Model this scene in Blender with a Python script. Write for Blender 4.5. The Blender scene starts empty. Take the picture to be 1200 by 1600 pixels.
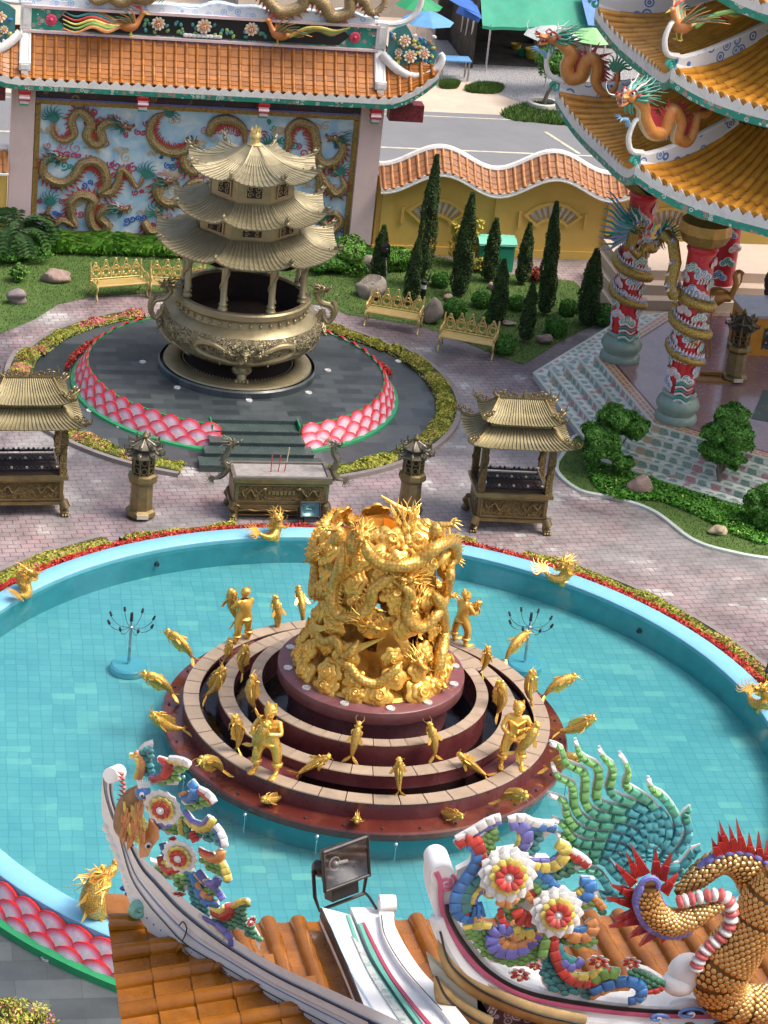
import bpy, math, random, os
import numpy as np
from math import sin, cos, pi, radians, sqrt, atan2
from mathutils import Vector, Matrix
random.seed(7); rng = np.random.default_rng(7)
scn = bpy.context.scene; COL = scn.collection
# ------------------------------------------------------------------ camera
FPX = 3952.0; PIT, ROL, YAW = radians(25.04), radians(6.27), radians(12.99)
CP = np.array([-9.8, -42.1, 25.0])
CF = np.array([sin(YAW)*cos(PIT), cos(YAW)*cos(PIT), -sin(PIT)])
_r0 = np.array([cos(YAW), -sin(YAW), 0.0]); _u0 = np.cross(_r0, CF)
CR = _r0*cos(ROL)+_u0*sin(ROL); CU = -_r0*sin(ROL)+_u0*cos(ROL)
cd = bpy.data.cameras.new('camera'); cam = bpy.data.objects.new('camera', cd); COL.objects.link(cam)
cd.sensor_fit = 'VERTICAL'; cd.sensor_height = 24.0; cd.lens = FPX/1600*24.0
cd.clip_start = 0.1; cd.clip_end = 1000
cam.matrix_world = Matrix(((CR[0], CU[0], -CF[0], CP[0]), (CR[1], CU[1], -CF[1], CP[1]), (CR[2], CU[2], -CF[2], CP[2]), (0, 0, 0, 1)))
scn.camera = cam
scn.render.resolution_x, scn.render.resolution_y = 768, 1024
# ------------------------------------------------------------------ light
SUN_EL, SUN_AZ = radians(60), radians(-14)       # azimuth from +x towards +y: sun stands behind, to the right
w = bpy.data.worlds.new('World'); scn.world = w; w.use_nodes = True
nt = w.node_tree; sky = nt.nodes.new('ShaderNodeTexSky'); sky.sky_type = 'NISHITA'; sky.sun_disc = False
sky.sun_elevation = SUN_EL; sky.sun_rotation = pi/2-SUN_AZ; sky.air_density = 1.0; sky.dust_density = 7.0; sky.ozone_density = 0.6
nt.links.new(sky.outputs[0], nt.nodes['Background'].inputs[0]); nt.nodes['Background'].inputs[1].default_value = 0.15
sd = bpy.data.lights.new('sun', 'SUN'); so = bpy.data.objects.new('sun', sd); COL.objects.link(so)
sd.energy = 1.45; sd.angle = radians(20); sd.color = (1.0, 0.96, 0.9)
so.rotation_euler = Vector((-cos(SUN_EL)*cos(SUN_AZ), -cos(SUN_EL)*sin(SUN_AZ), -sin(SUN_EL))).to_track_quat('-Z', 'Y').to_euler()
scn.view_settings.view_transform = 'Standard'; scn.view_settings.look = 'None'; scn.view_settings.gamma = 1.0
scn.view_settings.exposure = 0.68
# ------------------------------------------------------------------ picking real positions
def ray(px, py): return CF+((px-600)/FPX)*CR-((py-800)/FPX)*CU
def G(px, py, z=0.0): D = ray(px, py); return CP+D*(z-CP[2])/D[2]          # on the level z
def Y(px, py, y): D = ray(px, py); return CP+D*(y-CP[1])/D[1]              # on the upright plane y
def PR(p): d = np.array(p, float)-CP; e = d@CF; return np.array([600+FPX*(d@CR)/e, 800-FPX*(d@CU)/e])
# ------------------------------------------------------------------ mesh builder
def V3(*a): return np.array(a, float)
def nrm(v): v = np.asarray(v, float); return v/(np.linalg.norm(v)+1e-12)
def rotm(axis, a):
    return np.array(Matrix.Rotation(a, 3, Vector(axis)))
def catmull(pts, n):
    P = np.array(pts, float); P = np.vstack([2*P[0]-P[1], P, 2*P[-1]-P[-2]]); out = []
    m = len(P)-3
    for i in range(n+1):
        t = i/n*m; k = min(int(t), m-1); u = t-k; a, b, c, d = P[k:k+4]
        out.append(.5*((2*b)+(c-a)*u+(2*a-5*b+4*c-d)*u*u+(3*b-a-3*c+d)*u**3))
    return np.array(out)
class MB:
    def __init__(s): s.v = []; s.f = []; s.m = []; s.n = 0; s.mi = 0; s.T = None
    def add(s, V, F, mi=None):
        V = np.asarray(V, float)
        if s.T is not None: V = V@s.T[0].T+s.T[1]
        s.v.append(V); mi = s.mi if mi is None else mi
        k = s.n
        for f in F: s.f.append([i+k for i in f]); s.m.append(mi)
        s.n += len(V)
    def box(s, c, d, rz=0.0, R=None, mi=None):
        x, y, z = [q/2 for q in d]
        V = np.array([(a*x, b*y, e*z) for e in (-1, 1) for a, b in ((-1, -1), (1, -1), (1, 1), (-1, 1))])
        if R is None and rz: R = rotm((0, 0, 1), rz)
        if R is not None: V = V@np.asarray(R).T
        s.add(V+np.asarray(c, float), [(3, 2, 1, 0), (4, 5, 6, 7), (0, 1, 5, 4), (1, 2, 6, 5), (2, 3, 7, 6), (3, 0, 4, 7)], mi)
    def grid(s, P, cu=False, cv=False, mi=None, flip=False):
        P = np.asarray(P, float); a, b = P.shape[:2]; F = []
        for i in range(a if cu else a-1):
            for j in range(b if cv else b-1):
                q = (i*b+j, i*b+(j+1) % b, ((i+1) % a)*b+(j+1) % b, ((i+1) % a)*b+j)
                F.append(q[::-1] if flip else q)
        s.add(P.reshape(-1, 3), F, mi)
    def lathe(s, prof, c=(0, 0, 0), n=32, a0=0.0, a1=2*pi, mi=None, ang=0.0, wob=None):
        full = abs(a1-a0-2*pi) < 1e-6; m = n if full else n+1
        A = a0+ang+(a1-a0)*np.arange(m)/n
        P = np.array([[(c[0]+r*cos(t), c[1]+r*sin(t), c[2]+z) for r, z in prof] for t in A])
        s.grid(P, cu=full, mi=mi)
    def tube(s, pts, r, n=8, caps=True, flat=1.0, up=(0, 0, 1), mi=None, roll=0.0, closed=False):
        P = np.asarray(pts, float); m = len(P)
        r = np.broadcast_to(np.asarray(r, float), (m,)) if np.ndim(r) < 2 else np.asarray(r)
        T = np.gradient(P, axis=0) if m > 2 else np.repeat([P[1]-P[0]], 2, 0)
        if closed: T = np.roll(P, -1, 0)-np.roll(P, 1, 0)
        T /= np.linalg.norm(T, axis=1)[:, None]+1e-12
        u = np.asarray(up, float)
        if abs(nrm(u)@T[0]) > .95: u = V3(1, .1, 0)
        rings = []; N = nrm(u-(u@T[0])*T[0])
        fl = np.broadcast_to(np.asarray(flat, float), (m,))
        for i in range(m):
            N = nrm(N-(N@T[i])*T[i]); B = np.cross(T[i], N)
            A = roll+2*pi*np.arange(n)/n
            rings.append(P[i]+r[i]*(np.cos(A)[:, None]*N*fl[i]+np.sin(A)[:, None]*B))
        s.grid(np.array(rings), cu=closed, cv=True, mi=mi, flip=True)
        if caps and not closed:
            k = s.n-m*n; mm = s.mi if mi is None else mi
            s.f.append([k+i for i in range(n)]); s.m.append(mm)
            s.f.append([k+(m-1)*n+i for i in range(n)][::-1]); s.m.append(mm)
    def ell(s, c, r, R=None, nu=10, nv=6, mi=None):
        r = np.broadcast_to(np.asarray(r, float), (3,)); V = [(0, 0, -1)]
        for j in range(1, nv):
            p = -pi/2+pi*j/nv
            for i in range(nu): t = 2*pi*i/nu; V.append((cos(p)*cos(t), cos(p)*sin(t), sin(p)))
        V.append((0, 0, 1)); F = []
        for i in range(nu):
            F.append((0, 1+(i+1) % nu, 1+i)); F.append((len(V)-1, 1+(nv-2)*nu+i, 1+(nv-2)*nu+(i+1) % nu))
            for j in range(nv-2):
                a = 1+j*nu; F.append((a+i, a+(i+1) % nu, a+nu+(i+1) % nu, a+nu+i))
        V = np.array(V)*r
        if R is not None: V = V@np.asarray(R).T
        s.add(V+np.asarray(c, float), F, mi)
    def prism(s, out, e, mi=None, bev=0.0):
        """out: closed outline of 3D points in a plane, e: extrusion vector"""
        P = np.asarray(out, float); e = np.asarray(e, float); n = len(P)
        if bev:
            c = P.mean(0); Q = P+(c-P)/(np.linalg.norm(c-P, axis=1)[:, None]+1e-9)*bev
            V = np.vstack([P, P+e*.75, Q+e]); F = [list(range(n))[::-1], [2*n+i for i in range(n)]]
            for i in range(n):
                j = (i+1) % n; F += [(i, j, n+j, n+i), (n+i, n+j, 2*n+j, 2*n+i)]
        else:
            V = np.vstack([P, P+e]); F = [list(range(n))[::-1], [n+i for i in range(n)]]
            for i in range(n): j = (i+1) % n; F.append((i, j, n+j, n+i))
        s.add(V, F, mi)
    def cone(s, a, b, ra, rb=0.0, n=8, mi=None): s.tube([a, b], [ra, max(rb, 1e-4)], n=n, mi=mi)
def mesh_of(mb, name, mats, smooth=True, ang=42, off=None):
    me = bpy.data.meshes.new(name); V = np.vstack(mb.v) if mb.v else np.zeros((0, 3))
    if off is not None: V = V-np.asarray(off)
    me.from_pydata(V.tolist(), [], mb.f)
    for m in (mats if isinstance(mats, (list, tuple)) else [mats]): me.materials.append(m)
    me.polygons.foreach_set('material_index', mb.m)
    if smooth:
        me.polygons.foreach_set('use_smooth', [True]*len(me.polygons))
        try: me.set_sharp_from_angle(angle=radians(ang))
        except Exception: pass
    me.update(); return me
def tag(o, label=None, cat=None, group=None, kind=None):
    for k, v in (('label', label), ('category', cat), ('group', group), ('kind', kind)):
        if v: o[k] = v
    return o
def link(name, me, parent=None):
    o = bpy.data.objects.new(name, me); COL.objects.link(o)
    if parent is not None: o.parent = parent
    return o
def thing(name, label, cat, loc=(0, 0, 0), rz=0.0, group=None):
    o = bpy.data.objects.new(name, None); COL.objects.link(o); o.location = tuple(float(q) for q in loc); o.rotation_euler = (0, 0, rz)
    o.empty_display_size = .2; return tag(o, label, cat, group)
def part(name, mb, mats, parent, world=True, label=None, smooth=True, ang=42, kind=None):
    """world: the builder's vertices are in world coordinates, parents unrotated"""
    off = None
    if world and parent is not None:
        off = np.zeros(3); q = parent
        while q is not None: off += np.array(q.location); q = q.parent
    o = link(name, mesh_of(mb, name, mats, smooth, ang, off), parent)
    return tag(o, label, None, None, kind)
def solo(name, mb, mats, label, cat, group=None, smooth=True, ang=42, kind=None, off=None):
    o = link(name, mesh_of(mb, name, mats, smooth, ang, off))
    if off is not None: o.location = tuple(float(q) for q in off)
    return tag(o, label, cat, group, kind)
def struct(name, mb, mats, smooth=False):
    return tag(link(name, mesh_of(mb, name, mats, smooth)), None, None, None, 'structure')
def kids_of(o): return [c for c in bpy.data.objects if c.parent == o]
def copy_tree(o, parent=None):
    c = o.copy(); COL.objects.link(c); c.parent = parent
    for ch in list(o.children): copy_tree(ch, c)
    return c
# ------------------------------------------------------------------ materials
_m = {}
def nodes(name):
    m = bpy.data.materials.new(name); m.use_nodes = True; nt = m.node_tree
    return m, nt, nt.nodes['Principled BSDF']
def N(nt, t, **k):
    n = nt.nodes.new(t)
    for a, b in k.items():
        if a.startswith('i_'): n.inputs[a[2:].replace('_', ' ')].default_value = b
        else: setattr(n, a, b)
    return n
def mixc(nt, fac, a, b, typ='MIX'):
    n = nt.nodes.new('ShaderNodeMix'); n.data_type = 'RGBA'; n.blend_type = typ
    for s, v in ((0, fac), (6, a), (7, b)):
        if hasattr(v, 'is_linked'): nt.links.new(v, n.inputs[s])
        elif s == 0: n.inputs[0].default_value = v
        else: n.inputs[s].default_value = (*v[:3], 1)
    return n.outputs[2]
def mmath(nt, op, a, b=0.5, clamp=False):
    n = nt.nodes.new('ShaderNodeMath'); n.operation = op; n.use_clamp = clamp
    for s, v in ((0, a), (1, b)):
        if hasattr(v, 'is_linked'): nt.links.new(v, n.inputs[s])
        else: n.inputs[s].default_value = v
    return n.outputs[0]
def ramp(nt, src, stops, interp='LINEAR'):
    r = nt.nodes.new('ShaderNodeValToRGB'); r.color_ramp.interpolation = interp; nt.links.new(src, r.inputs[0])
    el = r.color_ramp.elements
    while len(el) < len(stops): el.new(.5)
    for e, (p, c) in zip(el, stops): e.position = p; e.color = (*c, 1) if len(c) == 3 else c
    return r.outputs[0]
def texco(nt, kind='Object', scale=(1, 1, 1), rot=(0, 0, 0), loc=(0, 0, 0)):
    tc = nt.nodes.new('ShaderNodeTexCoord'); mp = nt.nodes.new('ShaderNodeMapping')
    mp.inputs['Scale'].default_value = scale; mp.inputs['Rotation'].default_value = rot; mp.inputs['Location'].default_value = loc
    nt.links.new(tc.outputs[kind], mp.inputs[0]); return mp.outputs[0]
def noise(nt, co, scale, detail=4, rough=.6, dist=0.0):
    n = nt.nodes.new('ShaderNodeTexNoise'); n.inputs['Scale'].default_value = scale; n.inputs['Detail'].default_value = detail
    n.inputs['Roughness'].default_value = rough; n.inputs['Distortion'].default_value = dist
    nt.links.new(co, n.inputs['Vector']); return n.outputs['Fac']
def voro(nt, co, scale, feat='F1', out='Distance', rnd=1.0):
    n = nt.nodes.new('ShaderNodeTexVoronoi'); n.feature = feat; n.inputs['Scale'].default_value = scale; n.inputs['Randomness'].default_value = rnd
    nt.links.new(co, n.inputs['Vector']); return n.outputs[out]
def bump(nt, p, h, strength=.3, dist=.02):
    b = nt.nodes.new('ShaderNodeBump'); b.inputs['Strength'].default_value = strength; b.inputs['Distance'].default_value = dist
    nt.links.new(h, b.inputs['Height']); nt.links.new(b.outputs[0], p.inputs['Normal']); return b
def mat(name, col, rough=.5, metal=0.0, var=.15, vs=3.0, bm=.0, bs=20.0, dirt=None, dirt_amt=.5, ds=1.5, coat=0.0, isl=0.0, spec=.5, bd=.01):
    """paint, stone or metal with uneven tone; dirt = a second colour in streaky patches; isl = tone change from piece to piece"""
    if name in _m: return _m[name]
    m, nt, p = nodes(name); co = texco(nt); L = nt.links
    c0 = tuple(max(0, q*(1-var)) for q in col); c1 = tuple(min(1, q*(1+var)) for q in col)
    n1 = noise(nt, co, vs, 5, .65)
    c = ramp(nt, n1, [(.3, c0), (.7, c1)])
    if dirt is not None:
        n2 = noise(nt, co, ds, 6, .7, .6); f = ramp(nt, n2, [(.48, (0, 0, 0)), (.72, (dirt_amt,)*3)])
        c = mixc(nt, f, c, dirt)
    if isl:
        g = nt.nodes.new('ShaderNodeNewGeometry'); f = mmath(nt, 'MULTIPLY_ADD', g.outputs['Random Per Island'], isl*2)
        nt.nodes[-1].inputs[2].default_value = 1-isl
        hs = nt.nodes.new('ShaderNodeHueSaturation'); L.new(f, hs.inputs['Value']); L.new(c, hs.inputs['Color']); c = hs.outputs[0]
    L.new(c, p.inputs['Base Color']); p.inputs['Metallic'].default_value = metal
    rr = ramp(nt, noise(nt, co, vs*2.3, 3), [(.3, (max(.02, rough-.09),)*3), (.7, (min(1, rough+.09),)*3)]); L.new(rr, p.inputs['Roughness'])
    p.inputs['Coat Weight'].default_value = coat; p.inputs['Specular IOR Level'].default_value = spec
    if bm: bump(nt, p, noise(nt, co, bs, 5, .7), bm, bd)
    _m[name] = m; return m
# ================================================================== materials of the place
def leafmat(name, a, b, c=None, rough=.55, hue=.0, trans=.25):
    m, nt, p = nodes(name); g = nt.nodes.new('ShaderNodeNewGeometry'); co = texco(nt)
    n = noise(nt, co, 2.2, 3); f = mmath(nt, 'MULTIPLY_ADD', n, .6); nt.nodes[-1].inputs[2].default_value = -.05
    s = mmath(nt, 'MULTIPLY', g.outputs['Random Per Island'], .5); t = mmath(nt, 'ADD', f, s, True)
    st = [(.1, a), (.62, b)]
    if c: st.append((.9, c))
    nt.links.new(ramp(nt, t, st), p.inputs['Base Color']); p.inputs['Roughness'].default_value = rough
    p.inputs['Specular IOR Level'].default_value = .35
    _m[name] = m; return m
def pavermat():
    m, nt, p = nodes('paver bricks'); L = nt.links; co = texco(nt, 'Object', (1, 1, 1), (0, 0, radians(-6)))
    b = nt.nodes.new('ShaderNodeTexBrick'); b.offset = .5; L.new(co, b.inputs['Vector'])
    b.inputs['Scale'].default_value = 1.0; b.inputs['Brick Width'].default_value = .3; b.inputs['Row Height'].default_value = .2
    b.inputs['Mortar Size'].default_value = .012; b.inputs['Mortar Smooth'].default_value = .3; b.inputs['Bias'].default_value = -.1
    b.inputs['Color1'].default_value = (.35, .25, .258, 1); b.inputs['Color2'].default_value = (.29, .233, .237, 1); b.inputs['Mortar'].default_value = (.12, .10, .10, 1)
    big = noise(nt, co, .22, 4, .6, .5); mid = noise(nt, co, 1.1, 5, .7)
    c = mixc(nt, ramp(nt, big, [(.42, (0, 0, 0)), (.58, (.85,)*3)]), b.outputs['Color'], (.265, .258, .258))
    # pale, rubbed-off bricks in patches
    cell = nt.nodes.new('ShaderNodeTexBrick'); cell.offset = .5; L.new(co, cell.inputs['Vector'])
    cell.inputs['Scale'].default_value = 1.0; cell.inputs['Brick Width'].default_value = .3; cell.inputs['Row Height'].default_value = .2
    cell.inputs['Mortar Size'].default_value = .012; cell.inputs['Bias'].default_value = 0
    cell.inputs['Color1'].default_value = (0, 0, 0, 1); cell.inputs['Color2'].default_value = (1, 1, 1, 1); cell.inputs['Mortar'].default_value = (0, 0, 0, 1)
    patch = ramp(nt, noise(nt, co, .55, 5, .7, .3), [(.55, (0, 0, 0)), (.63, (1, 1, 1))])
    bare = ramp(nt, cell.outputs['Color'], [(.3, (.1,)*3), (.75, (1,)*3)])
    f = mixc(nt, 1.0, patch, bare, 'MULTIPLY')
    c = mixc(nt, f, c, (.50, .49, .47))
    mort = ramp(nt, b.outputs['Fac'], [(.2, (0, 0, 0)), (.9, (1,)*3)])
    c = mixc(nt, mixc(nt, .5, (0, 0, 0), mort), c, (.11, .10, .10))
    stain = ramp(nt, mid, [(.32, (.62,)*3), (.6, (1.1,)*3)]); c = mixc(nt, 1.0, c, stain, 'MULTIPLY')
    wet = ramp(nt, noise(nt, co, .16, 4, .6, 1.), [(.47, (1,)*3), (.60, (.52, .53, .57))]); c = mixc(nt, 1.0, c, wet, 'MULTIPLY')
    L.new(c, p.inputs['Base Color'])
    L.new(ramp(nt, noise(nt, co, .5, 4), [(.4, (.34,)*3), (.65, (.65,)*3)]), p.inputs['Roughness'])
    h = mmath(nt, 'MULTIPLY', b.outputs['Fac'], -1.0)
    bump(nt, p, h, .5, .006); return m
def slatemat(name='slate', sc=.6, wet=.28):
    m, nt, p = nodes(name); L = nt.links; co = texco(nt, 'Object')
    b = nt.nodes.new('ShaderNodeTexBrick'); b.offset = .5; L.new(co, b.inputs['Vector']); b.inputs['Scale'].default_value = 1
    b.inputs['Brick Width'].default_value = sc; b.inputs['Row Height'].default_value = sc*.5; b.inputs['Mortar Size'].default_value = .004
    b.inputs['Color1'].default_value = (.03, .042, .046, 1); b.inputs['Color2'].default_value = (.08, .095, .10, 1); b.inputs['Mortar'].default_value = (.03, .035, .035, 1)
    n = ramp(nt, noise(nt, co, 1.3, 6, .7, .4), [(.3, (.8,)*3), (.7, (1.18,)*3)])
    L.new(mixc(nt, 1.0, b.outputs['Color'], n, 'MULTIPLY'), p.inputs['Base Color'])
    L.new(ramp(nt, noise(nt, co, .8, 4), [(.4, (wet,)*3), (.65, (wet+.25,)*3)]), p.inputs['Roughness']); return m
def pooltile():
    m, nt, p = nodes('turquoise pool tile'); L = nt.links; co = texco(nt, 'Object', (1, 1, 1), (0, 0, radians(2))); nv = nt.nodes.new('ShaderNodeTexNoise'); nv.inputs['Scale'].default_value = 2.6; L.new(co, nv.inputs['Vector']); vm = nt.nodes.new('ShaderNodeVectorMath'); vm.operation = 'MULTIPLY_ADD'; L.new(nv.outputs['Color'], vm.inputs[0]); vm.inputs[1].default_value = (.09, .09, 0); L.new(co, vm.inputs[2]); co = vm.outputs[0]
    def br(w, h, a, b_, mo, ms=.012, bias=0.):
        b = nt.nodes.new('ShaderNodeTexBrick'); b.offset = 0.0; L.new(co, b.inputs['Vector']); b.inputs['Scale'].default_value = 1
        b.inputs['Brick Width'].default_value = w; b.inputs['Row Height'].default_value = h; b.inputs['Mortar Size'].default_value = ms; b.inputs['Bias'].default_value = bias
        b.inputs['Color1'].default_value = (*a, 1); b.inputs['Color2'].default_value = (*b_, 1); b.inputs['Mortar'].default_value = (*mo, 1); return b
    g = br(.23, .23, (.23, .49, .53), (.28, .55, .585), (.19, .43, .475))
    k = br(.46, .23, (0, 0, 0), (1, 1, 1), (0, 0, 0), 0.0, -.2)
    pale = mixc(nt, 1.0, ramp(nt, k.outputs['Color'], [(.5, (0, 0, 0)), (.85, (.9,)*3)]), ramp(nt, noise(nt, co, .6, 3), [(.42, (0, 0, 0)), (.56, (1,)*3)]), 'MULTIPLY')
    c = mixc(nt, pale, g.outputs['Color'], (.42, .70, .62))
    big = ramp(nt, noise(nt, co, .35, 5, .6, .5), [(.3, (.8, .9, .95)), (.7, (1.15, 1.08, 1.05))]); c = mixc(nt, 1.0, c, big, 'MULTIPLY')
    L.new(c, p.inputs['Base Color']); p.inputs['Roughness'].default_value = .5; return m
def watermat(name, tint, bs=5.0, bst=.25, dens=1.0, lo=.03):
    m, nt, p = nodes(name); L = nt.links; nt.nodes.remove(p); co = texco(nt)
    tr = nt.nodes.new('ShaderNodeBsdfTransparent'); tr.inputs[0].default_value = (*tint, 1)
    gl = nt.nodes.new('ShaderNodeBsdfGlossy'); gl.inputs['Roughness'].default_value = .06; gl.inputs[0].default_value = (.95, .97, 1, 1)
    fr = nt.nodes.new('ShaderNodeFresnel'); fr.inputs[0].default_value = 1.33
    b = nt.nodes.new('ShaderNodeBump'); b.inputs['Strength'].default_value = bst; b.inputs['Distance'].default_value = .03
    L.new(noise(nt, co, bs, 6, .6, .8), b.inputs['Height']); L.new(b.outputs[0], gl.inputs['Normal']); L.new(b.outputs[0], fr.inputs['Normal'])
    mx = nt.nodes.new('ShaderNodeMixShader'); L.new(fr.outputs[0], mx.inputs[0]); L.new(tr.outputs[0], mx.inputs[1]); L.new(gl.outputs[0], mx.inputs[2])
    L.new(mx.outputs[0], nt.nodes['Material Output'].inputs[0]); return m
def scalemat(name, col, rough=.35, metal=.85, sc=14, dark=.35, bst=.6):
    """metal or paint modelled with overlapping rounded scales"""
    m, nt, p = nodes(name); L = nt.links; co = texco(nt); d = voro(nt, co, sc, rnd=.55)
    L.new(ramp(nt, d, [(.15, col), (.75, tuple(q*dark for q in col))]), p.inputs['Base Color'])
    p.inputs['Roughness'].default_value = rough; p.inputs['Metallic'].default_value = metal
    bump(nt, p, mmath(nt, 'MULTIPLY', d, -1.0), bst, .02); return m
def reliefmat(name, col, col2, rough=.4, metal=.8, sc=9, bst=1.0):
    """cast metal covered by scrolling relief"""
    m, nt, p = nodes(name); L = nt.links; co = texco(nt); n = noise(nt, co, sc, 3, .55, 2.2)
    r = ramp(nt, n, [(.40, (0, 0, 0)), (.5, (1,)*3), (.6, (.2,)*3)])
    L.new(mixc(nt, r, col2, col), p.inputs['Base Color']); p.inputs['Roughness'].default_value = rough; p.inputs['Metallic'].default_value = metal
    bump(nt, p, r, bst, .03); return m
def tilemat(name, col, dark, sc=3.0, rough=.3, isl=.18):
    m, nt, p = nodes(name); L = nt.links; co = texco(nt); g = nt.nodes.new('ShaderNodeNewGeometry')
    c = ramp(nt, noise(nt, co, sc, 6, .7), [(.3, dark), (.62, col)])
    st = ramp(nt, noise(nt, texco(nt, 'Object', (1, 1, 1)), 14, 4, .8), [(.6, (1,)*3), (.75, (.6, .55, .5))]); c = mixc(nt, 1.0, c, st, 'MULTIPLY')
    v = mmath(nt, 'MULTIPLY_ADD', g.outputs['Random Per Island'], isl*2); nt.nodes[-1].inputs[2].default_value = 1-isl
    hs = nt.nodes.new('ShaderNodeHueSaturation'); L.new(v, hs.inputs['Value']); L.new(c, hs.inputs['Color'])
    L.new(hs.outputs[0], p.inputs['Base Color']); p.inputs['Roughness'].default_value = rough; p.inputs['Coat Weight'].default_value = .12; p.inputs['Coat Roughness'].default_value = .15; p.inputs['Specular IOR Level'].default_value = .35
    bump(nt, p, noise(nt, co, 8, 3), .12, .01); return m
def scrollmat(name, base, cols, sc=5.0, kind='Object', rough=.45, rot=(0, 0, 0)):
    """painted scroll ornament: coloured cells with pale outlines and curling lines"""
    m, nt, p = nodes(name); L = nt.links; co = texco(nt, kind, (1, 1, 1), rot)
    vn = nt.nodes.new('ShaderNodeTexVoronoi'); vn.inputs['Scale'].default_value = sc; L.new(co, vn.inputs['Vector'])
    sep = nt.nodes.new('ShaderNodeSeparateColor'); L.new(vn.outputs['Color'], sep.inputs[0])
    n = len(cols); c = ramp(nt, sep.outputs[0], [(i/n, q) for i, q in enumerate(cols)], 'CONSTANT')
    rings = mmath(nt, 'FRACT', mmath(nt, 'MULTIPLY', vn.outputs['Distance'], 4.5), 0)
    f = ramp(nt, rings, [(.0, (0,)*3), (.25, (0,)*3), (.35, (1,)*3), (.8, (1,)*3), (.9, (0,)*3)])
    edge = ramp(nt, vn.outputs['Distance'], [(.42, (1,)*3), (.5, (0,)*3)])
    L.new(mixc(nt, mixc(nt, 1.0, f, edge, 'MULTIPLY'), base, c), p.inputs['Base Color']); p.inputs['Roughness'].default_value = rough; return m
def floralmat():
    """glazed stair tiles: rows of lotus-like blobs in pink, green and cream"""
    m, nt, p = nodes('floral stair tile'); L = nt.links; co = texco(nt)
    vn = nt.nodes.new('ShaderNodeTexVoronoi'); vn.inputs['Scale'].default_value = 3.1; vn.inputs['Randomness'].default_value = .35; L.new(co, vn.inputs['Vector'])
    sep = nt.nodes.new('ShaderNodeSeparateColor'); L.new(vn.outputs['Color'], sep.inputs[0])
    c = ramp(nt, sep.outputs[0], [(0, (.13, .27, .22)), (.35, (.48, .16, .18)), (.62, (.17, .33, .27)), (.82, (.52, .36, .18))], 'CONSTANT')
    n = noise(nt, co, 26, 3); c = mixc(nt, ramp(nt, n, [(.4, (0, 0, 0)), (.62, (.55,)*3)]), c, (.55, .55, .47))
    f = ramp(nt, vn.outputs['Distance'], [(.40, (0,)*3), (.47, (1,)*3)]); L.new(mixc(nt, f, c, (.66, .69, .63)), p.inputs['Base Color'])
    p.inputs['Roughness'].default_value = .35; return m
def frettile():
    m, nt, p = nodes('fret border tile'); L = nt.links; co = texco(nt)
    b = nt.nodes.new('ShaderNodeTexBrick'); b.offset = .5; L.new(co, b.inputs['Vector']); b.inputs['Scale'].default_value = 1; b.inputs['Brick Width'].default_value = .26; b.inputs['Row Height'].default_value = .13; b.inputs['Mortar Size'].default_value = .03
    b.inputs['Color1'].default_value = (.42, .19, .12, 1); b.inputs['Color2'].default_value = (.40, .17, .11, 1); b.inputs['Mortar'].default_value = (.62, .42, .26, 1)
    L.new(b.outputs['Color'], p.inputs['Base Color']); p.inputs['Roughness'].default_value = .3; return m
GOLD = mat('bright gold paint', (.85, .51, .11), .32, .66, .10, 2.5, .12, 9, dirt=(.50, .28, .06), dirt_amt=.45, ds=2.5)
GOLDS = scalemat('gold carp scales', (.80, .49, .11), .34, .55, 26, .5, .5)
GOLDD = scalemat('gold dragon scales', (.85, .51, .115), .32, .55, 15, .5, .6)
BRONZE = mat('pale weathered bronze', (.35, .295, .17), .42, .6, .14, 2.5, .2, 12, dirt=(.17, .15, .10), dirt_amt=.5)
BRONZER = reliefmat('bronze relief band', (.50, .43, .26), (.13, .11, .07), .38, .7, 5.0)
BRONZET = mat('bronze roof sheet', (.275, .24, .145), .45, .45, .14, 3, .15, 8, dirt=(.28, .25, .17), dirt_amt=.4, isl=.08)
BRASS = mat('old brass', (.23, .17, .075), .42, .7, .25, 3, .3, 14, dirt=(.07, .065, .05), dirt_amt=.7)
BRASSR = reliefmat('brass relief', (.27, .20, .085), (.085, .06, .03), .42, .7, 11)
BRASSY = mat('yellow brass roof', (.23, .195, .10), .42, .55, .2, 3, .2, 10, dirt=(.20, .19, .15), dirt_amt=.7, isl=.1)
SOOTGAP = mat('soot and gap shade', (.035, .018, .014), .8, 0, .3, 2)
BENCH = mat('champagne gold bench paint', (.66, .50, .20), .4, .55, .1, 4)
WHITE = mat('white painted plaster', (.74, .74, .72), .5, 0, .05, 3, .1, 14, dirt=(.42, .42, .40), dirt_amt=.55, ds=3)
PINKW = mat('pink wall paint', (.76, .58, .56), .7, 0, .03, 1.2, .05, 20, dirt=(.5, .40, .38), dirt_amt=.3)
OCHRE = mat('ochre wall paint', (.74, .50, .12), .75, 0, .06, .8, .05, 20, dirt=(.60, .39, .10), dirt_amt=.5, ds=.8)
RED = mat('red lacquer', (.55, .02, .03), .35, 0, .1, 3, coat=.2)
REDM = mat('maroon stone', (.105, .022, .024), .32, 0, .14, 2.0, .05, 12, dirt=(.20, .075, .065), dirt_amt=.5, isl=0)
BEIGE = mat('beige granite coping', (.47, .38, .29), .5, 0, .1, 4, .1, 60, dirt=(.30, .23, .17), dirt_amt=.6, ds=3)
BLUEC = mat('light blue coping paint', (.20, .48, .68), .5, 0, .05, 2, dirt=(.26, .50, .62), dirt_amt=.5)
TURQ = mat('turquoise wall paint', (.06, .42, .50), .5, 0, .08, 2)
GREENP = mat('green paint', (.02, .26, .10), .45, 0, .12, 3)
TEAL = mat('teal glaze', (.05, .38, .30), .35, 0, .12, 5)
TEALL = mat('pale jade stone', (.22, .31, .26), .35, 0, .08, 3, coat=.2)
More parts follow.
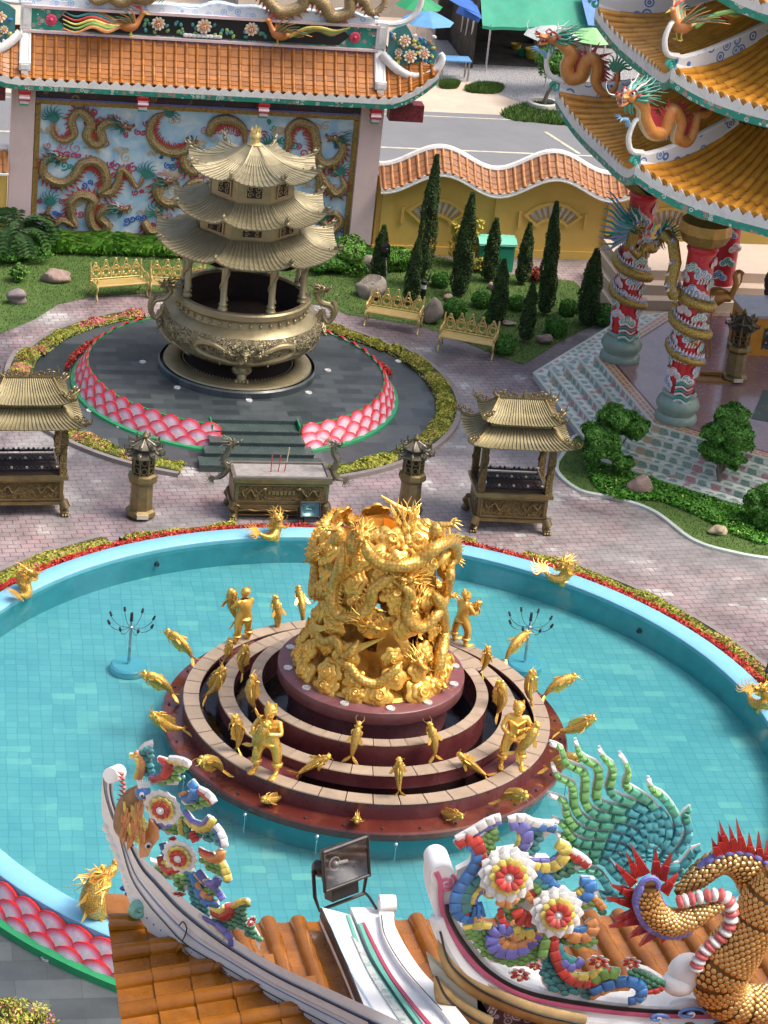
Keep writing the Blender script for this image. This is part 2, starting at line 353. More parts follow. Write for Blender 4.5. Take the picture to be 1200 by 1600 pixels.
STEPG = mat('pale green stair stone', (.54, .60, .54), .4, 0, .08, 3, dirt=(.34, .38, .34), dirt_amt=.4)
BLACK = mat('black paint', (.015, .015, .017), .4, 0, .2, 5)
DARK = mat('dark iron', (.05, .05, .055), .45, .5, .2, 5)
STEEL = mat('galvanised steel', (.5, .5, .52), .3, .8, .1, 6)
BLUE = mat('blue glaze', (.05, .19, .46), .4, 0, .18, 9, .15, 22, dirt=(.16, .15, .13), dirt_amt=.45, ds=7, isl=.22)
PURP = mat('violet blue glaze', (.15, .15, .45), .4, 0, .18, 9, .15, 22, dirt=(.16, .15, .13), dirt_amt=.45, ds=7, isl=.22)
YEL = mat('yellow glaze', (.66, .54, .12), .4, 0, .18, 9, .15, 22, dirt=(.16, .15, .13), dirt_amt=.45, ds=7, isl=.22)
ORA = mat('orange glaze', (.60, .26, .09), .4, 0, .18, 9, .15, 22, dirt=(.16, .15, .13), dirt_amt=.45, ds=7, isl=.22)
REDG = mat('red glaze', (.47, .05, .04), .4, 0, .18, 9, .15, 22, dirt=(.16, .15, .13), dirt_amt=.45, ds=7, isl=.22)
LGRN = mat('leaf green glaze', (.19, .38, .10), .4, 0, .18, 9, .15, 22, dirt=(.16, .15, .13), dirt_amt=.45, ds=7, isl=.22)
DGRN = mat('deep green glaze', (.08, .25, .14), .4, 0, .18, 9, .15, 22, dirt=(.16, .15, .13), dirt_amt=.45, ds=7, isl=.22)
TGRN = mat('blue green glaze', (.06, .27, .27), .4, 0, .18, 9, .15, 22, dirt=(.16, .15, .13), dirt_amt=.45, ds=7, isl=.22)
PINK = mat('pink paint', (.72, .22, .30), .4, 0, .1, 5)
CREAM = mat('cream paint', (.66, .58, .45), .5, 0, .08, 5)
CORAL = mat('orange dragon paint', (.55, .22, .07), .4, .1, .15, 6)
TILE = tilemat('orange glazed roof tile', (.36, .125, .009), (.24, .075, .006), 3, .45)
TILET = tilemat('temple roof tile', (.60, .28, .035), (.44, .18, .022), 2.5, .3)
TILEF = tilemat('amber glazed roof tile', (.30, .105, .006), (.19, .06, .004), 2.2, .22, .14)
TILEW = tilemat('terracotta wall tile', (.46, .20, .065), (.30, .115, .035), 3, .5)
PAVER = pavermat(); SLATE = slatemat(); SLATE2 = slatemat('wet slate paving', 1.1, .3); PTILE = pooltile()
WATER = watermat('pool water', (.54, .75, .765), 2.2, .5); WATERD = watermat('channel water', (.30, .26, .22), 6, .2)
FLORAL = floralmat(); FRET = frettile()
BAND = scrollmat('green scroll band', (.03, .30, .22), [(.75, .75, .70), (.60, .25, .25), (.06, .40, .30)], 7)
ROCK = mat('garden rock', (.28, .24, .20), .8, 0, .25, 5, .8, 9, dirt=(.14, .12, .11), dirt_amt=.7, ds=4, bd=.05)
ASPH = mat('asphalt', (.17, .175, .185), .8, 0, .08, .6, .2, 60)
SAND = mat('sandy verge', (.52, .42, .33), .95, 0, .12, .7, .3, 20, dirt=(.40, .33, .27), dirt_amt=.7, ds=.5)
GRASS = leafmat('lawn blades', (.045, .10, .015), (.085, .17, .03), (.15, .23, .05), .7)
SOIL = mat('mown lawn', (.06, .115, .02), .95, 0, .22, 2.0, .5, 40, dirt=(.12, .17, .04), dirt_amt=.6, ds=1.2)
CYP = leafmat('cypress leaves', (.018, .045, .012), (.05, .10, .022), (.13, .15, .045), .65)
BALL = leafmat('clipped shrub leaves', (.025, .09, .012), (.08, .24, .03), (.22, .42, .08))
BUSH = leafmat('bright bush leaves', (.05, .15, .015), (.12, .30, .03), (.28, .42, .08))
HEDGE = leafmat('yellow green hedge leaves', (.09, .15, .02), (.40, .40, .06), (.62, .55, .12))
FLOW = leafmat('pink hedge flowers', (.45, .06, .08), (.65, .20, .22), (.75, .40, .35))
REDF = leafmat('red crown of thorns flowers', (.45, .03, .03), (.65, .07, .05), (.20, .25, .05))
BARK = mat('grey bark', (.16, .13, .10), .9, 0, .25, 8, .5, 20)
MATS = dict(w=WHITE, b=BLUE, p=PURP, y=YEL, o=ORA, r=REDG, g=LGRN, d=DGRN, t=TGRN, k=PINK, n=BLACK, c=CREAM)
MK = list(MATS); ML = [MATS[k] for k in MK]; MI = {k: i for i, k in enumerate(MK)}
# ------------------------------------------------------------------ foliage
def leaves(pts, nor, size, jit=.6, asp=.5):
    """small folded leaf quads at pts, facing roughly nor; returns verts, faces"""
    n = len(pts); nor = nor+jit*rng.normal(size=(n, 3)); nor /= np.linalg.norm(nor, axis=1)[:, None]
    a = np.cross(nor, rng.normal(size=(n, 3))); a /= np.linalg.norm(a, axis=1)[:, None]; b = np.cross(nor, a)
    s = (size*(.6+.8*rng.random(n)))[:, None]
    V = np.stack([pts-a*s, pts-b*s*asp+nor*s*.15, pts+a*s, pts+b*s*asp+nor*s*.15], 1).reshape(-1, 3)
    F = (np.arange(n)[:, None]*4+np.array([0, 1, 2, 3])).tolist(); return V, F
def sph(n):
    v = rng.normal(size=(n, 3)); return v/np.linalg.norm(v, axis=1)[:, None]
def blob_leaves(M, c, r, n, size, mi=0, fill=.75, wob=.12):
    """a leafy clump: leaves in the outer shell of an uneven ellipsoid"""
    d = sph(n); r = np.broadcast_to(np.asarray(r, float), (3,)); ph = rng.random(6)*6
    k = 1+wob*(np.sin(d[:, 0]*5+ph[0])+np.sin(d[:, 1]*6+ph[1])+np.sin(d[:, 2]*5+ph[2]))
    rad = (fill+(1-fill)*rng.random(n)**.5)*k
    V, F = leaves(np.asarray(c)+d*r*rad[:, None], d, size); M.add(V, F, mi)
# ================================================================== shared sculpture builders
def basis(f, u):
    f = nrm(f); r = nrm(np.cross(f, u)); u = np.cross(r, f); return np.stack([f, r, u], 1)
def head_mb(pos, fwd, up, s, mane_n=14, seg=6, whisk=True, jaw=.22):
    """dragon head; slots 0 skin, 1 spine/lips, 2 horn, 3 mouth, 4 eye, 5 mane, 6 claw"""
    H, Mn, Ho = MB(), MB(), MB(); B = basis(fwd, up); pos = np.asarray(pos, float)
    def q(f, r, u): return pos+s*(B@np.array([f, r, u]))
    def R(p): return B@rotm((0, 1, 0), p)
    H.ell(q(0, 0, 0), s*V3(.34, .27, .25), B, 10, 6, 0); H.ell(q(.40, 0, .02), s*V3(.34, .19, .12), R(-.08), 10, 6, 0)
    H.ell(q(.68, 0, .07), s*V3(.12, .20, .11), B, 8, 5, 0)
    H.ell(q(.32, 0, -jaw), s*V3(.34, .15, .07), R(.35), 8, 5, 0); H.ell(q(.34, 0, -jaw*.5), s*V3(.30, .13, .07), R(.15), 8, 4, 3)
    for e in (-1, 1):
        H.ell(q(.72, e*.11, .15), s*.075, None, 6, 4, 1); H.ell(q(.17, e*.2, .17), s*.095, None, 8, 5, 2); H.ell(q(.225, e*.235, .185), s*.055, None, 6, 4, 4)
        H.tube([q(-.05, e*.24, .2), q(.12, e*.23, .30), q(.32, e*.15, .2)], [s*.03, s*.055, s*.02], 5, mi=1)
        for k in range(3): H.cone(q(.42+.12*k, e*.13, -.03), q(.43+.12*k, e*.13, -.14), s*.028, n=4, mi=2)
        H.cone(q(.58, e*.1, -jaw-.03), q(.6, e*.11, -jaw+.12), s*.026, n=4, mi=2)
        Ho.tube([q(-.05, e*.12, .2), q(-.22, e*.2, .42), q(-.5, e*.24, .5), q(-.72, e*.3, .72)], [s*.055, s*.045, s*.03, s*.008], 6, mi=2)
        Ho.tube([q(-.2, e*.18, .45), q(-.25, e*.3, .62)], [s*.03, s*.006], 5, mi=2)
        H.ell(q(-.12, e*.32, .1), s*V3(.14, .05, .08), R(.5), 6, 4, 1)
        if whisk: Mn.tube(catmull([q(.72, e*.14, .08), q(.95, e*.3, .12), q(1.05, e*.42, .35), q(.95, e*.5, .55)], 8), np.linspace(s*.025, s*.006, 9), 4, mi=2)
    for k in range(mane_n):
        a = -pi*.15+(pi*1.3)*k/(mane_n-1); cr, cu = cos(a), sin(a); L = .75+.25*((k*7) % 3)/2; ww = .12*sin(k*2.1)
        P = catmull([q(-.08, .24*cr, .2*cu), q(-.35, .4*cr+ww, .34*cu), q(-.35-L*.45, .5*cr-ww, .48*cu+.05), q(-.35-L*.9, .72*cr+ww, .7*cu)], seg)
        Mn.tube(P, s*np.linspace(.085, .012, seg+1), 5, flat=.6, mi=5)
    for k in range(4): Mn.tube([q(.15-.08*k, .06*(-1)**k, -jaw-.05), q(.1-.08*k, .08*(-1)**k, -jaw-.32), q(-.05-.08*k, .1*(-1)**k, -jaw-.5)], s*V3(.05, .035, .008), 4, mi=5)
    return dict(head=H, mane=Mn, horns=Ho)
def claw_mb(M, p, d, u, s, leg=None):
    """a leg bone chain ending in four talons"""
    B = basis(d, u); p = np.asarray(p, float)
    def q(f, r, k): return p+s*(B@np.array([f, r, k]))
    M.tube([q(-1.0, 0, -.25) if leg is None else np.asarray(leg, float), q(-.45, 0, .16), q(0, 0, 0)], s*V3(.26, .2, .16), 7, mi=0)
    M.ell(q(.08, 0, 0), s*V3(.2, .2, .12), B, 7, 5, 0)
    for k in range(4):
        a = -.75+.5*k; c, e = cos(a), sin(a)
        M.tube([q(.12*c, .12*e, 0), q(.38*c, .38*e, .1), q(.58*c, .58*e, -.03)], s*V3(.085, .07, .05), 5, mi=0)
        M.cone(q(.56*c, .56*e, -.02), q(.78*c, .78*e, -.17), s*.05, n=5, mi=6)
    M.tube([q(-.1, 0, 0), q(-.3, .1, -.12)], s*V3(.07, .02), 5, mi=6)
def dragon_mbs(pts, r0, normal=(0, -1, 0), side=1, n=None, head=True, s_head=None, fwd=None, up=None, tail=True, legs=(), spine=1.0, k=8, rad=None, dorsal=None, mane_n=14, sp_gap=.9, belly=False, whisk=True):
    """pts run from neck to tail"""
    n = n or max(12, 7*len(pts)); P = catmull(pts, n); m = len(P); t = np.linspace(0, 1, m)
    R = r0*(np.interp(t, [0, .15, .5, .8, 1], [.72, .95, 1.0, .72, .22]) if rad is None else np.interp(t, *rad))
    T = np.gradient(P, axis=0); T /= np.linalg.norm(T, axis=1)[:, None]; nv = np.asarray(normal, float)
    D = np.cross(T, nv)*side if dorsal is None else np.array([np.asarray(dorsal, float)-(np.asarray(dorsal, float)@a)*a for a in T])
    D /= np.linalg.norm(D, axis=1)[:, None]+1e-9; out = {}
    b = MB(); b.tube(P, R, k, up=D[0], mi=0)
    if belly:
        S = np.cross(T, D); bel = MB()
        for i in range(0, m-1): bel.ell(P[i]-D[i]*R[i]*.72, V3(.55, .62, .38)*R[i], basis(T[i], D[i]), 6, 4, 7)
        out['belly'] = bel
    out['body'] = b; sp = MB(); L = np.concatenate([[0], np.cumsum(np.linalg.norm(np.diff(P, axis=0), axis=1))]); d = r0*.6
    if spine:
        while d < L[-1]-r0*.3:
            i = min(int(np.searchsorted(L, d)), m-2); u = (d-L[i-1])/(L[i]-L[i-1]+1e-9); p = P[i-1]*(1-u)+P[i]*u; dd, tt, rr = D[i], T[i], R[i]; h = (.9+.35*(int(d/r0) % 2))*spine*max(rr, .4*r0)
            N_ = np.cross(tt, dd); w_ = .05*r0
            a, c, e = p+dd*rr*.85-tt*rr*.35, p+dd*rr*.85+tt*rr*.35, p+dd*(rr*.85+h)+tt*h*.45
            sp.add([a+N_*w_, c+N_*w_, e, a-N_*w_, c-N_*w_], [(0, 1, 2), (4, 3, 2), (1, 4, 2), (3, 0, 2), (0, 3, 4, 1)], 1); d += sp_gap*max(rr, .35*r0)
        out['spine_fins'] = sp
    sh = s_head or r0*2.6
    if head:
        f = -T[0] if fwd is None else nrm(fwd); uu = (up if up is not None else D[0]); hp = P[0]+f*sh*.12
        out.update(head_mb(hp, f, uu, sh, mane_n, whisk=whisk))
    if tail:
        tm = MB(); f = T[-1]; N_ = nrm(np.cross(f, D[-1]))
        for q in range(9):
            a = -1.15+2.3*q/8; dr = f*cos(a)+D[-1]*sin(a); sd = np.cross(N_, dr); Lq = r0*(3.6-abs(q-4)*.28)
            tm.tube(catmull([P[-1], P[-1]+dr*Lq*.35+sd*r0*.25, P[-1]+dr*Lq*.7-sd*r0*.25, P[-1]+dr*Lq+sd*r0*.3], 7), np.linspace(r0*.28, r0*.03, 8), 5, flat=.6, up=N_, mi=5)
        out['tail_tuft'] = tm
    lg = []
    for (tt, dv, s) in legs:
        i = int(tt*(m-1)); mb = MB(); dv = nrm(dv); c = P[i]+dv*R[i]*1.0+dv*s*.7; claw_mb(mb, c, dv, nv if dorsal is None else dorsal, s, leg=P[i]+dv*R[i]*.4); lg.append(mb)
    out['_legs'] = lg; return out
def join(d):
    M = MB()
    for k, mb in d.items():
        for b in (mb if k == '_legs' else [mb]):
            for V in b.v: M.v.append(V)
            for f in b.f: M.f.append([i+M.n for i in f])
            M.m += b.m; M.n += b.n
    return M
def dragon_parts(parent, d, mats, legname='leg'):
    hd = None
    for k, mb in d.items():
        if k == '_legs':
            for b in mb: part(legname, b, mats, parent)
        elif k == 'head': hd = part('head', mb, mats, parent)
    for k, mb in d.items():
        if k in ('_legs', 'head'): continue
        if k in ('mane', 'horns') and hd is not None: part(k, mb, mats, parent if parent.parent is not None else hd)
        else: part(k, mb, mats, parent)
def spiral(c, ux, uy, r, turns=1.4, n=22, a0=0.0, sgn=1, rin=.12):
    t = np.linspace(0, 1, n); a = a0+sgn*2*pi*turns*t; rr = r*(1-t*(1-rin))
    return np.asarray(c)+np.outer(rr*np.cos(a), ux)+np.outer(rr*np.sin(a), uy)
def cloud_mb(M, c, nrm_, up, r, layers=3, lobes=6, mi=0, mi2=None, th=.16):
    """an auspicious cloud head: stacked scalloped domes with a curl in the middle"""
    B = basis(nrm_, up); ux, uy, w = B[:, 1], B[:, 2], B[:, 0]; c = np.asarray(c, float); ph = rng.random()*6
    for L in range(layers):
        rr = r*(1-.3*L); a = np.linspace(0, 2*pi, lobes*5, endpoint=False); rad = rr*(.70+.30*np.abs(np.cos((a+ph)*lobes/2))**.6)
        o = c+w*(L*th*r*.55); mm = mi if (mi2 is None or L % 2 == 0) else mi2
        P = np.array([[o+k*(x*ux*cos(t)+x*uy*sin(t))+w*h*r for k, h in ((1, -.02), (1.0, th*.45), (.86, th*.8), (.5, th)) ] for t, x in zip(a, rad)])
        M.grid(P, cu=True, mi=mm); k0 = M.n-len(a)*4; M.f.append([k0+4*i+3 for i in range(len(a))]); M.m.append(mm)
    M.tube(spiral(c+w*(layers-1)*th*r*.55+w*th*r, ux, uy, r*.36, 1.5, 16, ph), np.linspace(r*.06, r*.09, 16), 5, mi=mi)
def roof_mb(F, T, P, nu, nv=8, r=.06, segs=6, thick=.05, mif=0, mit=0, cap=True, flatn=None):
    """one roof slope: P(u, v) with u along the eave and v from eave to ridge; F takes the pan tiles, T the tube tiles"""
    uu = np.linspace(0, 1, (flatn or nu)+1); vv = np.linspace(0, 1, nv+1)
    g = np.array([[P(u, v) for v in vv] for u in uu])
    def nor(u, v):
        e = 1e-3; a = P(min(u+e, 1), v)-P(max(u-e, 0), v); b = P(u, min(v+e, 1))-P(u, max(v-e, 0)); n = nrm(np.cross(a, b)); return n if n[2] > 0 else -n
    ns = nor(.5, .5)
    F.grid(g, mi=mif); F.grid(g-ns*thick, mi=mif, flip=True)
    ed = np.stack([g[:, 0], g[:, 0]-ns*thick], 1); F.grid(ed, mi=mif)
    for i in range(nu):
        u = (i+.5)/nu; vs = np.linspace(0, 1, segs+1)
        for j in range(segs):
            v0, v1 = vs[j], vs[j+1]; a, b = P(u, v0), P(u, v1)
            if np.linalg.norm(b-a) < r*.6: continue
            m = P(u, (v0+v1)/2); n = nor(u, (v0+v1)/2); ax = nrm(b-a); sd = np.cross(ax, n); rings = []
            for p, rr in ((a, r*1.06), (m, r), (b+ax*r*.3, r*.9)):
                ang = np.linspace(-.15, pi+.15, 7); rings.append([p+rr*(cos(t)*sd+sin(t)*n) for t in ang])
            T.grid(np.array(rings), mi=mit, flip=True)
            if nu < 60 and i < nu-1 and segs > 1:
                u2 = (i+1.5)/nu; h_ = r*.35; F.add([a+n*h_, P(u2, v0)+n*h_, P(u2, v1)+n*.006, b+n*.006, a, P(u2, v0)], [(0, 1, 2, 3), (4, 5, 1, 0)], mif)
            if j == 0 and cap:
                k = T.n-21; T.f.append([k+q for q in range(7)][::-1]); T.m.append(mit)
def carp(parent_kind='thing', label=None, group=None, name='carp_statue', mats=None):
    """a leaping carp one metre long: tail at the origin, snout at z = 1, belly towards +y"""
    GS, GP = mats or (GOLDS, GOLD)
    t = thing(name, label or '', 'carp statue', group=group) if parent_kind == 'thing' else link(name, None)
    P = catmull([(0, -.02, .12), (0, .05, .3), (0, .07, .55), (0, .0, .8), (0, -.05, .92)], 14); m = len(P)
    R = np.interp(np.linspace(0, 1, m), [0, .2, .45, .7, .88, 1], [.04, .075, .12, .13, .105, .07]); b = MB(); b.tube(P, R, 12, flat=1.25, up=(0, 1, 0))
    bd = part('body', b, GS, t, False)
    h = MB(); h.ell((0, -.07, .93), (.09, .105, .10), None, 10, 7); h.ell((0, -.02, 1.0), (.075, .07, .05)); h.ell((0, -.13, 1.0), (.085, .07, .045))
    for e in (-1, 1):
        h.ell((e*.095, -.12, .9), .035, None, 6, 4); h.tube([(e*.1, -.06, .82), (e*.155, -.03, .8), (e*.15, .03, .72)], [.02, .03, .01], 5)
        h.tube([(e*.03, -.12, .85), (e*.07, -.22, .8), (e*.06, -.27, .66)], [.03, .022, .005], 5)
    h.ell((0, -.185, .88), (.05, .04, .1), None, 8, 5); part('head', h, GP, t, False)
    w = MB()
    for e in (-1, 1): w.tube(catmull([(e*.06, -.08, 1.02), (e*.11, -.16, 1.06), (e*.13, -.24, 1.08), (e*.10, -.30, 1.12)], 7), np.linspace(.009, .004, 8), 4)
    part('whiskers', w, GP, t, False)
    f = MB()
    for e in (-1, 1):
        o = [(0, -.03, .15), (e*.05, -.05, .1), (e*.2, -.07, -.02), (e*.27, -.02, -.1), (e*.15, -.02, -.06), (e*.04, -.02, .03)]
        f.prism(np.array(o), (0, .03, 0)); 
        for q in range(3): f.tube([(e*.02, 0, .1), (e*(.12+.05*q), .0, .0-.03*q)], [.014, .008], 4)
    part('tail_fin', f, GP, t, False)
    d = MB(); o = [(0, -.07, .3), (0, -.13, .36), (0, -.24, .42), (0, -.22, .5), (0, -.26, .56), (0, -.23, .64), (0, -.25, .7), (0, -.16, .76), (0, -.1, .7)]
    d.prism(np.array(o)-V3(.012, 0, 0), (.024, 0, 0)); part('dorsal_fin', d, GP, t, False)
    for e in (-1, 1):
        p = MB(); o = [(e*.12, .06, .72), (e*.2, .1, .66), (e*.27, .13, .54), (e*.2, .14, .52), (e*.12, .12, .6)]; p.prism(np.array(o), (0, .02, .01)); part('side_fin', p, GP, t, False)
    return t
def place(o, b, h, belly, scale=None):
    """stand a carp with its tail at b and its head at h"""
    z = Vector(h)-Vector(b); L = z.length; z.normalize(); y = Vector(belly); y = (y-z*y.dot(z)).normalized(); x = y.cross(z)
    s = scale or L; M = Matrix(((x.x, y.x, z.x), (x.y, y.y, z.y), (x.z, y.z, z.z))).to_4x4()
    o.matrix_world = Matrix.Translation(Vector(b)) @ M @ Matrix.Diagonal((s*.82, s*.82, s, 1)); return o
def skin(name, pts, edges, rad, m, parent, sub=2, root=0):
    me = bpy.data.meshes.new(name); me.from_pydata([tuple(p) for p in pts], edges, []); o = link(name, me, parent)
    k = o.modifiers.new('skin', 'SKIN'); k.use_smooth_shade = True
    for i, r in enumerate(rad): me.skin_vertices[0].data[i].radius = (r, r) if np.ndim(r) == 0 else r
    me.skin_vertices[0].data[root].use_root = True; me.materials.append(m)
    s = o.modifiers.new('sub', 'SUBSURF'); s.levels = s.render_levels = sub; return o
# ================================================================== the setting
ZL = -.50                                                         # the lower court on the near side of the pool
def disc_pts(r, n=96, c=(0, 0), z=0.0, a0=0, a1=2*pi): return [(c[0]+r*cos(a0+(a1-a0)*i/n), c[1]+r*sin(a0+(a1-a0)*i/n), z) for i in range(n)]
def slab(M, out, mi=0): M.add(out, [list(range(len(out)))], mi)
def court(y0, y1, x0, x1, z, R=8.86, yc=-1.0, n=80):
    """ground with a round hole for the pool: far part (y > yc)"""
    a = math.asin(yc/R); arc = [(R*cos(t), R*sin(t), z) for t in np.linspace(pi-a, a, n)]
    return [(x0, yc, z)]+arc+[(x1, yc, z), (x1, y1, z), (x0, y1, z)]
g = MB(); slab(g, court(-1, 260, -160, 190, -.03)[::-1])
a = math.asin(-1/8.86); arc = [(8.86*cos(t), 8.86*sin(t), ZL-.03) for t in np.linspace(a, -pi-a, 80)]
slab(g, ([(190, -1, ZL-.03)]+arc+[(-160, -1, ZL-.03), (-160, -120, ZL-.03), (190, -120, ZL-.03)])[::-1])
struct('ground', g, SAND)
rw = MB(); rw.box((-13.9, -1.06, ZL/2-.02), (10.2, .12, -ZL-.0)); rw.box((13.9, -1.06, ZL/2-.02), (10.2, .12, -ZL))
solo('retaining_wall', rw, STEPG, 'low stone retaining wall between the upper court and the lower slate court', 'wall')
g = MB(); slab(g, court(-1, 28.6, -19, 26, 0.0)[::-1]); struct('paved_court', g, PAVER)
g = MB(); slab(g, ([(19, -1.15, ZL)]+[(8.86*cos(t), 8.86*sin(t), ZL) for t in np.linspace(math.asin(-1.15/8.86), -pi-math.asin(-1.15/8.86), 80)]+[(-19, -1.15, ZL), (-19, -14, ZL), (19, -14, ZL)])[::-1]); struct('lower_court_paving', g, SLATE2)
U0, U1 = -.35, 17.3                                               # centre of the great censer
def smooth_poly(pts, n=12): 
    P = [np.array(p[:2]) for p in pts]; m = len(P); out = []
    for i in range(m):
        a, b, c, d = P[i-1], P[i], P[(i+1) % m], P[(i+2) % m]
        for k in range(n):
            u = k/n; out.append(.5*((2*b)+(c-a)*u+(2*a-5*b+4*c-d)*u*u+(3*b-a-3*c+d)*u**3))
    return np.array(out)
def flat_poly(P, z): return [(float(p[0]), float(p[1]), z) for p in P]
# lawns (poly outlines on the ground), mown turf plus a fringe of blades
lawnL = [(-7.0, 28.2), (-14, 28.2), (-14, 17.5), (-8.5, 19.0), (-6.9, 20.1), (-6.2, 20.6), (-5.2, 21.75), (-4.5, 22.9), (-3.6, 23.5), (-1.9, 24.0), (-.2, 24.1), (1.4, 23.9), (2.8, 23.4), (3.3, 23.0), (3.45, 22.75), (3.9, 22.6), (5.5, 22.0), (6.35, 21.1), (7.2, 19.95), (7.75, 19.4), (8.0, 19.6), (9.3, 21.2), (10.8, 22.7), (11.15, 23.6), (10.9, 26.0), (8.2, 26.6), (7.3, 27.7), (5.6, 28.1), (0, 28.2)]
g = MB(); slab(g, flat_poly(lawnL, .012)[::-1]); struct('lawn', g, SOIL)
isl = smooth_poly([(7.5, 13.5), (7.05, 12.4), (7.35, 11.3), (8.1, 10.9), (8.9, 10.2), (9.4, 8.7), (10.2, 8.05), (11.2, 7.7), (13.4, 7.3), (15, 8.4), (13.2, 10.3), (10.4, 12.0), (9.0, 13.4), (8.2, 14.6)], 8)
g = MB(); P0 = flat_poly(isl, .0); c0 = isl.mean(0)
kb = MB(); out = [(p+(p-c0)/np.linalg.norm(p-c0)*.05) for p in isl]; kb.tube([(q[0], q[1], .03) for q in out], .06, 6, closed=True)
solo('kerb', kb, STEPG, 'pale rubbed kerb that edges the curved planting bed by the stairs', 'kerb')
slab(g, flat_poly(isl, .07)[::-1]); k = len(isl); g.add([(*p, .07) for p in isl]+[(*p, 0) for p in isl], [(i, (i+1) % k, k+(i+1) % k, k+i) for i in range(k)]); struct('planting_bed_turf', g, SOIL)
def inside(P, x, y):
    P = np.asarray(P)[:, :2]; n = len(P); r = np.zeros(len(x), bool); j = n-1
    for i in range(n):
        xi, yi = P[i]; xj, yj = P[j]; c = ((yi > y) != (yj > y)) & (x < (xj-xi)*(y-yi)/(yj-yi+1e-12)+xi); r ^= c; j = i
    return r
def blades(poly, n, h, z, name, m=GRASS, jit=.8):
    P = np.asarray(poly)[:, :2]; lo, hi = P.min(0), P.max(0); x = rng.uniform(lo[0], hi[0], n); y = rng.uniform(lo[1], hi[1], n); k = inside(P, x, y); x, y = x[k], y[k]; n = len(x)
    b = np.stack([x, y, np.full(n, z)], 1); a = rng.random(n)*2*pi; w = np.stack([np.cos(a), np.sin(a), 0*a], 1)*h*.22; hh = h*(.6+.8*rng.random(n))
    t = b+np.stack([rng.normal(size=n)*h*.35, rng.normal(size=n)*h*.35, hh], 1)
    V = np.stack([b-w, b+w, t], 1).reshape(-1, 3); M = MB(); M.add(V, (np.arange(n)[:, None]*3+np.array([0, 1, 2])).tolist()); return tag(link(name, mesh_of(M, name, m, False)), None, None, None, 'stuff')
tag(blades([p for p in lawnL if p[0] > -15], 90000, .045, .012, 'grass'), 'short green grass of the lawns round the bronze censer', 'grass')
tag(blades(isl, 16000, .05, .07, 'grass'), 'short grass rim of the planting bed by the stairs', 'grass')
# road and verge beyond the wall
g = MB(); g.box((10, 38.6, -.012), (300, 8.6, .03)); struct('road', g, ASPH)
g = MB(); y = 38.45; g.box((10, y, .006), (300, .12, .006)); g.box((10, 42.35, .006), (300, .07, .006)); g.box((10, 34.7, .006), (300, .07, .006))
p, q = G(852, 206, .01), G(905, 240, .01); d = q-p; g.box((p+q)/2, (np.hypot(*d[:2]), .13, .007), rz=atan2(d[1], d[0]))
struct('road_marking', g, mat('worn road paint', (.55, .52, .40), .8, 0, .2, 6, dirt=(.25, .24, .2), dirt_amt=.8))
gm, nt_, p_ = nodes('gravel'); co_ = texco(nt_); vv_ = voro(nt_, co_, 14, out='Color'); nt_.links.new(mixc(nt_, 1.0, (.34, .34, .35), ramp(nt_, noise(nt_, co_, 30, 3), [(.3, (.4,)*3), (.7, (1.3,)*3)]), 'MULTIPLY'), p_.inputs['Base Color']); p_.inputs['Roughness'].default_value = .9; bump(nt_, p_, voro(nt_, co_, 14), .8, .05)
pl = [G(*q)[:2] for q in [(680, 60), (690, 128), (735, 126), (790, 150), (850, 168), (960, 176), (1000, 100), (1000, 20), (690, 20)]]
g = MB(); slab(g, flat_poly(smooth_poly(pl, 5), -.02)); struct('gravel_yard', g, gm)
for pg in ([(728, 139), (752, 132), (785, 136), (775, 145), (740, 144)], [(785, 176), (830, 163), (890, 172), (890, 195), (840, 192), (800, 188)], [(690, 130), (715, 130), (712, 137), (692, 137)]):
    tag(blades(smooth_poly([G(*q)[:2] for q in pg], 6), 9000, .16, -.03, 'verge_grass'), 'patchy green grass on the sandy verge across the road', 'grass')
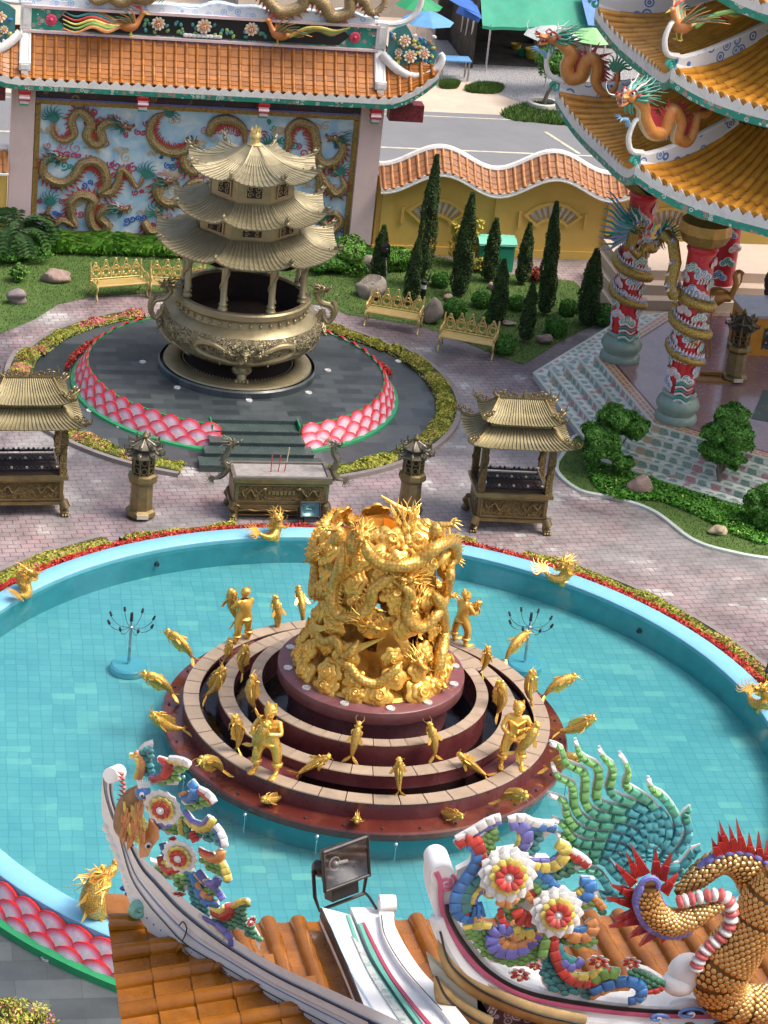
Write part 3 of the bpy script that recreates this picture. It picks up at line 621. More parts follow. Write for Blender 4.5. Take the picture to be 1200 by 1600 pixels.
# ================================================================== pool
t = thing('fountain_pool', 'round turquoise tiled pool with a light blue rim', 'pool', (0, 0, 0))
m = MB(); slab(m, disc_pts(8.42, 96, z=-.5)); part('pool_floor', m, PTILE, t)
m = MB(); m.lathe([(8.38, .11), (8.38, .12), (8.38, .145), (8.41, .165), (8.83, .175), (8.86, .15), (8.86, -.9)], n=144); m.mi = 0
part('coping', m, [BLUEC], t)
m = MB(); m.lathe([(8.37, -.52), (8.37, .12)], n=144); part('inner_wall', m, mat('shaded pool tile', (.11, .37, .42), .4, 0, .12, 2), t)  # darker tile colour paints in the dimming through the water
def petal_ring(parent, c, R, z0, z1, rows, na, a0, a1, mats, out=.22, nm='lotus_petals'):
    """rows of overlapping round lotus petals leaning on a wall"""
    M = MB(); H = (z1-z0)
    for row in range(rows):
        zc = z0+H*(row+.5)/rows; rr = R+out*(1-(row+.3)/rows); w_ = (a1-a0)/na; hh = H/rows*1.12; hw = R*w_*.585; zc = z0+H*(row+1.08)/rows-hh
        for i in range(na+(row % 2)):
            a = a0+w_*(i+.5-(row % 2)*.5)
            if a < a0+w_*.1 and row % 2: a = a0+w_*.32
            if a > a1-w_*.1 and row % 2: a = a1-w_*.32
            o = V3(c[0]+rr*cos(a), c[1]+rr*sin(a), zc); e = V3(cos(a), sin(a), 0); s = V3(-sin(a), cos(a), 0); u = nrm(V3(0, 0, 1)-e*.30); w = np.cross(s, u); w = w if w@e > 0 else -w
            n = 16; ring = [np.array([cos(2*pi*j/n), sin(2*pi*j/n)+(.07 if j == n//4 else 0)*1.0]) for j in range(n)]
            L = [(1.0, -.03, 0), (1.0, .02, 0), (.94, .032, 0), (.90, .032, 0), (.87, .034, 0), (.76, .040, 0), (.64, .045, 0), (.50, .049, 0)]
            base = M.n; V = []
            for sc_, h_, mm in L:
                for q in ring: V.append(o+s*q[0]*hw*sc_+u*(q[1]*hh*sc_-.12*hh*(1-sc_))+w*(h_-.03*abs(q[0])))
            F = []
            M.add(V+[o-u*.12*hh+w*.052], [])
            for l in range(len(L)-1):
                for j in range(n):
                    M.f.append([base+l*n+j, base+l*n+(j+1) % n, base+(l+1)*n+(j+1) % n, base+(l+1)*n+j]); M.m.append([0, 0, 0, 1, 2, 3, 4][l])
            for j in range(n): M.f.append([base+7*n+j, base+7*n+(j+1) % n, base+8*n]); M.m.append(5)
    return part(nm, M, [PETR]+PETG, parent)
PETR = mat('petal rim red', (.55, .02, .025), .35, 0, .1, 5, coat=.2); PETP = mat('petal pink', (.66, .10, .20), .35, 0, .12, 3, coat=.2); PETW = mat('petal pale heart', (.74, .44, .54), .35, 0, .08, 3, coat=.2)
PETG = [mat('petal tone %d' % k, c, .4, 0, .1, 4, dirt=tuple(q*.75 for q in c), dirt_amt=.4, ds=3) for k, c in enumerate(((.52, .20, .06), (.74, .10, .22), (.76, .24, .36), (.78, .44, .54), (.80, .64, .70)))]
petal_ring(t, (0, 0), 8.9, ZL+.12, .12, 3, 44, pi+.14, 2*pi-.14, [PETR, PETP, PETW], .30)
m = MB(); m.lathe([(8.87, ZL+.0), (8.87, ZL+.16), (9.33, ZL+.12), (9.35, ZL+.0)], n=120, a0=pi+.13, a1=2*pi-.13); part('green_lip', m, GREENP, t)
g = MB(); slab(g, disc_pts(8.38, 128, z=.06)); struct('water', g, WATER)
for i, (px, py) in enumerate([(936, 1005), (231, 863)]):
    p = G(px, py, -.1); m = MB(); a = atan2(p[1], p[0]); e = V3(cos(a), sin(a), 0); m.tube([e*8.36+V3(0, 0, -.2), e*8.30+V3(0, 0, -.2)], [.06, .05], 12); solo('inlet_nozzle', m, DARK, ['small dark inlet in the pool wall at the right below the flower edge', 'small dark inlet in the pool wall at the far left'][i], 'nozzle')
# ------------------------------------------------------------------ the tiered fountain
ft = thing('tiered_fountain', 'maroon stone fountain of stepped rings with beige copings', 'fountain', (0, 0, -.88))
m = MB(); m.lathe([(3.74, .0), (3.96, .04), (4.0, .2), (3.97, .24), (3.5, .26), (0.2, .26)], n=128); m2 = MB(); m2.lathe([(3.72, -.52), (3.72, .02)], n=96); part('submerged_wall', m2, _m['shaded pool tile'], ft); part('base_slab', m, mat('wet red stone', (.10, .020, .014), .22, 0, .25, 1.5, dirt=(.17, .06, .035), dirt_amt=.7, coat=.3), ft)  # slab's underwater side is painted in the water's turquoise shade
for nm, ro, ri, zt, zb in (('outer_ring', 3.59, 3.29, .62, .2), ('middle_ring', 2.93, 2.63, .82, .3), ('inner_ring', 2.32, 2.10, 1.10, .3)):
    m = MB(); m.lathe([(ri+.02, zb), (ri+.02, zt-.02)], n=128, mi=0); m.lathe([(ro-.01, zt-.02), (ro-.01, zb)], n=128, mi=0)
    o = part(nm, m, REDM, ft); c = MB()
    k = 44
    for i in range(k): c.lathe([(ri, zt-.02), (ri, zt), (ro, zt), (ro+.01, zt-.02), (ri, zt-.02)], n=4, a0=2*pi*i/k+.003, a1=2*pi*(i+1)/k-.003)
    part('coping', c, mat('beige coping stones', (.36, .275, .20), .5, 0, .1, 3, .1, 60, dirt=(.28, .21, .16), dirt_amt=.7, ds=2.5, isl=.12), o)
m = MB(); m.lathe([(0.05, .5), (1.55, .5), (1.58, 1.2)], n=64); m.lathe([(1.3, 1.22), (1.80, 1.22), (1.82, 1.25), (1.82, 1.48), (1.79, 1.5), (.1, 1.5)], n=96); part('plinth', m, mat('plum stone', (.165, .055, .06), .35, 0, .12, 2, dirt=(.27, .14, .14), dirt_amt=.6), ft)
lt = MB(); lt.lathe([(0.0, .012), (.055, .012), (.06, .02), (.085, .022), (.092, .0)], n=16); LAMPM = mat('frosted lamp glass', (.55, .56, .55), .25, .3, .2, 12)
lme = mesh_of(lt, 'plinth_lamp', [LAMPM])
for px, py in [(459, 1013), (453, 1044), (482, 1074), (540, 1097), (610, 1107), (674, 1102), (712, 1070), (711, 1041), (655, 985), (560, 975), (500, 985)]:
    p = G(px, py, 1.5); p = nrm([p[0], p[1], 0])*1.66; o = link('plinth_lamp', lme, ft); o.location = (p[0], p[1], 1.505+.88)
m = MB(); slab(m, disc_pts(3.31, 96, z=.52)); g = struct('channel_water', m, WATERD)
m = MB(); m.lathe([(2.64, .5), (2.9, .5)], n=8)
for ang in (226, 315, 45, 135):                                    # little plinths the children stand on
    a = radians(ang); m = MB(); m.lathe([(2.94, .3), (2.94, .60), (3.27, .60), (3.27, .3)], n=10, a0=a-.17, a1=a+.17)
    for q in (a-.17, a+.17): m.box((3.105*cos(q), 3.105*sin(q), .45), (.33, .02, .30), rz=q)
    part('stand_block', m, REDM, ft)
st = MB(); 
for i in range(34):
    a = 2*pi*i/34; st.ell((3.86*cos(a), 3.86*sin(a), .265), (.03, .03, .02), None, 8, 4)
part('slab_bolts', st, DARK, ft, kind='stuff')
fish0 = carp('thing', 'x', 'gold carp on the tiered fountain'); used = [0]
def carp_at(b, h, belly, label, scale=None):
    o = fish0 if not used[0] else copy_tree(fish0); used[0] = 1; o['label'] = label
    tip = Vector(h); return place(o, b, tip, belly, scale)
def px_disp(b, dpx, e):
    """solve displacement a*e + c*z that moves a point by dpx in the picture"""
    p0 = PR(b); A = np.stack([PR(b+.1*e)-p0, PR(b+V3(0, 0, .1))-p0], 1)/.1; return np.linalg.solve(A, np.array(dpx, float))
outer = [((305, 1032), (272, 994)), ((276, 1088), (230, 1052)), ((290, 1142), (236, 1120)), ((352, 1205), (300, 1182)), None, None, None, ((778, 1250), (835, 1240)), ((850, 1200), (898, 1182)), ((868, 1145), (926, 1126)), ((845, 1090), (890, 1058)), ((786, 1035), (812, 1000)), ((432, 992), (462, 964)), ((474, 978), (469, 934))]
lab_o = ['gold carp leaping off the outer ring at its far left', 'gold carp on the left rim below the far left one', 'gold carp jumping left from the leftmost edge of the red slab', 'gold carp on the near left of the red slab above the flower ornament', '', '', '', 'gold carp at the near right of the slab pointing right', 'gold carp half hidden behind the green tail fan', 'gold carp jumping right from the rightmost edge of the slab', 'gold carp slanting right off the outer ring above the rightmost one', 'gold carp leaning right just below the right spray head', 'gold carp leaning right on the far rim left of the gold sculpture', 'gold carp standing upright on the far rim right behind the gold sculpture']
for f, lb in zip(outer, lab_o):
    if f is None: continue
    b = G(*f[0], .42); e = nrm([b[0], b[1], 0]); d = px_disp(b, np.array(f[1])-np.array(f[0]), e); d = (np.clip(d[0], .1, .75), np.clip(d[1], .05, .7))
    carp_at(b, b+e*d[0]+V3(0, 0, d[1]), -e+V3(0, 0, -.6), lb, .82)
for (px, py), dx, lb in (((448, 1243), -.28, 'gold carp facing outwards over the near rim, left of the floodlight'), ((558, 1272), 0, 'gold carp facing the viewer over the near rim above the floodlight'), ((684, 1272), .3, 'gold carp facing outwards over the near rim above the left flower ornament')):
    b = G(px, py, .30); b = nrm([b[0], b[1], 0])*3.45+V3(0, 0, .34); e = nrm([b[0], b[1], 0]); h = b+e*.48+V3(dx, 0, .1); carp_at(b, h, V3(0, 0, -1), lb, .6)
mid = [((350, 1035), (362, 1004)), ((320, 1092), (352, 1046)), ((372, 1174), (370, 1112)), ((460, 1212), (515, 1180)), ((624, 1242), (623, 1176)), ((764, 1215), (716, 1178)), ((830, 1100), (828, 1050))]
lab_m = ['small gold carp half hidden in the channel below the far left boy statue', 'gold carp bending right between the outer and middle rings at the left', 'upright gold carp just left of the near left boy statue', 'gold carp slanting up to the right on the near outer ring', 'slim gold carp standing upright at the very front of the outer ring', 'gold carp slanting up to the left on the near outer ring', 'upright gold carp between the outer and middle rings at the far right']
inn = [((378, 1056), (380, 1010)), ((398, 1112), (392, 1058)), ((548, 1188), (560, 1134)), ((680, 1186), (674, 1134)), ((778, 1120), (786, 1062)), ((752, 1052), (765, 1012))]
lab_i = ['gold carp curling up below the far left boy statue', 'upright gold carp at the left of the inner ring', 'gold carp curling up at the front of the inner ring, left one of the pair', 'gold carp curling up at the front of the inner ring, right one of the pair', 'upright gold carp at the right of the inner ring', 'gold carp by the right foot of the gold sculpture']
for (b_, h_), lb, z in [(a, l, .62) for a, l in zip(mid, lab_m)]+[(a, l, .85) for a, l in zip(inn, lab_i)]:
    b = G(*b_, z); e = nrm(CR*V3(1, 1, 0)); d = px_disp(b, np.array(h_)-np.array(b_), e); o_ = nrm([b[0], b[1], 0])
    L = np.hypot(*d); s = max(L, .45); carp_at(b, b+e*d[0]+V3(0, 0, d[1]), -o_ if z < .7 else o_, lb, min(s*1.02, .78))
# ------------------------------------------------------------------ boy statues with carp
def boy(name, label, px, py, face, hold=1, arms=None, h=1.42):
    """face: heading of the statue; a boy in tunic and gathered trousers holding a carp"""
    g = G(px, py, .6); t = thing(name, label, 'statue', (g[0], g[1], .6), 0, 'gold boys with carp on the fountain')
    fx = V3(cos(face), sin(face), 0); sx = V3(sin(face), -cos(face), 0); k = h
    def q(s, f, z): return (sx*s+fx*f+V3(0, 0, z))*k
    P = [q(0, 0, .50), q(0, 0, .60), q(0, .02, .72), q(0, .01, .80), q(0, .02, .845), q(.10, 0, .46), q(.13, .05, .27), q(.14, 0, .05), q(.15, .1, .02), q(-.10, 0, .46), q(-.13, -.03, .27), q(-.14, -.03, .05), q(-.15, .07, .02),
         q(.14, .01, .775), q(.20, .08, .65), q(.12, .22, .62), q(-.14, .01, .775), q(-.20, .08, .66), q(-.06, .22, .70)]
    Ed = [(0, 1), (1, 2), (2, 3), (3, 4), (0, 5), (5, 6), (6, 7), (7, 8), (0, 9), (9, 10), (10, 11), (11, 12), (2, 13), (13, 14), (14, 15), (2, 16), (16, 17), (17, 18)]
    Rr = [.10, .10, .115, .06, .045, .082, .07, .036, .03, .082, .07, .036, .03, .05, .04, .03, .05, .04, .03]
    skin('body', P, Ed, [r*k for r in Rr], GOLD, t)
    m = MB(); B = basis(fx, (0, 0, 1)); m.ell(q(0, .03, .925), V3(.078, .072, .092)*k, B, 12, 9); m.ell(q(0, .105, .915), V3(.016, .014, .022)*k, B, 6, 4)
    for e in (-1, 1): m.ell(q(e*.075, .02, .92), V3(.018, .012, .028)*k, B, 6, 4); m.ell(q(e*.03, .094, .94), V3(.01, .013, .008)*k, B, 6, 4); m.ell(q(e*.03, .09, .885), V3(.012, .012, .01)*k, B, 6, 4)
    m.tube([q(-.022, .097, .878), q(0, .104, .874), q(.022, .097, .878)], .006*k, 4)
    hd = part('head', m, GOLD, t, False); c = MB(); c.ell(q(0, .005, .965), V3(.086, .084, .068)*k, B, 12, 6); c.tube([q(-.05, .0, 1.0), q(-.06, 0, 1.05)], [.03*k, .012*k], 7); c.tube([q(.05, .0, 1.0), q(.06, 0, 1.05)], [.03*k, .012*k], 7)
    c.lathe([(.082*k, -.01), (.09*k, 0), (.082*k, .015)], q(0, .01, .955), 14); part('headscarf', c, GOLD, hd, False)
    c = MB(); c.lathe([(.125*k, 0), (.135*k, .02*k), (.105*k, .05*k), (.105*k, .09*k)], q(0, 0, .455), 16); c.tube([q(.12, .05, .76), q(0, .11, .70), q(-.12, .05, .76)], [.02*k, .03*k, .02*k], 6); part('tunic', c, GOLD, t, False)
    for e in (-1, 1):
        c = MB(); c.lathe([(.05*k, -.025*k), (.075*k, -.015*k), (.078*k, .02*k), (.06*k, .04*k)], q(e*.137, .02 if e > 0 else -.03, .15), 12); part('trouser_cuff', c, GOLD, t, False)
        c = MB(); B2 = basis(fx, (0, 0, 1)); c.ell(q(e*.15, .09, .022), V3(.095, .045, .03)*k, B2, 10, 5)
        for j in range(5): c.ell(q(e*.15+(j-2)*.016, .18-.004*abs(j-2)**2, .02), V3(.02, .009, .012)*k, B2, 6, 4)
        part('foot', c, GOLD, t, False)
    for e, (a, b_, c_) in ((1, (.12, .22, .62)), (-1, (-.06, .22, .70))):
        c = MB(); p0 = q(a, b_, c_); dr = nrm(sx*(-e)*.8+fx*.5); up_ = V3(0, 0, 1); wr = np.cross(dr, up_)
        c.ell(p0+dr*.03*k, V3(.042, .028, .016)*k, basis(dr, fx), 8, 5)
        for j in range(4):
            o0 = p0+dr*.055*k+up_*(j-1.5)*.013*k; c.tube([o0, o0+dr*.03*k+fx*.006*k, o0+dr*(.05-.004*abs(j-1.5))*k-fx*.012*k], [.0075*k, .007*k, .005*k], 5)
        c.tube([p0+dr*.02*k+up_*.02*k, p0+dr*.035*k+up_*.05*k], [.009*k, .006*k], 5); part('hand', c, GOLD, t, False)
    f = carp('part', name='carp'); f.parent = t; o0 = q(*hold[0]); o1 = q(*hold[1]); z = Vector(o1-o0); L = z.length; z.normalize(); y = Vector(fx); y = (y-z*y.dot(z)).normalized(); x = y.cross(z)
    f.matrix_world = Matrix.Translation(Vector(o0)) @ Matrix(((x.x, y.x, z.x), (x.y, y.y, z.y), (x.z, y.z, z.z))).to_4x4() @ Matrix.Scale(L, 4)
    return t
boy('boy_statue', 'gold boy statue at the far left of the fountain, back turned, hugging an upright carp', 378, 1003, radians(118), ((.02, .22, .28), (-.16, .24, .92)), h=1.2)
boy('boy_statue', 'gold boy statue at the near left facing the viewer, carp on his chest', 415, 1207, radians(238), ((.16, .16, .40), (-.05, .26, .86)), h=1.42)
boy('boy_statue', 'gold boy statue at the far right, half behind the gold sculpture, one arm out', 718, 1006, radians(25), ((-.12, .16, .42), (.1, .28, .80)), h=1.2)
boy('boy_statue', 'gold boy statue at the near right of the fountain, legs apart, holding a slanting carp', 798, 1196, radians(262), ((.02, .22, .28), (-.26, .24, .80)), h=1.36)
# ------------------------------------------------------------------ the gold dragon sculpture
gs = thing('dragon_sculpture', 'tall golden sculpture of coiling dragons and clouds in the middle of the fountain', 'sculpture', (0, 0, 1.5))
def RS(z): return np.interp(z, [1.5, 2.0, 2.6, 3.3, 4.0, 4.6], [1.38, 1.24, 1.14, 1.12, 1.16, 1.2])
def onc(px, py, off=0.0):
    """the point where the line of sight meets the sculpture's curved face"""
    D = ray(px, py); R = 1.2
    for _ in range(8):
        a = D[0]**2+D[1]**2; b = 2*(CP[0]*D[0]+CP[1]*D[1]); c = CP[0]**2+CP[1]**2-(R+off)**2; dd = b*b-4*a*c
        t_ = (-b-sqrt(max(dd, 0)))/(2*a); P = CP+D*t_; R = RS(P[2])
    return P
m = MB(); na, nz = 40, 26; grid = []
for i in range(na):
    col = []
    for j in range(nz):
        z = 1.5+2.75*j/(nz-1); a = 2*pi*i/na; col.append(np.array([cos(a), sin(a), 0])*(RS(z)*.76+.12*sin(3*a+2.2*z)+.09*sin(5*a-3.1*z+1)+.05*sin(9*a+5*z))+V3(0, 0, z))
    grid.append(col)
gd = np.array(grid); F = []; holes = [(onc(600, 945), .30), (onc(575, 1020), .24), (onc(660, 995), .28), (onc(598, 860), .2), (onc(668, 905), .14)]
M0 = MB(); V = gd.reshape(-1, 3)
for i in range(na):
    for j in range(nz-1):
        q = (i*nz+j, ((i+1) % na)*nz+j, ((i+1) % na)*nz+j+1, i*nz+j+1); c = V[list(q)].mean(0)
        if min(min(np.linalg.norm((c-h[0]*V3(.86, .86, 1)-V3(0, 0, 0))/h[1]) for h in holes), min(np.linalg.norm((c-h[0]*V3(-.86, -.86, 1))/h[1]) for h in holes)) > 1: F.append(q)
M0.add(V, F); M0.add(V*V3(.86, .86, 1), [f[::-1] for f in F]); M0.lathe([(1.45, 1.5), (1.4, 1.56), (.5, 1.6)], n=40)
part('rock_core', M0, GOLD, gs)
nc = 0
for ring, (zc, n, r) in enumerate([(1.64, 16, .29), (1.95, 13, .26), (2.28, 10, .27), (2.62, 9, .27), (2.98, 9, .28), (3.34, 9, .27), (3.7, 9, .28), (4.0, 9, .28), (4.22, 10, .26)]):
    for i in range(n):
        a = 2*pi*(i+.5*(ring % 2))/n+.2*ring+rng.normal()*.05; z = zc+rng.normal()*.05; R = RS(z)*(.99 if ring < 2 else .95)
        if ring < 2: R = RS(z)*1.0+.05
        if ring > 1 and min(np.linalg.norm(V3(R*cos(a), R*sin(a), z)-h[0]) for h in holes) < .27: continue
        e = V3(cos(a), sin(a), .55 if ring < 2 else (.15 if ring < 6 else .5)); mm = MB(); cloud_mb(mm, V3(R*cos(a), R*sin(a), z), nrm(e), (0, 0, 1), r*(.85+.3*rng.random()), 3, 5+(i % 3), th=.3); part('cloud', mm, GOLD, gs); nc += 1
for i in range(9):                                                 # billowing clouds close the top
    a = i*2.4; R = .12+.085*i; mm = MB(); cloud_mb(mm, V3(R*cos(a), R*sin(a), 4.02+.14*(i % 3)), nrm(V3(cos(a)*.5, sin(a)*.5-.3, 1)), (0, 0, 1) if 0 else (1, 0, .1), .30+.03*(i % 3), 3, 5+i % 3, th=.3); part('cloud', mm, GOLD, gs)
def gdragon(px, r, head=True, s=.42, fwd=None, up=(0, 0, 1), legs=(), off=.12, flipx=False, side=1, **kw):
    P = [onc(x, y, off+(.06 if i % 2 else 0)) for i, (x, y) in enumerate(px)]
    d = dragon_mbs(P, r, dorsal=None, normal=nrm(V3(P[len(P)//2][0], P[len(P)//2][1], 0)), side=side, head=head, s_head=s, rad=None if head else ([0, .12, .88, 1], [.2, 1, 1, .2]), fwd=fwd, up=up, legs=legs, spine=.8, k=10, tail=head, sp_gap=.8, **kw)
    return d
DG = [GOLDD, GOLD, GOLD, GOLD, GOLD, GOLD, GOLD]
specs = [
 dict(px=[(568, 838), (575, 862), (595, 880), (625, 884), (655, 876), (682, 855), (706, 846), (712, 868), (700, 890)], r=.125, head=False, side=-1),
 dict(px=[(537, 845), (532, 880), (522, 915), (520, 945), (532, 962), (558, 964), (578, 945), (583, 922), (604, 905), (622, 900)], r=.115, head=False, side=-1),
 dict(px=[(612, 905), (640, 925), (634, 950), (640, 972), (660, 980), (682, 960), (696, 930), (702, 900), (708, 880)], r=.115, head=False, side=-1),
 dict(px=[(560, 1000), (548, 1020), (535, 1022), (525, 1000), (506, 1002), (492, 985)], r=.09, head=False, side=-1),
 dict(px=[(628, 1034), (612, 1052), (588, 1068), (562, 1060), (545, 1040), (525, 1030)], r=.10, head=False, side=-1),
 dict(px=[(680, 1060), (690, 1020), (694, 985), (690, 950), (676, 925)], r=.12, head=False, side=1)]
for sp in specs:
    d = gdragon(**sp); e = V3(0, 0, 0)
    o = bpy.data.objects.new('dragon', None); COL.objects.link(o); o.parent = gs; dragon_parts(o, d, DG)
for sp in specs[:4]:                                               # the coils go on round the back
    d = gdragon(**sp); mm = join(d); mm.v = [v*V3(-1, -1, .9) for v in mm.v]; part('dragon_coil', mm, DG, gs)
for (hx, hy), s, fw, up in [((636, 826), .42, (0.05, -1, -.9), (0, -.8, 1)), ((650, 940), .34, (-.2, -1, -.3), (0, 0, 1)), ((578, 975), .36, (.9, -.5, -.35), (0, 0, 1)), ((655, 1035), .32, (.6, -1, -.4), (0, 0, 1)), ((566, 838), .36, (-.3, -1, .1), (.2, -.2, 1)), ((690, 1062), .28, (.3, -1, -.6), (0, 0, 1)), ((640, 905), .34, (-.9, -.5, .2), (0, 0, 1))]:
    p = onc(hx, hy, .16); o = bpy.data.objects.new('dragon_head', None); COL.objects.link(o); o.parent = gs
    dragon_parts(o, head_mb(p, fw, up, s, 16), DG)
for (hx, hy), dr, s in [((512, 826), (-1, -.1, .35), .34), ((504, 868), (-1, -.2, .3), .3), ((497, 935), (-1, -.2, .25), .3), ((702, 820), (1, -.1, .35), .34), ((712, 878), (1, -.2, .2), .26), ((705, 930), (1, -.3, -.1), .26), ((588, 960), (1, -.5, -.2), .26), ((552, 828), (-.3, -.3, 1), .26), ((690, 1058), (.4, -1, -.5), .22)]:
    p = onc(hx, hy, .08); mm = MB(); claw_mb(mm, p, dr, (0, -.3, 1), s); mm.ell(p-nrm(dr)*s*.7-V3(0, 0, .12), V3(.16, .16, .24), None, 10, 7, 0); part('claw', mm, DG, gs)
for a in np.linspace(0, 2*pi, 9)[:-1]:                             # flame-like mane and drapery folds between the coils
    mm = MB(); z0 = 2.2+.9*(int(a*7) % 3)
    for k in range(4): mm.tube(catmull([V3(cos(a+k*.05), sin(a+k*.05), 0)*RS(z0)*.92+V3(0, 0, z0), V3(cos(a+.1+k*.06), sin(a+.1+k*.06), 0)*(RS(z0)+.08)+V3(0, 0, z0+.25), V3(cos(a+.35+k*.12), sin(a+.35+k*.12), 0)*(RS(z0)+.02)+V3(0, 0, z0+.36+.08*k)], 6), [.06, .08, .08, .07, .06, .04, .015], 6)
    part('mane_folds', mm, GOLD, gs)
# ------------------------------------------------------------------ dragon-fish spouts on the pool rim
def spout(px, py, z, face, s, label):
    g = G(px, py, z); g = nrm([g[0], g[1], 0])*8.45+V3(0, 0, .18) if np.hypot(g[0], g[1]) > 7 else g
    t = thing('dragon_fish_spout', label, 'statue', g, 0, 'gold dragon fish on the pool rim'); e = -nrm([g[0], g[1], 0]); sd = np.cross(e, V3(0, 0, 1)); up = V3(0, 0, 1)
    def q(f, r, u): return g+(e*f+sd*r+up*u)*s
    d = dragon_mbs([q(.05, 0, .62), q(-.12, 0, .42), q(-.1, 0, .16), q(.1, .1, .0), q(.22, .35, .02), q(.2, .6, .14)], .17*s, normal=sd, side=1, head=True, s_head=.42*s, fwd=e+V3(0, 0, .15), up=V3(0, 0, 1), dorsal=-e+V3(0, 0, .4), tail=True, mane_n=10, spine=1.0, k=12, rad=([0, .3, .7, 1], [1, 1.35, .8, .3]))
    dragon_parts(t, d, [GOLDS]+[GOLD]*6); mm = MB()
    for r in (-1, 1): mm.tube(catmull([q(.0, r*.14, .3), q(.1, r*.3, .3), q(.05, r*.42, .42)], 5), [.07*s, .09*s, .09*s, .07*s, .04*s, .01*s], 6, flat=.4)
    part('side_fins', mm, GOLD, t); b = MB(); b.lathe([(.16*s, -.14), (.16*s, -.02), (.1*s, .02)], g, 12); part('socket', b, GOLD, t)
    return t
for px, py, lb in [(62, 930, 'gold dragon fish spout on the pool rim at the far left'), (438, 850, 'gold dragon fish spout on the far pool rim beside the black spotlight'), (868, 915, 'gold dragon fish spout on the far right rim, tail over the water'), (1180, 1105, 'gold dragon fish spout on the pool rim at the right edge, seen from behind'), (165, 1418, 'gold dragon fish spout at the near left, partly behind the orange roof corner')]:
    spout(px, py, .18, 0, .70 if py < 1200 else 1.1, lb)
def spray(px, py, label):
    g = G(px, py, -.1); t = thing('spray_head', label, 'fountain nozzle', (g[0], g[1], -.88), 0, 'black spray heads standing in the pool')
    m = MB(); m.lathe([(.0, .38), (.36, .38), (.38, .40), (.38, .52), (.34, .56), (.0, .56)], n=32, c=(0, 0, 0)); part('base', m, mat('sunk base paint', (.20, .50, .62), .5, 0, .08, 3), t, False)
    m = MB(); m.tube([(0, 0, .6), (0, 0, 1.35), (0, 0, 1.62)], [.035, .03, .02], 10); m.ell((0, 0, 1.4), (.05, .05, .04)); part('pole', m, STEEL, t, False)
    m = MB(); m.tube([(0, 0, 1.55), (0, 0, 1.74)], [.035, .03], 8); part('centre_jet', m, DARK, t, False)
    for i in range(8):
        a = 2*pi*i/8+.2; c, s = cos(a), sin(a); m = MB(); m.tube(catmull([(0, 0, 1.4), (.25*c, .25*s, 1.36), (.42*c, .42*s, 1.46), (.48*c, .48*s, 1.56)], 6), .007, 4)
        m.tube([(.46*c, .46*s, 1.53), (.5*c, .5*s, 1.62)], [.03, .022], 6); part('jet_arm', m, DARK, t, False)
spray(202, 1022, 'black many-armed spray head on a round blue base left of the fountain'); spray(822, 1020, 'black many-armed spray head on a round blue base right of the fountain')
sb = MB(); 
for i in range(7):
    a = radians((205, 228, 248, 268, 287, 308, 330)[i]); m = MB(); p = V3(4.15*cos(a), 4.15*sin(a), .0); m.tube([p+V3(0, 0, -.3), p+V3(0, 0, .06)], .012, 5); m.ell(p+V3(0, 0, .10), .04, None, 10, 6)
    tag(link('water_light', mesh_of(m, 'water_light', [mat('chrome', (.6, .62, .65), .15, .9, .05)])), 'small round chrome light standing in the water at the edge of the red slab', 'light', 'small lights round the slab')
# ================================================================== censer platform
pt = thing('lotus_platform', 'round slate platform ringed by pink lotus petals under the bronze censer', 'platform', (U0, U1, 0))
m = MB(); slab(m, disc_pts(5.2, 128, (U0, U1), .006)); part('outer_disc', m, SLATE2, pt)
m = MB(); a_ = math.acos(1.06/3.79); arc = [(U0+3.79*cos(t_), U1+3.79*sin(t_), .55) for t_ in np.linspace(-a_, -pi+a_+2*pi, 120)]; slab(m, arc+[(U0-1.06, 14.0, .55), (U0+1.06, 14.0, .55)]); part('slate_top', m, SLATE, pt)
m = MB(); m.lathe([(3.8, .0), (3.8, .56)], (U0, U1, 0), 120, a0=-a_, a1=-pi+a_+2*pi); m.box((U0-1.075, 13.8, .3), (.03, .5, .6)); m.box((U0+1.075, 13.8, .3), (.03, .5, .6)); part('core_wall', m, GREENP, pt)
m = MB(); m.lathe([(3.765, .552), (3.77, .58), (3.81, .58), (3.82, .54)], (U0, U1, 0), 128, a0=-pi/2+.31, a1=1.5*pi-.24); part('green_rim', m, GREENP, pt)
m = MB(); m.lathe([(3.82, .0), (4.22, .0), (4.20, .06), (3.9, .12)], (U0, U1, 0), 128, a0=-pi/2+.31, a1=1.5*pi-.24); part('green_foot', m, GREENP, pt)
petal_ring(pt, (U0, U1), 3.80, .07, .62, 3, 44, -pi/2+.30, 1.5*pi-.23, [PETR, PETP, PETW], .32)
STEPD = mat('dark green slate steps', (.055, .08, .075), .3, 0, .15, 2, dirt=(.10, .12, .12), dirt_amt=.5)
for i in range(4):                                                # a straight flight down to the court
    z = (.46, .36, .27, .18)[i]; y = (14.0, 13.55, 13.1, 12.65, 12.15)[i:i+2]; hw = (1.055, 1.16, 1.32, 1.5)[i]; m = MB(); m.box((U0-.02, (y[0]+y[1])/2, z/2-.003*(i+1)), (2*hw, y[0]-y[1]+.04, z)); m.box((U0-.02, y[1]-.01, z-.014), (2*hw+.02, .05, .03)); part('step', m, STEPD, pt)
m = MB(); m.box((U0, 13.99, .50), (2.11, .02, .094)); part('riser', m, STEPD, pt)
lme = mesh_of(lt, 'floor_lamp', [mat('lamp glass bright', (.7, .7, .68), .2, .2, .1)])
k_ = 0
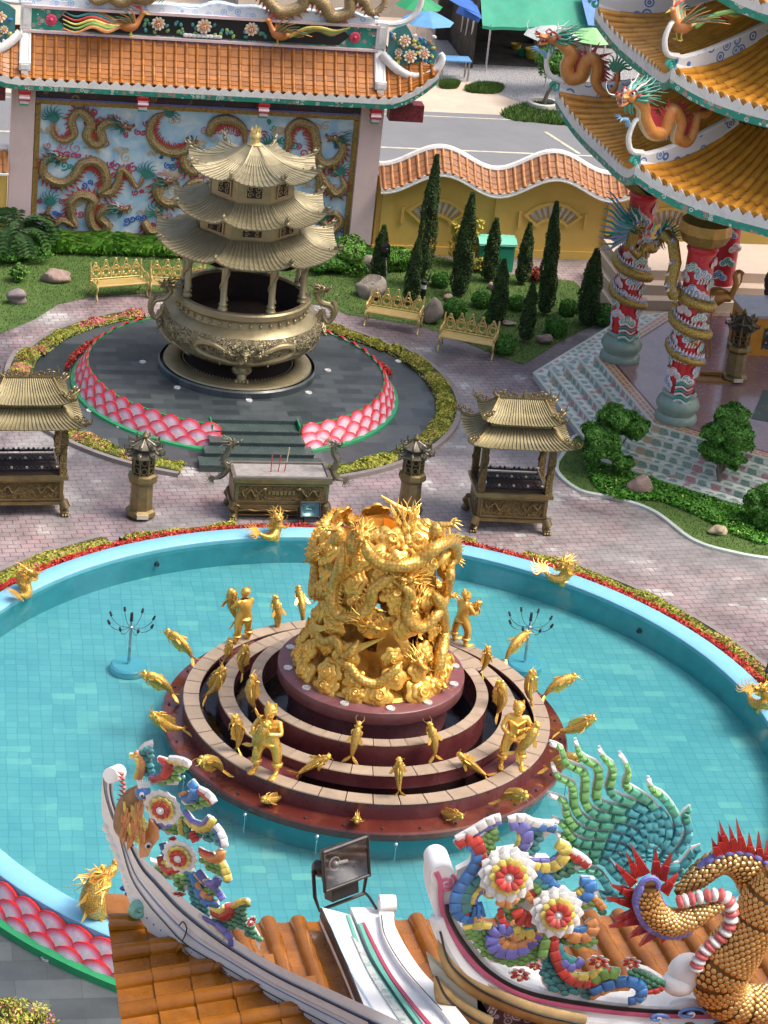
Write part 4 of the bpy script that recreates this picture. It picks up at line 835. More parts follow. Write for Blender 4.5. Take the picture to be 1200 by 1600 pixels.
for px, py, z in [(277, 606, .55), (389, 626, .55), (482, 614, .55), (512, 579, .55), (223, 566, .55), (187, 667, .01), (140, 642, .01), (583, 675, .01), (536, 690, .01), (258, 688, .01), (78, 545, .01), (597, 636, .01), (622, 565, .01)]:
    p = G(px, py, z); o = link('floor_lamp', lme, pt); o.location = (p[0]-U0, p[1]-U1, z+.005)
def hedge(name, label, R0, R1, c, a0, a1, h, n, fl, group=None, flm=FLOW, lm=HEDGE, z=0.0, size=.055):
    L = MB(); A = rng.uniform(a0, a1, n); r = R0+(R1-R0)*rng.random(n); wob = .75+.25*np.sin(A*23)+.12*np.sin(A*51); u = (r-(R0+R1)/2)/((R1-R0)/2); zz = z+h*wob*np.sqrt(np.clip(1-u*u*.8, .05, 1))*(.35+.65*rng.random(n)**.4)
    P = np.stack([c[0]+r*np.cos(A), c[1]+r*np.sin(A), zz], 1); nn = np.stack([np.cos(A)*u, np.sin(A)*u, np.ones(n)], 1)
    isf = (rng.random(n) < np.clip(fl*(1+1.6*np.sin(A*7+c[0])+np.sin(A*17)), 0, .8)) & (zz > z+h*.45)
    V, F = leaves(P[~isf], nn[~isf], size); L.add(V, F, 0)
    if isf.any(): V, F = leaves(P[isf], nn[isf], size*.8); L.add(V, F, 1)
    t = thing(name, label, 'hedge', (c[0]+(R0+R1)/2*cos((a0+a1)/2), c[1]+(R0+R1)/2*sin((a0+a1)/2), z), 0, group)
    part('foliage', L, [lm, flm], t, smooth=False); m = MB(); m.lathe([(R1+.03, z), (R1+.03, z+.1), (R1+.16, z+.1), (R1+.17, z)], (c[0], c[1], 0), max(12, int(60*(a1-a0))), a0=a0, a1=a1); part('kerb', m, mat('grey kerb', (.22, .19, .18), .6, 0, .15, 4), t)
    m = MB(); m.lathe([(R0, z+.008), (R0, z+h*.4), (R1, z+h*.4), (R1, z+.008)], (c[0], c[1], 0), max(12, int(60*(a1-a0))), a0=a0, a1=a1); part('soil_shade', m, mat('hedge shade', (.03, .045, .015), .9, 0, .2, 5), t)  # inner block in near-black green paints the shade beneath the hedge leaves
d2 = -pi/2
hedge('border_hedge', 'low yellow green hedge curving round the right side of the censer platform', 5.2, 5.68, (U0, U1), d2+.29, .55, .26, 15000, .05)
hedge('border_hedge', 'low yellow green hedge with pink blossom round the left side of the platform', 5.2, 5.72, (U0, U1), pi-.35, 1.5*pi-.36, .26, 15000, .2)
hedge('border_hedge', 'thin flowering hedge behind the censer platform on the right', 5.1, 5.45, (U0, U1), .56, 1.35, .2, 7000, .25)
hedge('border_hedge', 'thin pink flowering hedge behind the censer platform on the left', 5.1, 5.5, (U0, U1), pi-1.2, pi-.36, .2, 7000, .45)
rf = MB(); n = 2600; A = rng.uniform(.2, pi-.2, n); P = np.stack([U0+(4.28+.10*rng.random(n))*np.cos(A), U1+(4.28+.1*rng.random(n))*np.sin(A), .04+.16*rng.random(n)], 1); V, F = leaves(P, sph(n), .05); rf.add(V, F)
tag(solo('flower_bed', rf, REDF, 'row of small red flowers behind the lotus petals of the platform', 'flowers', smooth=False), kind='stuff')
# flowers and hedges along the pool
n = 11000; A = rng.uniform(radians(2), radians(176), n); r = 8.88+.16*rng.random(n); P = np.stack([r*np.cos(A), r*np.sin(A), .06+.13*rng.random(n)], 1); V, F = leaves(P, sph(n), .042); rf = MB(); rf.add(V, F)
tag(solo('flower_bed', rf, REDF, 'narrow row of red flowers along the far rim of the pool', 'flowers', smooth=False), kind='stuff')
for a0, a1, R1, fl, lb in [(2, 57, 9.4, .16, 'low hedge with pink flowers along the right rim of the pool'), (64, 78, 9.2, .12, 'short sparse hedge tuft behind the pool to the right of the gold sculpture'), (99, 116, 9.2, .08, 'sparse low hedge behind the pool in front of the left bronze lantern'), (118, 176, 9.5, .15, 'yellow green hedge with pink flowers beside the pool at the far left')]:
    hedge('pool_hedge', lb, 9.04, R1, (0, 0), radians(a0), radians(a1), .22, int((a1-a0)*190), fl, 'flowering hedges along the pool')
# ------------------------------------------------------------------ the great bronze censer
cz = .80; U = V3(U0, U1, cz); ct = thing('bronze_censer', 'huge pale bronze incense burner with a three tiered pagoda roof', 'censer', U)
def at(r, a, z): return V3(U0+r*cos(a), U1+r*sin(a), z)
m = MB(); m.lathe([(1.5, .66), (2.02, .66), (2.03, .83), (1.98, .87)], (U0, U1, 0), 96); part('stone_plinth', m, TEALL if 0 else SLATE, ct)
m = MB(); m.lathe([(1.46, .86), (1.46, .94), (1.5, .96), (1.8, .93), (1.88, .90), (1.9, .86)], (U0, U1, 0), 96); fr_ = part('foot_ring', m, BRONZE, ct)
m = MB()
for i in range(96): a = 2*pi*i/96; m.ell(at(1.40, a, .93), .024, None, 6, 4)
part('bead_row', m, BRONZE, ct, kind='stuff'); m = MB(); slab(m, disc_pts(1.47, 48, (U0, U1), .865)); part('shadow_gap', m, SOOTGAP, ct)  # black disc paints the shade in the gap under the bowl
prof = [(.6, 1.12), (1.0, 1.16), (1.45, 1.30), (1.78, 1.50), (1.97, 1.72), (2.05, 1.95), (2.03, 2.10), (1.93, 2.22)]
m = MB(); m.lathe(prof[:3], (U0, U1, 0), 96); m.lathe([(1.93, 2.22), (1.80, 2.32), (1.66, 2.38), (1.63, 2.52), (1.70, 2.58), (1.74, 2.62), (1.74, 2.74), (1.70, 2.78), (1.58, 2.78), (1.53, 2.72)], (U0, U1, 0), 96); part('bowl', m, BRONZE, ct)
m = MB(); m.lathe([(1.535, 2.73), (1.5, 2.05), (.01, 1.95)], (U0, U1, 0), 64); part('soot_lining', m, SOOTGAP, ct)
# relief belly: displaced by scrolls, dragons crawl over it
m = MB(); na, nz = 300, 44; q = []; pr_ = catmull([(1.38, 0, 1.27), (1.78, 0, 1.50), (1.97, 0, 1.72), (2.05, 0, 1.95), (2.03, 0, 2.10), (1.93, 0, 2.22)], nz-1)
rel = np.zeros((na, nz)); rg = np.random.default_rng(3)
for k in range(90):
    ca, cv, s_, w_ = rg.random()*2*pi, rg.random(), .05+.06*rg.random(), 14+10*rg.random(); A_ = 2*pi*np.arange(na)/na
    da = (A_[:, None]-ca+pi) % (2*pi)-pi; dv = (np.linspace(0, 1, nz)[None, :]-cv)*.55; R_ = np.sqrt(da**2+dv**2); th = np.arctan2(dv, da)
    rel += np.exp(-(R_/s_)**2)*np.maximum(0, np.sin(th+R_*60/s_*.07+k))*.05
for i in range(na):
    a = 2*pi*i/na; q.append([at(pr_[j][0]+min(rel[i, j], .06)*sin(pi*j/(nz-1))**.4, a, pr_[j][2]) for j in range(nz)])
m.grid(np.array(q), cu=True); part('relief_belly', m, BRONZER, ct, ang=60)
def br(z): return np.interp(z, [p[1] for p in prof], [p[0] for p in prof])
def bel(a, z, o=.03): return at(br(z)+o, radians(a), z)
for k, (a0, sg) in enumerate([(-118, 1), (-70, -1), (-172, 1), (-14, -1), (60, 1), (130, -1)]):
    P = [bel(a0, 1.95, .07), bel(a0-sg*9, 2.08), bel(a0-sg*19, 1.98), bel(a0-sg*15, 1.78), bel(a0-sg*3, 1.66), bel(a0+sg*9, 1.58), bel(a0+sg*18, 1.68), bel(a0+sg*25, 1.56)]
    if k < 2: P = [bel(a0+sg*12, 1.92, .07), bel(a0, 2.05), bel(a0-sg*9, 2.02), bel(a0-sg*12, 1.85), bel(a0-sg*4, 1.72), bel(a0+sg*8, 1.64), bel(a0+sg*17, 1.56), bel(a0+sg*24, 1.66)]
    c_ = at(0, 0, 1.8); n_ = nrm(P[3]-V3(U0, U1, P[3][2])); d = dragon_mbs(P, .075, normal=n_, side=sg, s_head=.2, up=(0, 0, 1), spine=.8, mane_n=9, k=7, fwd=nrm(P[0]-P[1])+n_*.3, legs=[(.35, n_*.3+V3(0, 0, -1), .07), (.7, n_*.3+V3(0, 0, -1), .07)]); part('relief_dragon', join(d), [BRONZE]*7, ct)
d = head_mb(bel(-94, 1.86, .08), nrm(V3(cos(radians(-94)), sin(radians(-94)), -.2)), (0, 0, 1), .24, 18); dd = bpy.data.objects.new('relief_mask', None); COL.objects.link(dd); dd.parent = ct; dragon_parts(dd, d, [BRONZE]*7)
m = MB()
for i in range(40): a = 2*pi*i/40; m.ell(at(1.66, a, 2.46), (.05, .05, .05), None, 8, 5)
part('rim_studs', m, BRONZE, ct, kind='stuff')
for a in (-94, 26, 146):
    a = radians(a); m = MB(); e = V3(cos(a), sin(a), 0); m.ell(at(1.42, a, 1.22), V3(.2, .26, .17), basis(e, (0, 0, 1)), 12, 8); m.tube([at(1.4, a, 1.2), at(1.5, a, 1.08), at(1.52, a, .98)], [.16, .12, .13], 10)
    for k in (-1.5, -.5, .5, 1.5): m.ell(at(1.60, a+k*.055, .965), V3(.1, .055, .065), basis(e, (0, 0, 1)), 8, 5)
    for k in (-1, 1): m.tube(spiral(at(1.6, a+k*.08, 1.24), V3(-sin(a), cos(a), 0), V3(0, 0, 1), .08, 1.2, 12), .02, 5)
    part('lion_foot', m, BRONZE, ct)
for sg, a0 in ((1, 187), (-1, -7)):                                # dragon handles at either side
    e = V3(cos(radians(a0)), sin(radians(a0)), 0); B0 = V3(U0, U1, 0); q_ = lambda r, z, s=0: B0+e*r+V3(0, 0, z)+V3(-e[1], e[0], 0)*s
    P = [q_(1.95, 2.98), q_(1.88, 2.8), q_(2.02, 2.62), q_(2.26, 2.55), q_(2.34, 2.3), q_(2.22, 2.1), q_(2.08, 2.25), q_(2.05, 2.42), q_(1.92, 2.2)]
    hn = bpy.data.objects.new('dragon_handle', None); COL.objects.link(hn); hn.parent = ct
    dragon_parts(hn, dragon_mbs(P, .075, normal=V3(-e[1], e[0], 0), side=sg, s_head=.34, fwd=e*.8+V3(0, -.4, .25), up=(0, 0, 1), rad=([0, 1], [1, .7]), mane_n=14), [BRONZE]*7)
    m = MB(); claw_mb(m, q_(2.36, 2.78), e*.3+V3(0, 0, 1), e, .16); m.tube(catmull([q_(2.3, 2.7), q_(2.38, 2.45), q_(2.28, 2.15), q_(2.1, 2.05)], 8), [.06, .065, .07, .07, .07, .06, .055, .05, .05], 8); part('foreleg', m, BRONZE, hn)
C0 = radians(-94); 
def oct_a(k): return C0+pi/8+k*pi/4
for k in range(8):
    a = oct_a(k); m = MB(); b = at(1.56, a, 0); m.lathe([(.12, 2.78), (.13, 2.82), (.10, 2.86), (.10, 2.92), (.12, 2.94), (.085, 2.98), (.085, 4.1)], b, 14); t_ = np.linspace(0, 1, 30)
    m.tube([b+V3(.085*cos(8*x), .085*sin(8*x), 3.02+1.0*x) for x in t_], .04, 6); part('column', m, BRONZE, ct)
def pagoda_tier(parent, C, R0, z0, R1, z1, n, a_of, nu, matsT, tr, curl=.16, sag=.10, roofn='roof_tier', orn=True, ridge=.03, ends=True):
    """one polygonal roof tier with upswept corners"""
    F_, T_ = MB(), MB()
    for k in range(n):
        A, B = V3(C[0]+R0*cos(a_of(k)), C[1]+R0*sin(a_of(k)), z0), V3(C[0]+R0*cos(a_of(k+1)), C[1]+R0*sin(a_of(k+1)), z0)
        C_, D_ = V3(C[0]+R1*cos(a_of(k)), C[1]+R1*sin(a_of(k)), z1), V3(C[0]+R1*cos(a_of(k+1)), C[1]+R1*sin(a_of(k+1)), z1)
        def P(u, v, A=A, B=B, C_=C_, D_=D_):
            e = A+(B-A)*u; t = C_+(D_-C_)*u; p = e+(t-e)*v; w_ = (abs(2*u-1)**3)*curl*(1-v)**1.5; return p+V3(0, 0, w_-sag*sin(pi*v)*.9)
        roof_mb(F_, T_, P, nu, 6, tr, 5, .035, flatn=nu)
    rf = part(roofn, F_, matsT[0], parent); part('tiles', T_, matsT[1], parent if parent.parent else rf, ang=60)
    for k in range(n):
        a = a_of(k); e = V3(cos(a), sin(a), 0); Cc = V3(C[0], C[1], 0); P = [Cc+e*(R1+(R0-R1)*x)+V3(0, 0, z1+(z0-z1)*x-sag*sin(pi*x)*.9+curl*x**4.5+.03) for x in np.linspace(0, 1.02, 9)]
        m = MB(); m.tube(P, np.linspace(ridge*.8, ridge*1.2, 9), 8, flat=1.3)
        if orn:
            tip = P[-1]; s = ridge*5.5; sd = V3(-e[1], e[0], 0)
            for q in range(7): 
                o = P[-1-q//3]+V3(0, 0, s*.25)+e*s*.1*(q % 3-1); m.tube(spiral(o+V3(0, 0, s*.25*(q % 2)), e, V3(0, 0, 1), s*(.34-.02*q), 1.2, 10, q*1.3), s*.075, 5)
            m.ell(tip+V3(0, 0, s*.35)-e*s*.2, V3(s*.4, s*.22, s*.3), basis(e, (0, 0, 1)), 8, 5); m.tube(catmull([tip+V3(0, 0, s*.3), tip+e*s*.4+V3(0, 0, s*.45), tip+e*s*.6+V3(0, 0, s*.9)], 5), np.linspace(s*.16, s*.02, 6), 6)
        part('hip_ridge', m, matsT[1], parent if parent.parent else rf)
    return rf
pagoda_tier(ct, U, 2.42, 4.14, 1.38, 4.52, 8, oct_a, 14, (BRONZET, BRONZET), .035, .2, .1)
pagoda_tier(ct, U, 2.02, 5.05, 1.14, 5.40, 8, oct_a, 12, (BRONZET, BRONZET), .032, .2, .1)
pagoda_tier(ct, U, 1.70, 6.05, .12, 6.62, 8, oct_a, 10, (BRONZET, BRONZET), .034, .2, .16)
for R_, za, zb in ((1.33, 4.45, 4.98), (1.08, 5.34, 6.0)):
    m = MB(); m.lathe([(R_+.06, za), (R_+.06, za+.07), (R_, za+.08), (R_, zb), (R_+.08, zb+.08)], (U0, U1, 0), 8, ang=oct_a(0)); dr = part('drum', m, BRONZE, ct, ang=20)
    for k in range(8):
        a = oct_a(k)+pi/8; ap = R_*cos(pi/8)+.012; e = V3(cos(a), sin(a), 0); s = V3(-sin(a), cos(a), 0); c = V3(U0, U1, (za+zb)/2+.06)+e*ap; hh = (zb-za)*.27; hw = R_*.19; m = MB()
        m.box(c, (.02, 2*hw, 2*hh), rz=a, mi=1); 
        for z_ in (-1, 1): m.box(c+V3(0, 0, z_*hh), (.05, 2*hw+.05, .04), rz=a, mi=0); m.box(c+s*z_*hw, (.05, .04, 2*hh), rz=a, mi=0)
        for q in range(4): m.tube(spiral(c+e*.02+s*hw*(-.5+(q % 2))+V3(0, 0, hh*(-.45+.9*(q//2))), s, V3(0, 0, 1), hh*.45, 1.2, 10, q), .014, 5, mi=0)
        part('lattice_panel', m, [BRONZE, SOOTGAP], dr)
m = MB(); m.lathe([(.02, 4.05), (1.7, 4.05), (2.2, 4.10)], (U0, U1, 0), 8, ang=oct_a(0)); m.lathe([(1.62, 3.95), (1.66, 4.1), (1.62, 4.12)], (U0, U1, 0), 8, ang=oct_a(0)); part('soffit', m, BRONZE, ct)
m = MB(); m.lathe([(.17, 6.58), (.19, 6.64), (.12, 6.68), (.10, 6.76), (.15, 6.84), (.13, 6.92), (.09, 6.96)], (U0, U1, 0), 16)
for k in range(8): a = 2*pi*k/8; m.cone(at(.1, a, 6.94), at(.13, a, 7.08), .035, n=5)
m.cone(at(0, 0, 6.94), at(0, 0, 7.14), .06, n=8); part('finial', m, mat('gilt bronze', (.66, .52, .22), .35, .7, .1), ct)
ct.location.z -= .12
# ------------------------------------------------------------------ altar table in front of the steps
g0 = V3(-.33, 9.95, 0); al = thing('incense_altar', 'long brass incense trough with dragon handles on clawed feet', 'altar', g0)
def Q(x, y, z): return g0+V3(x, y, z)
m = MB(); m.box(Q(0, 0, .70), (2.20, .86, .56)); m.box(Q(0, 0, .36), (2.30, .92, .10)); m.box(Q(0, 0, 1.0), (2.30, .96, .10)); m.box(Q(0, 0, .95), (2.22, .9, .03)); part('trough', m, BRASS, al)
m = MB(); m.box(Q(0, -.432, .70), (1.96, .02, .34)); part('relief_panel', m, BRASSR, al)
m = MB()
for z in (.5, .9): m.box(Q(0, -.44, z), (2.12, .03, .035))
for x in (-1.05, 1.05): m.box(Q(x, -.44, .7), (.035, .03, .40))
for sg in (-1, 1): m.tube(catmull([Q(sg*.45, -.45, .8), Q(sg*.6, -.46, .62), Q(sg*.72, -.46, .78), Q(sg*.85, -.46, .62), Q(sg*.92, -.45, .78)], 16), [.02]*16+[.01], 6); m.ell(Q(sg*.4, -.455, .8), (.06, .03, .04))
for k in range(7): m.box(Q(-.28+.093*k, -.447, .71), (.06, .014, .10)); m.box(Q(-.28+.093*k, -.452, .71), (.07, .012, .012))
part('frame_mouldings', m, BRASS, al)
m = MB(); m.box(Q(0, 0, 1.052), (2.1, .78, .012)); part('ash_bed', m, mat('grey incense ash', (.27, .25, .24), .95, 0, .2, 9, .6, 40), al)
m = MB()
for y in (-.42, .42): m.box(Q(0, y, 1.07), (2.3, .09, .05))
for x in (-1.1, 1.1): m.box(Q(x, 0, 1.07), (.09, .76, .05))
part('rim', m, mat('dull brass rim', (.19, .165, .14), .5, .5, .2, 4), al)
for x in (-1, 1):
    for y in (-1, 1):
        m = MB(); b = Q(x*1.02, y*.36, 0); m.tube([b+V3(0, 0, .42), b+V3(x*.05, y*.03, .3), b+V3(x*.02, 0, .17), b+V3(x*.06, y*.04, .07)], [.13, .14, .09, .11], 10)
        for k in range(3): m.ell(b+V3(x*.06+(k-1)*.06, y*.1, .045), (.045, .08, .045))
        for k in (0, 1): m.tube(spiral(b+V3(0, y*.13-.0, .33), V3(1, 0, 0), V3(0, 0, 1), .09, 1.3, 12), .02, 5)
        part('clawed_foot', m, BRASS, al)
m = MB(); m.box(Q(0, -.42, .28), (1.9, .04, .09)); m.tube(catmull([Q(-.95+.19*k, -.44, .25+.04*(k % 2)) for k in range(11)], 40), .022, 5); m.box(Q(0, 0, .1), (1.9, .7, .03)); part('apron', m, BRASS, al)
for sg in (-1, 1):
    hn = bpy.data.objects.new('dragon_handle', None); COL.objects.link(hn); hn.parent = al
    P = [Q(sg*1.18, .05, 1.72), Q(sg*1.22, .05, 1.5), Q(sg*1.32, .05, 1.3), Q(sg*1.22, .05, 1.08), Q(sg*1.34, .05, .88), Q(sg*1.5, .05, .82)]
    dragon_parts(hn, dragon_mbs(P, .075, normal=(0, -1, 0), side=-sg, s_head=.26, fwd=(sg, -.1, .1) if sg > 0 else (1, -.1, .15), up=(0, 0, 1), mane_n=8, rad=([0, .7, 1], [.8, 1, .4]), legs=[(.45, (-sg, -.2, -.5), .12)]), [mat('grey green bronze', (.16, .145, .10), .45, .6, .2, 4)]*7)
for i, (x, h, c) in enumerate([(-.22, .42, (.5, .06, .06)), (-.05, .42, (.5, .06, .06)), (.10, .62, (.62, .48, .3))]):
    m = MB(); m.tube([Q(x, -.05+.02*i, 1.05), Q(x+.012*i, -.05, 1.05+h*.4)], .012, 6, mi=0); m.tube([Q(x+.012*i, -.05, 1.05+h*.4), Q(x+.03*i, -.05, 1.05+h)], .014, 6, mi=1)
    solo('incense_stick', m, [RED, mat('incense paste %d' % i, c, .8)], ['short red incense stick at the left of the altar trough', 'short red incense stick beside the tall one in the altar trough', 'tall pale incense stick in the altar trough'][i], 'incense stick', off=Q(x, 0, 1.05), smooth=True)
# ------------------------------------------------------------------ candle pavilions
def pavilion(x0, y0, label, W=1.75):
    t = thing('candle_pavilion', label, 'shrine', (x0, y0, 0), 0, 'brass candle pavilions'); q = lambda x, y, z: V3(x, y, z); h = W/2; D = .62
    m = MB(); m.box(q(0, 0, .62), (W-.12, 2*D-.1, .60)); m.box(q(0, 0, .32), (W, 2*D, .07)); m.box(q(0, 0, .95), (W+.06, 2*D+.06, .10)); part('base_cabinet', m, BRASS, t, False)
    m = MB(); m.box(q(0, -D+.045, .64), (W-.34, .02, .40)); m.box(q(-h+.055, 0, .64), (.02, 2*D-.4, .40)); part('relief_panel', m, BRASSR, t, False)
    m = MB()
    for z in (.42, .86): m.box(q(0, -D+.03, z), (W-.2, .035, .03))
    for x in (-1, 1): m.box(q(x*(h-.13), -D+.03, .64), (.03, .035, .44))
    for sg in (-1, 1): m.tube(catmull([q(sg*.2, -D+.03, .72), q(sg*.32, -D+.02, .58), q(sg*.44, -D+.02, .74), q(sg*.58, -D+.03, .62), q(sg*.66, -D+.03, .74)], 14), .018, 6)
    part('mouldings', m, BRASS, t, False)
    m = MB(); m.box(q(0, 0, 1.012), (W-.16, 2*D-.16, .02)); part('candle_bed', m, SOOTGAP, t, False)
    for k, y in enumerate((-.36, 0, .36)):
        m = MB(); m.box(q(0, y, 1.06+.07*k), (W-.3, .07, .04), mi=0)
        for j in range(13): m.tube([q(-.68+.113*j, y, 1.08+.07*k), q(-.68+.113*j, y, 1.12+.07*k)], [.022, .03], 8, mi=0 if j % 3 else 1)
        part('candle_rail', m, [DARK, CREAM], t, False)
    m = MB()
    for x in (-1, 1): m.box(q(x*(h-.2), 0, 1.2), (.03, 2*D-.3, .03)); 
    part('side_rails', m, STEEL, t, False)
    for x in (-1, 1):
        for y in (-1, 1):
            m = MB(); b = q(x*(h-.09), y*(D-.1), 0); m.box(b+V3(0, 0, 1.62), (.15, .15, 1.24))
            m.tube([b+V3(.08*cos(9*s_), .08*sin(9*s_), 1.05+1.1*s_) for s_ in np.linspace(0, 1, 30)], .03, 6); part('post', m, BRASSR, t, False)
            m = MB(); b = q(x*(h-.06), y*(D-.08), 0); m.tube([b+V3(0, 0, .36), b+V3(x*.05, y*.05, .24), b+V3(x*.02, 0, .14), b+V3(x*.06, y*.05, .06)], [.11, .12, .085, .11], 9)
            for k in range(3): m.ell(b+V3(x*.06+(k-1)*.06, y*.1, .04), (.04, .07, .04))
            part('clawed_foot', m, BRASS, t, False)
    m = MB(); m.box(q(0, 0, 2.22), (W+.1, 2*D+.0, .1)); m.box(q(0, 0, 2.62), (W*.80, D*1.25, .22)); part('beam', m, BRASS, t, False)
    for nm, w0, d0, z0, w1, d1, z1 in (('lower_roof', h+.34, D+.30, 2.26, h*.86, D*.66, 2.56), ('upper_roof', h+.04, D*.98, 2.72, h*.62, .05, 3.12)):
        F_, T_ = MB(), MB()
        for (ax, ay, bx, by, n) in ((-1, -1, 1, -1, 24), (1, -1, 1, 1, 12), (1, 1, -1, 1, 24), (-1, 1, -1, -1, 12)):
            def P(u, v):
                e = q(w0*(ax+(bx-ax)*u), d0*(ay+(by-ay)*u), z0); tt = q(w1*(ax+(bx-ax)*u), d1*(ay+(by-ay)*u), z1); return e+(tt-e)*v+V3(0, 0, abs(2*u-1)**5*.09*(1-v)-.06*sin(pi*v))
            roof_mb(F_, T_, P, n, 5, .019, 1, .03)
        r_ = part(nm, F_, BRASSY, t, False); part('roof_ribs', T_, BRASSY, r_, False)
        for x in (-1, 1):
            for y in (-1, 1):
                m = MB(); P_ = [q(w1*x+(w0-w1)*x*k, d1*y+(d0-d1)*y*k, z1+(z0-z1)*k-.06*sin(pi*k)+.09*k**4+.03) for k in np.linspace(0, 1.03, 7)]; m.tube(P_, .03, 7); e = nrm(V3(x, y, 0)); tp = P_[-1]
                for k in range(4): m.tube(spiral(tp+V3(0, 0, .06+.04*(k % 2))-e*.1*k, e, V3(0, 0, 1), .07, 1.1, 10, k), .016, 5)
                m.tube(catmull([tp, tp+e*.1+V3(0, 0, .05), tp+e*.13+V3(0, 0, .2)], 5), np.linspace(.035, .008, 6), 6); part('roof_dragon', m, BRASS, r_, False)
    m = MB(); m.box(q(0, 0, 3.13), (2*h*.62+.1, .09, .09))
    for x in (-1, 1):
        for k in range(5): m.tube(spiral(q(x*(h*.62-.02-.09*k), 0, 3.22+.04*(k % 2)), V3(1, 0, 0), V3(0, 0, 1), .075, 1.2, 10, k), .018, 5)
        m.tube(catmull([q(x*h*.62, 0, 3.15), q(x*(h*.62+.12), 0, 3.25), q(x*(h*.62+.08), 0, 3.42)], 6), np.linspace(.05, .01, 7), 6)
    m.tube([q(.05, 0, 3.15), q(.05, 0, 3.36)], [.05, .02], 6); part('top_ridge', m, BRASS, t, False); return t
p1 = pavilion(5.06, 9.60, 'brass candle pavilion with a two tiered roof right of the gold sculpture'); p1.rotation_euler = (0, 0, radians(-4))
p2 = copy_tree(p1); p2.location = (-6.12, 10.2, 0); p2.rotation_euler = (0, 0, radians(3)); p2['label'] = 'brass candle pavilion cut off by the left edge beside the yellow hedge'
# ------------------------------------------------------------------ bronze lanterns
def lantern(px, py, z, label, H=2.05):
    g = G(px, py, z); t = thing('bronze_lantern', label, 'lantern', g, 0, 'octagonal bronze lanterns'); s = H/2.05
    def L(pr, mm=BRASS, nm='x', n=8): m = MB(); m.lathe([(r*s, z_*s) for r, z_ in pr], (0, 0, 0), n, ang=pi/8); return part(nm, m, mm, t, False, ang=20)
    L([(0, .07), (.34, .05), (.36, .10), (.34, .17), (.27, .22)], BRASS, 'foot'); L([(.27, .2), (.255, .85)], mat('lantern brass', (.25, .19, .09), .42, .65, .2, 5, .3, 14, dirt=(.09, .08, .06), dirt_amt=.6), 'shaft'); L([(.255, .84), (.33, .90), (.35, .95), (.33, 1.06), (.26, 1.10)], BRASS, 'collar')
    m = MB(); m.lathe([(.20*s, 1.06*s), (.20*s, 1.55*s)], (0, 0, 0), 8, ang=pi/8, mi=1)
    for k in range(8):
        a = pi/8+2*pi*k/8; m.tube([V3(.25*cos(a), .25*sin(a), 1.08)*s, V3(.25*cos(a), .25*sin(a), 1.56)*s], .022*s, 6, mi=0); b = a+pi/8; e = V3(cos(b), sin(b), 0); sd = V3(-sin(b), cos(b), 0)
        o = e*.225; ring = [(o+sd*.065*cos(t_)+V3(0, 0, 1.2+.075*sin(t_)))*s for t_ in np.linspace(0, 2*pi, 13)[:-1]]; m.tube(ring, .014*s, 5, closed=True, mi=0); ring = [(o+sd*.065*cos(t_)+V3(0, 0, 1.42+.075*sin(t_)))*s for t_ in np.linspace(0, 2*pi, 13)[:-1]]; m.tube(ring, .014*s, 5, closed=True, mi=0)
    part('lamp_cage', m, [BRASS, SOOTGAP], t, False)
    for nm, r0, z0, r1, z1 in (('lower_roof', .42, 1.56, .2, 1.68), ('upper_roof', .33, 1.76, .05, 1.92)):
        m = MB(); m.lathe([(r0*s, z0*s), (r0*.8*s, (z0+.02)*s), (r1*s, z1*s), (r1*.9*s, (z1+.08)*s)], (0, 0, 0), 8, ang=pi/8)
        for k in range(8):
            a = pi/8+2*pi*k/8; c, n_ = cos(a), sin(a); m.tube([V3(r1*c, r1*n_, z1)*s, V3(r0*.8*c, r0*.8*n_, z0+.03)*s, V3(r0*1.1*c, r0*1.1*n_, z0+.05)*s, V3(r0*1.15*c, r0*1.15*n_, z0+.17)*s], [.02*s, .03*s, .035*s, .012*s], 6)
            m.tube(spiral(V3(r0*.9*c, r0*.9*n_, z0+.1)*s, V3(c, n_, 0), V3(0, 0, 1), .05*s, 1.1, 8), .012*s, 5)
        part(nm, m, mat('grey bronze lantern roof', (.155, .14, .105), .45, .6, .2, 5), t, False, ang=30)
    m = MB(); m.lathe([(.05*s, 1.92*s), (.08*s, 2.0*s), (.03*s, 2.08*s), (.0, 2.14*s)], (0, 0, 0), 8); part('finial', m, BRASS, t, False)
    m = MB(); m.box(V3(.02, -.335, .12)*s, (.26*s, .02, .10*s)); part('plate', m, CREAM, t, False)
    for k in range(4): a = pi/4+k*pi/2; m = MB(); m.tube([V3(.25*cos(a), .25*sin(a), .06)*s, V3(.27*cos(a), .27*sin(a), 0)*s], [.03, .02], 6); part('toe', m, BRASS, t, False)
    return t
lantern(219, 806, 0, 'octagonal bronze lantern left of the long altar in front of the hedge'); lantern(638, 800, 0, 'octagonal bronze lantern behind the top of the gold sculpture', 1.95)
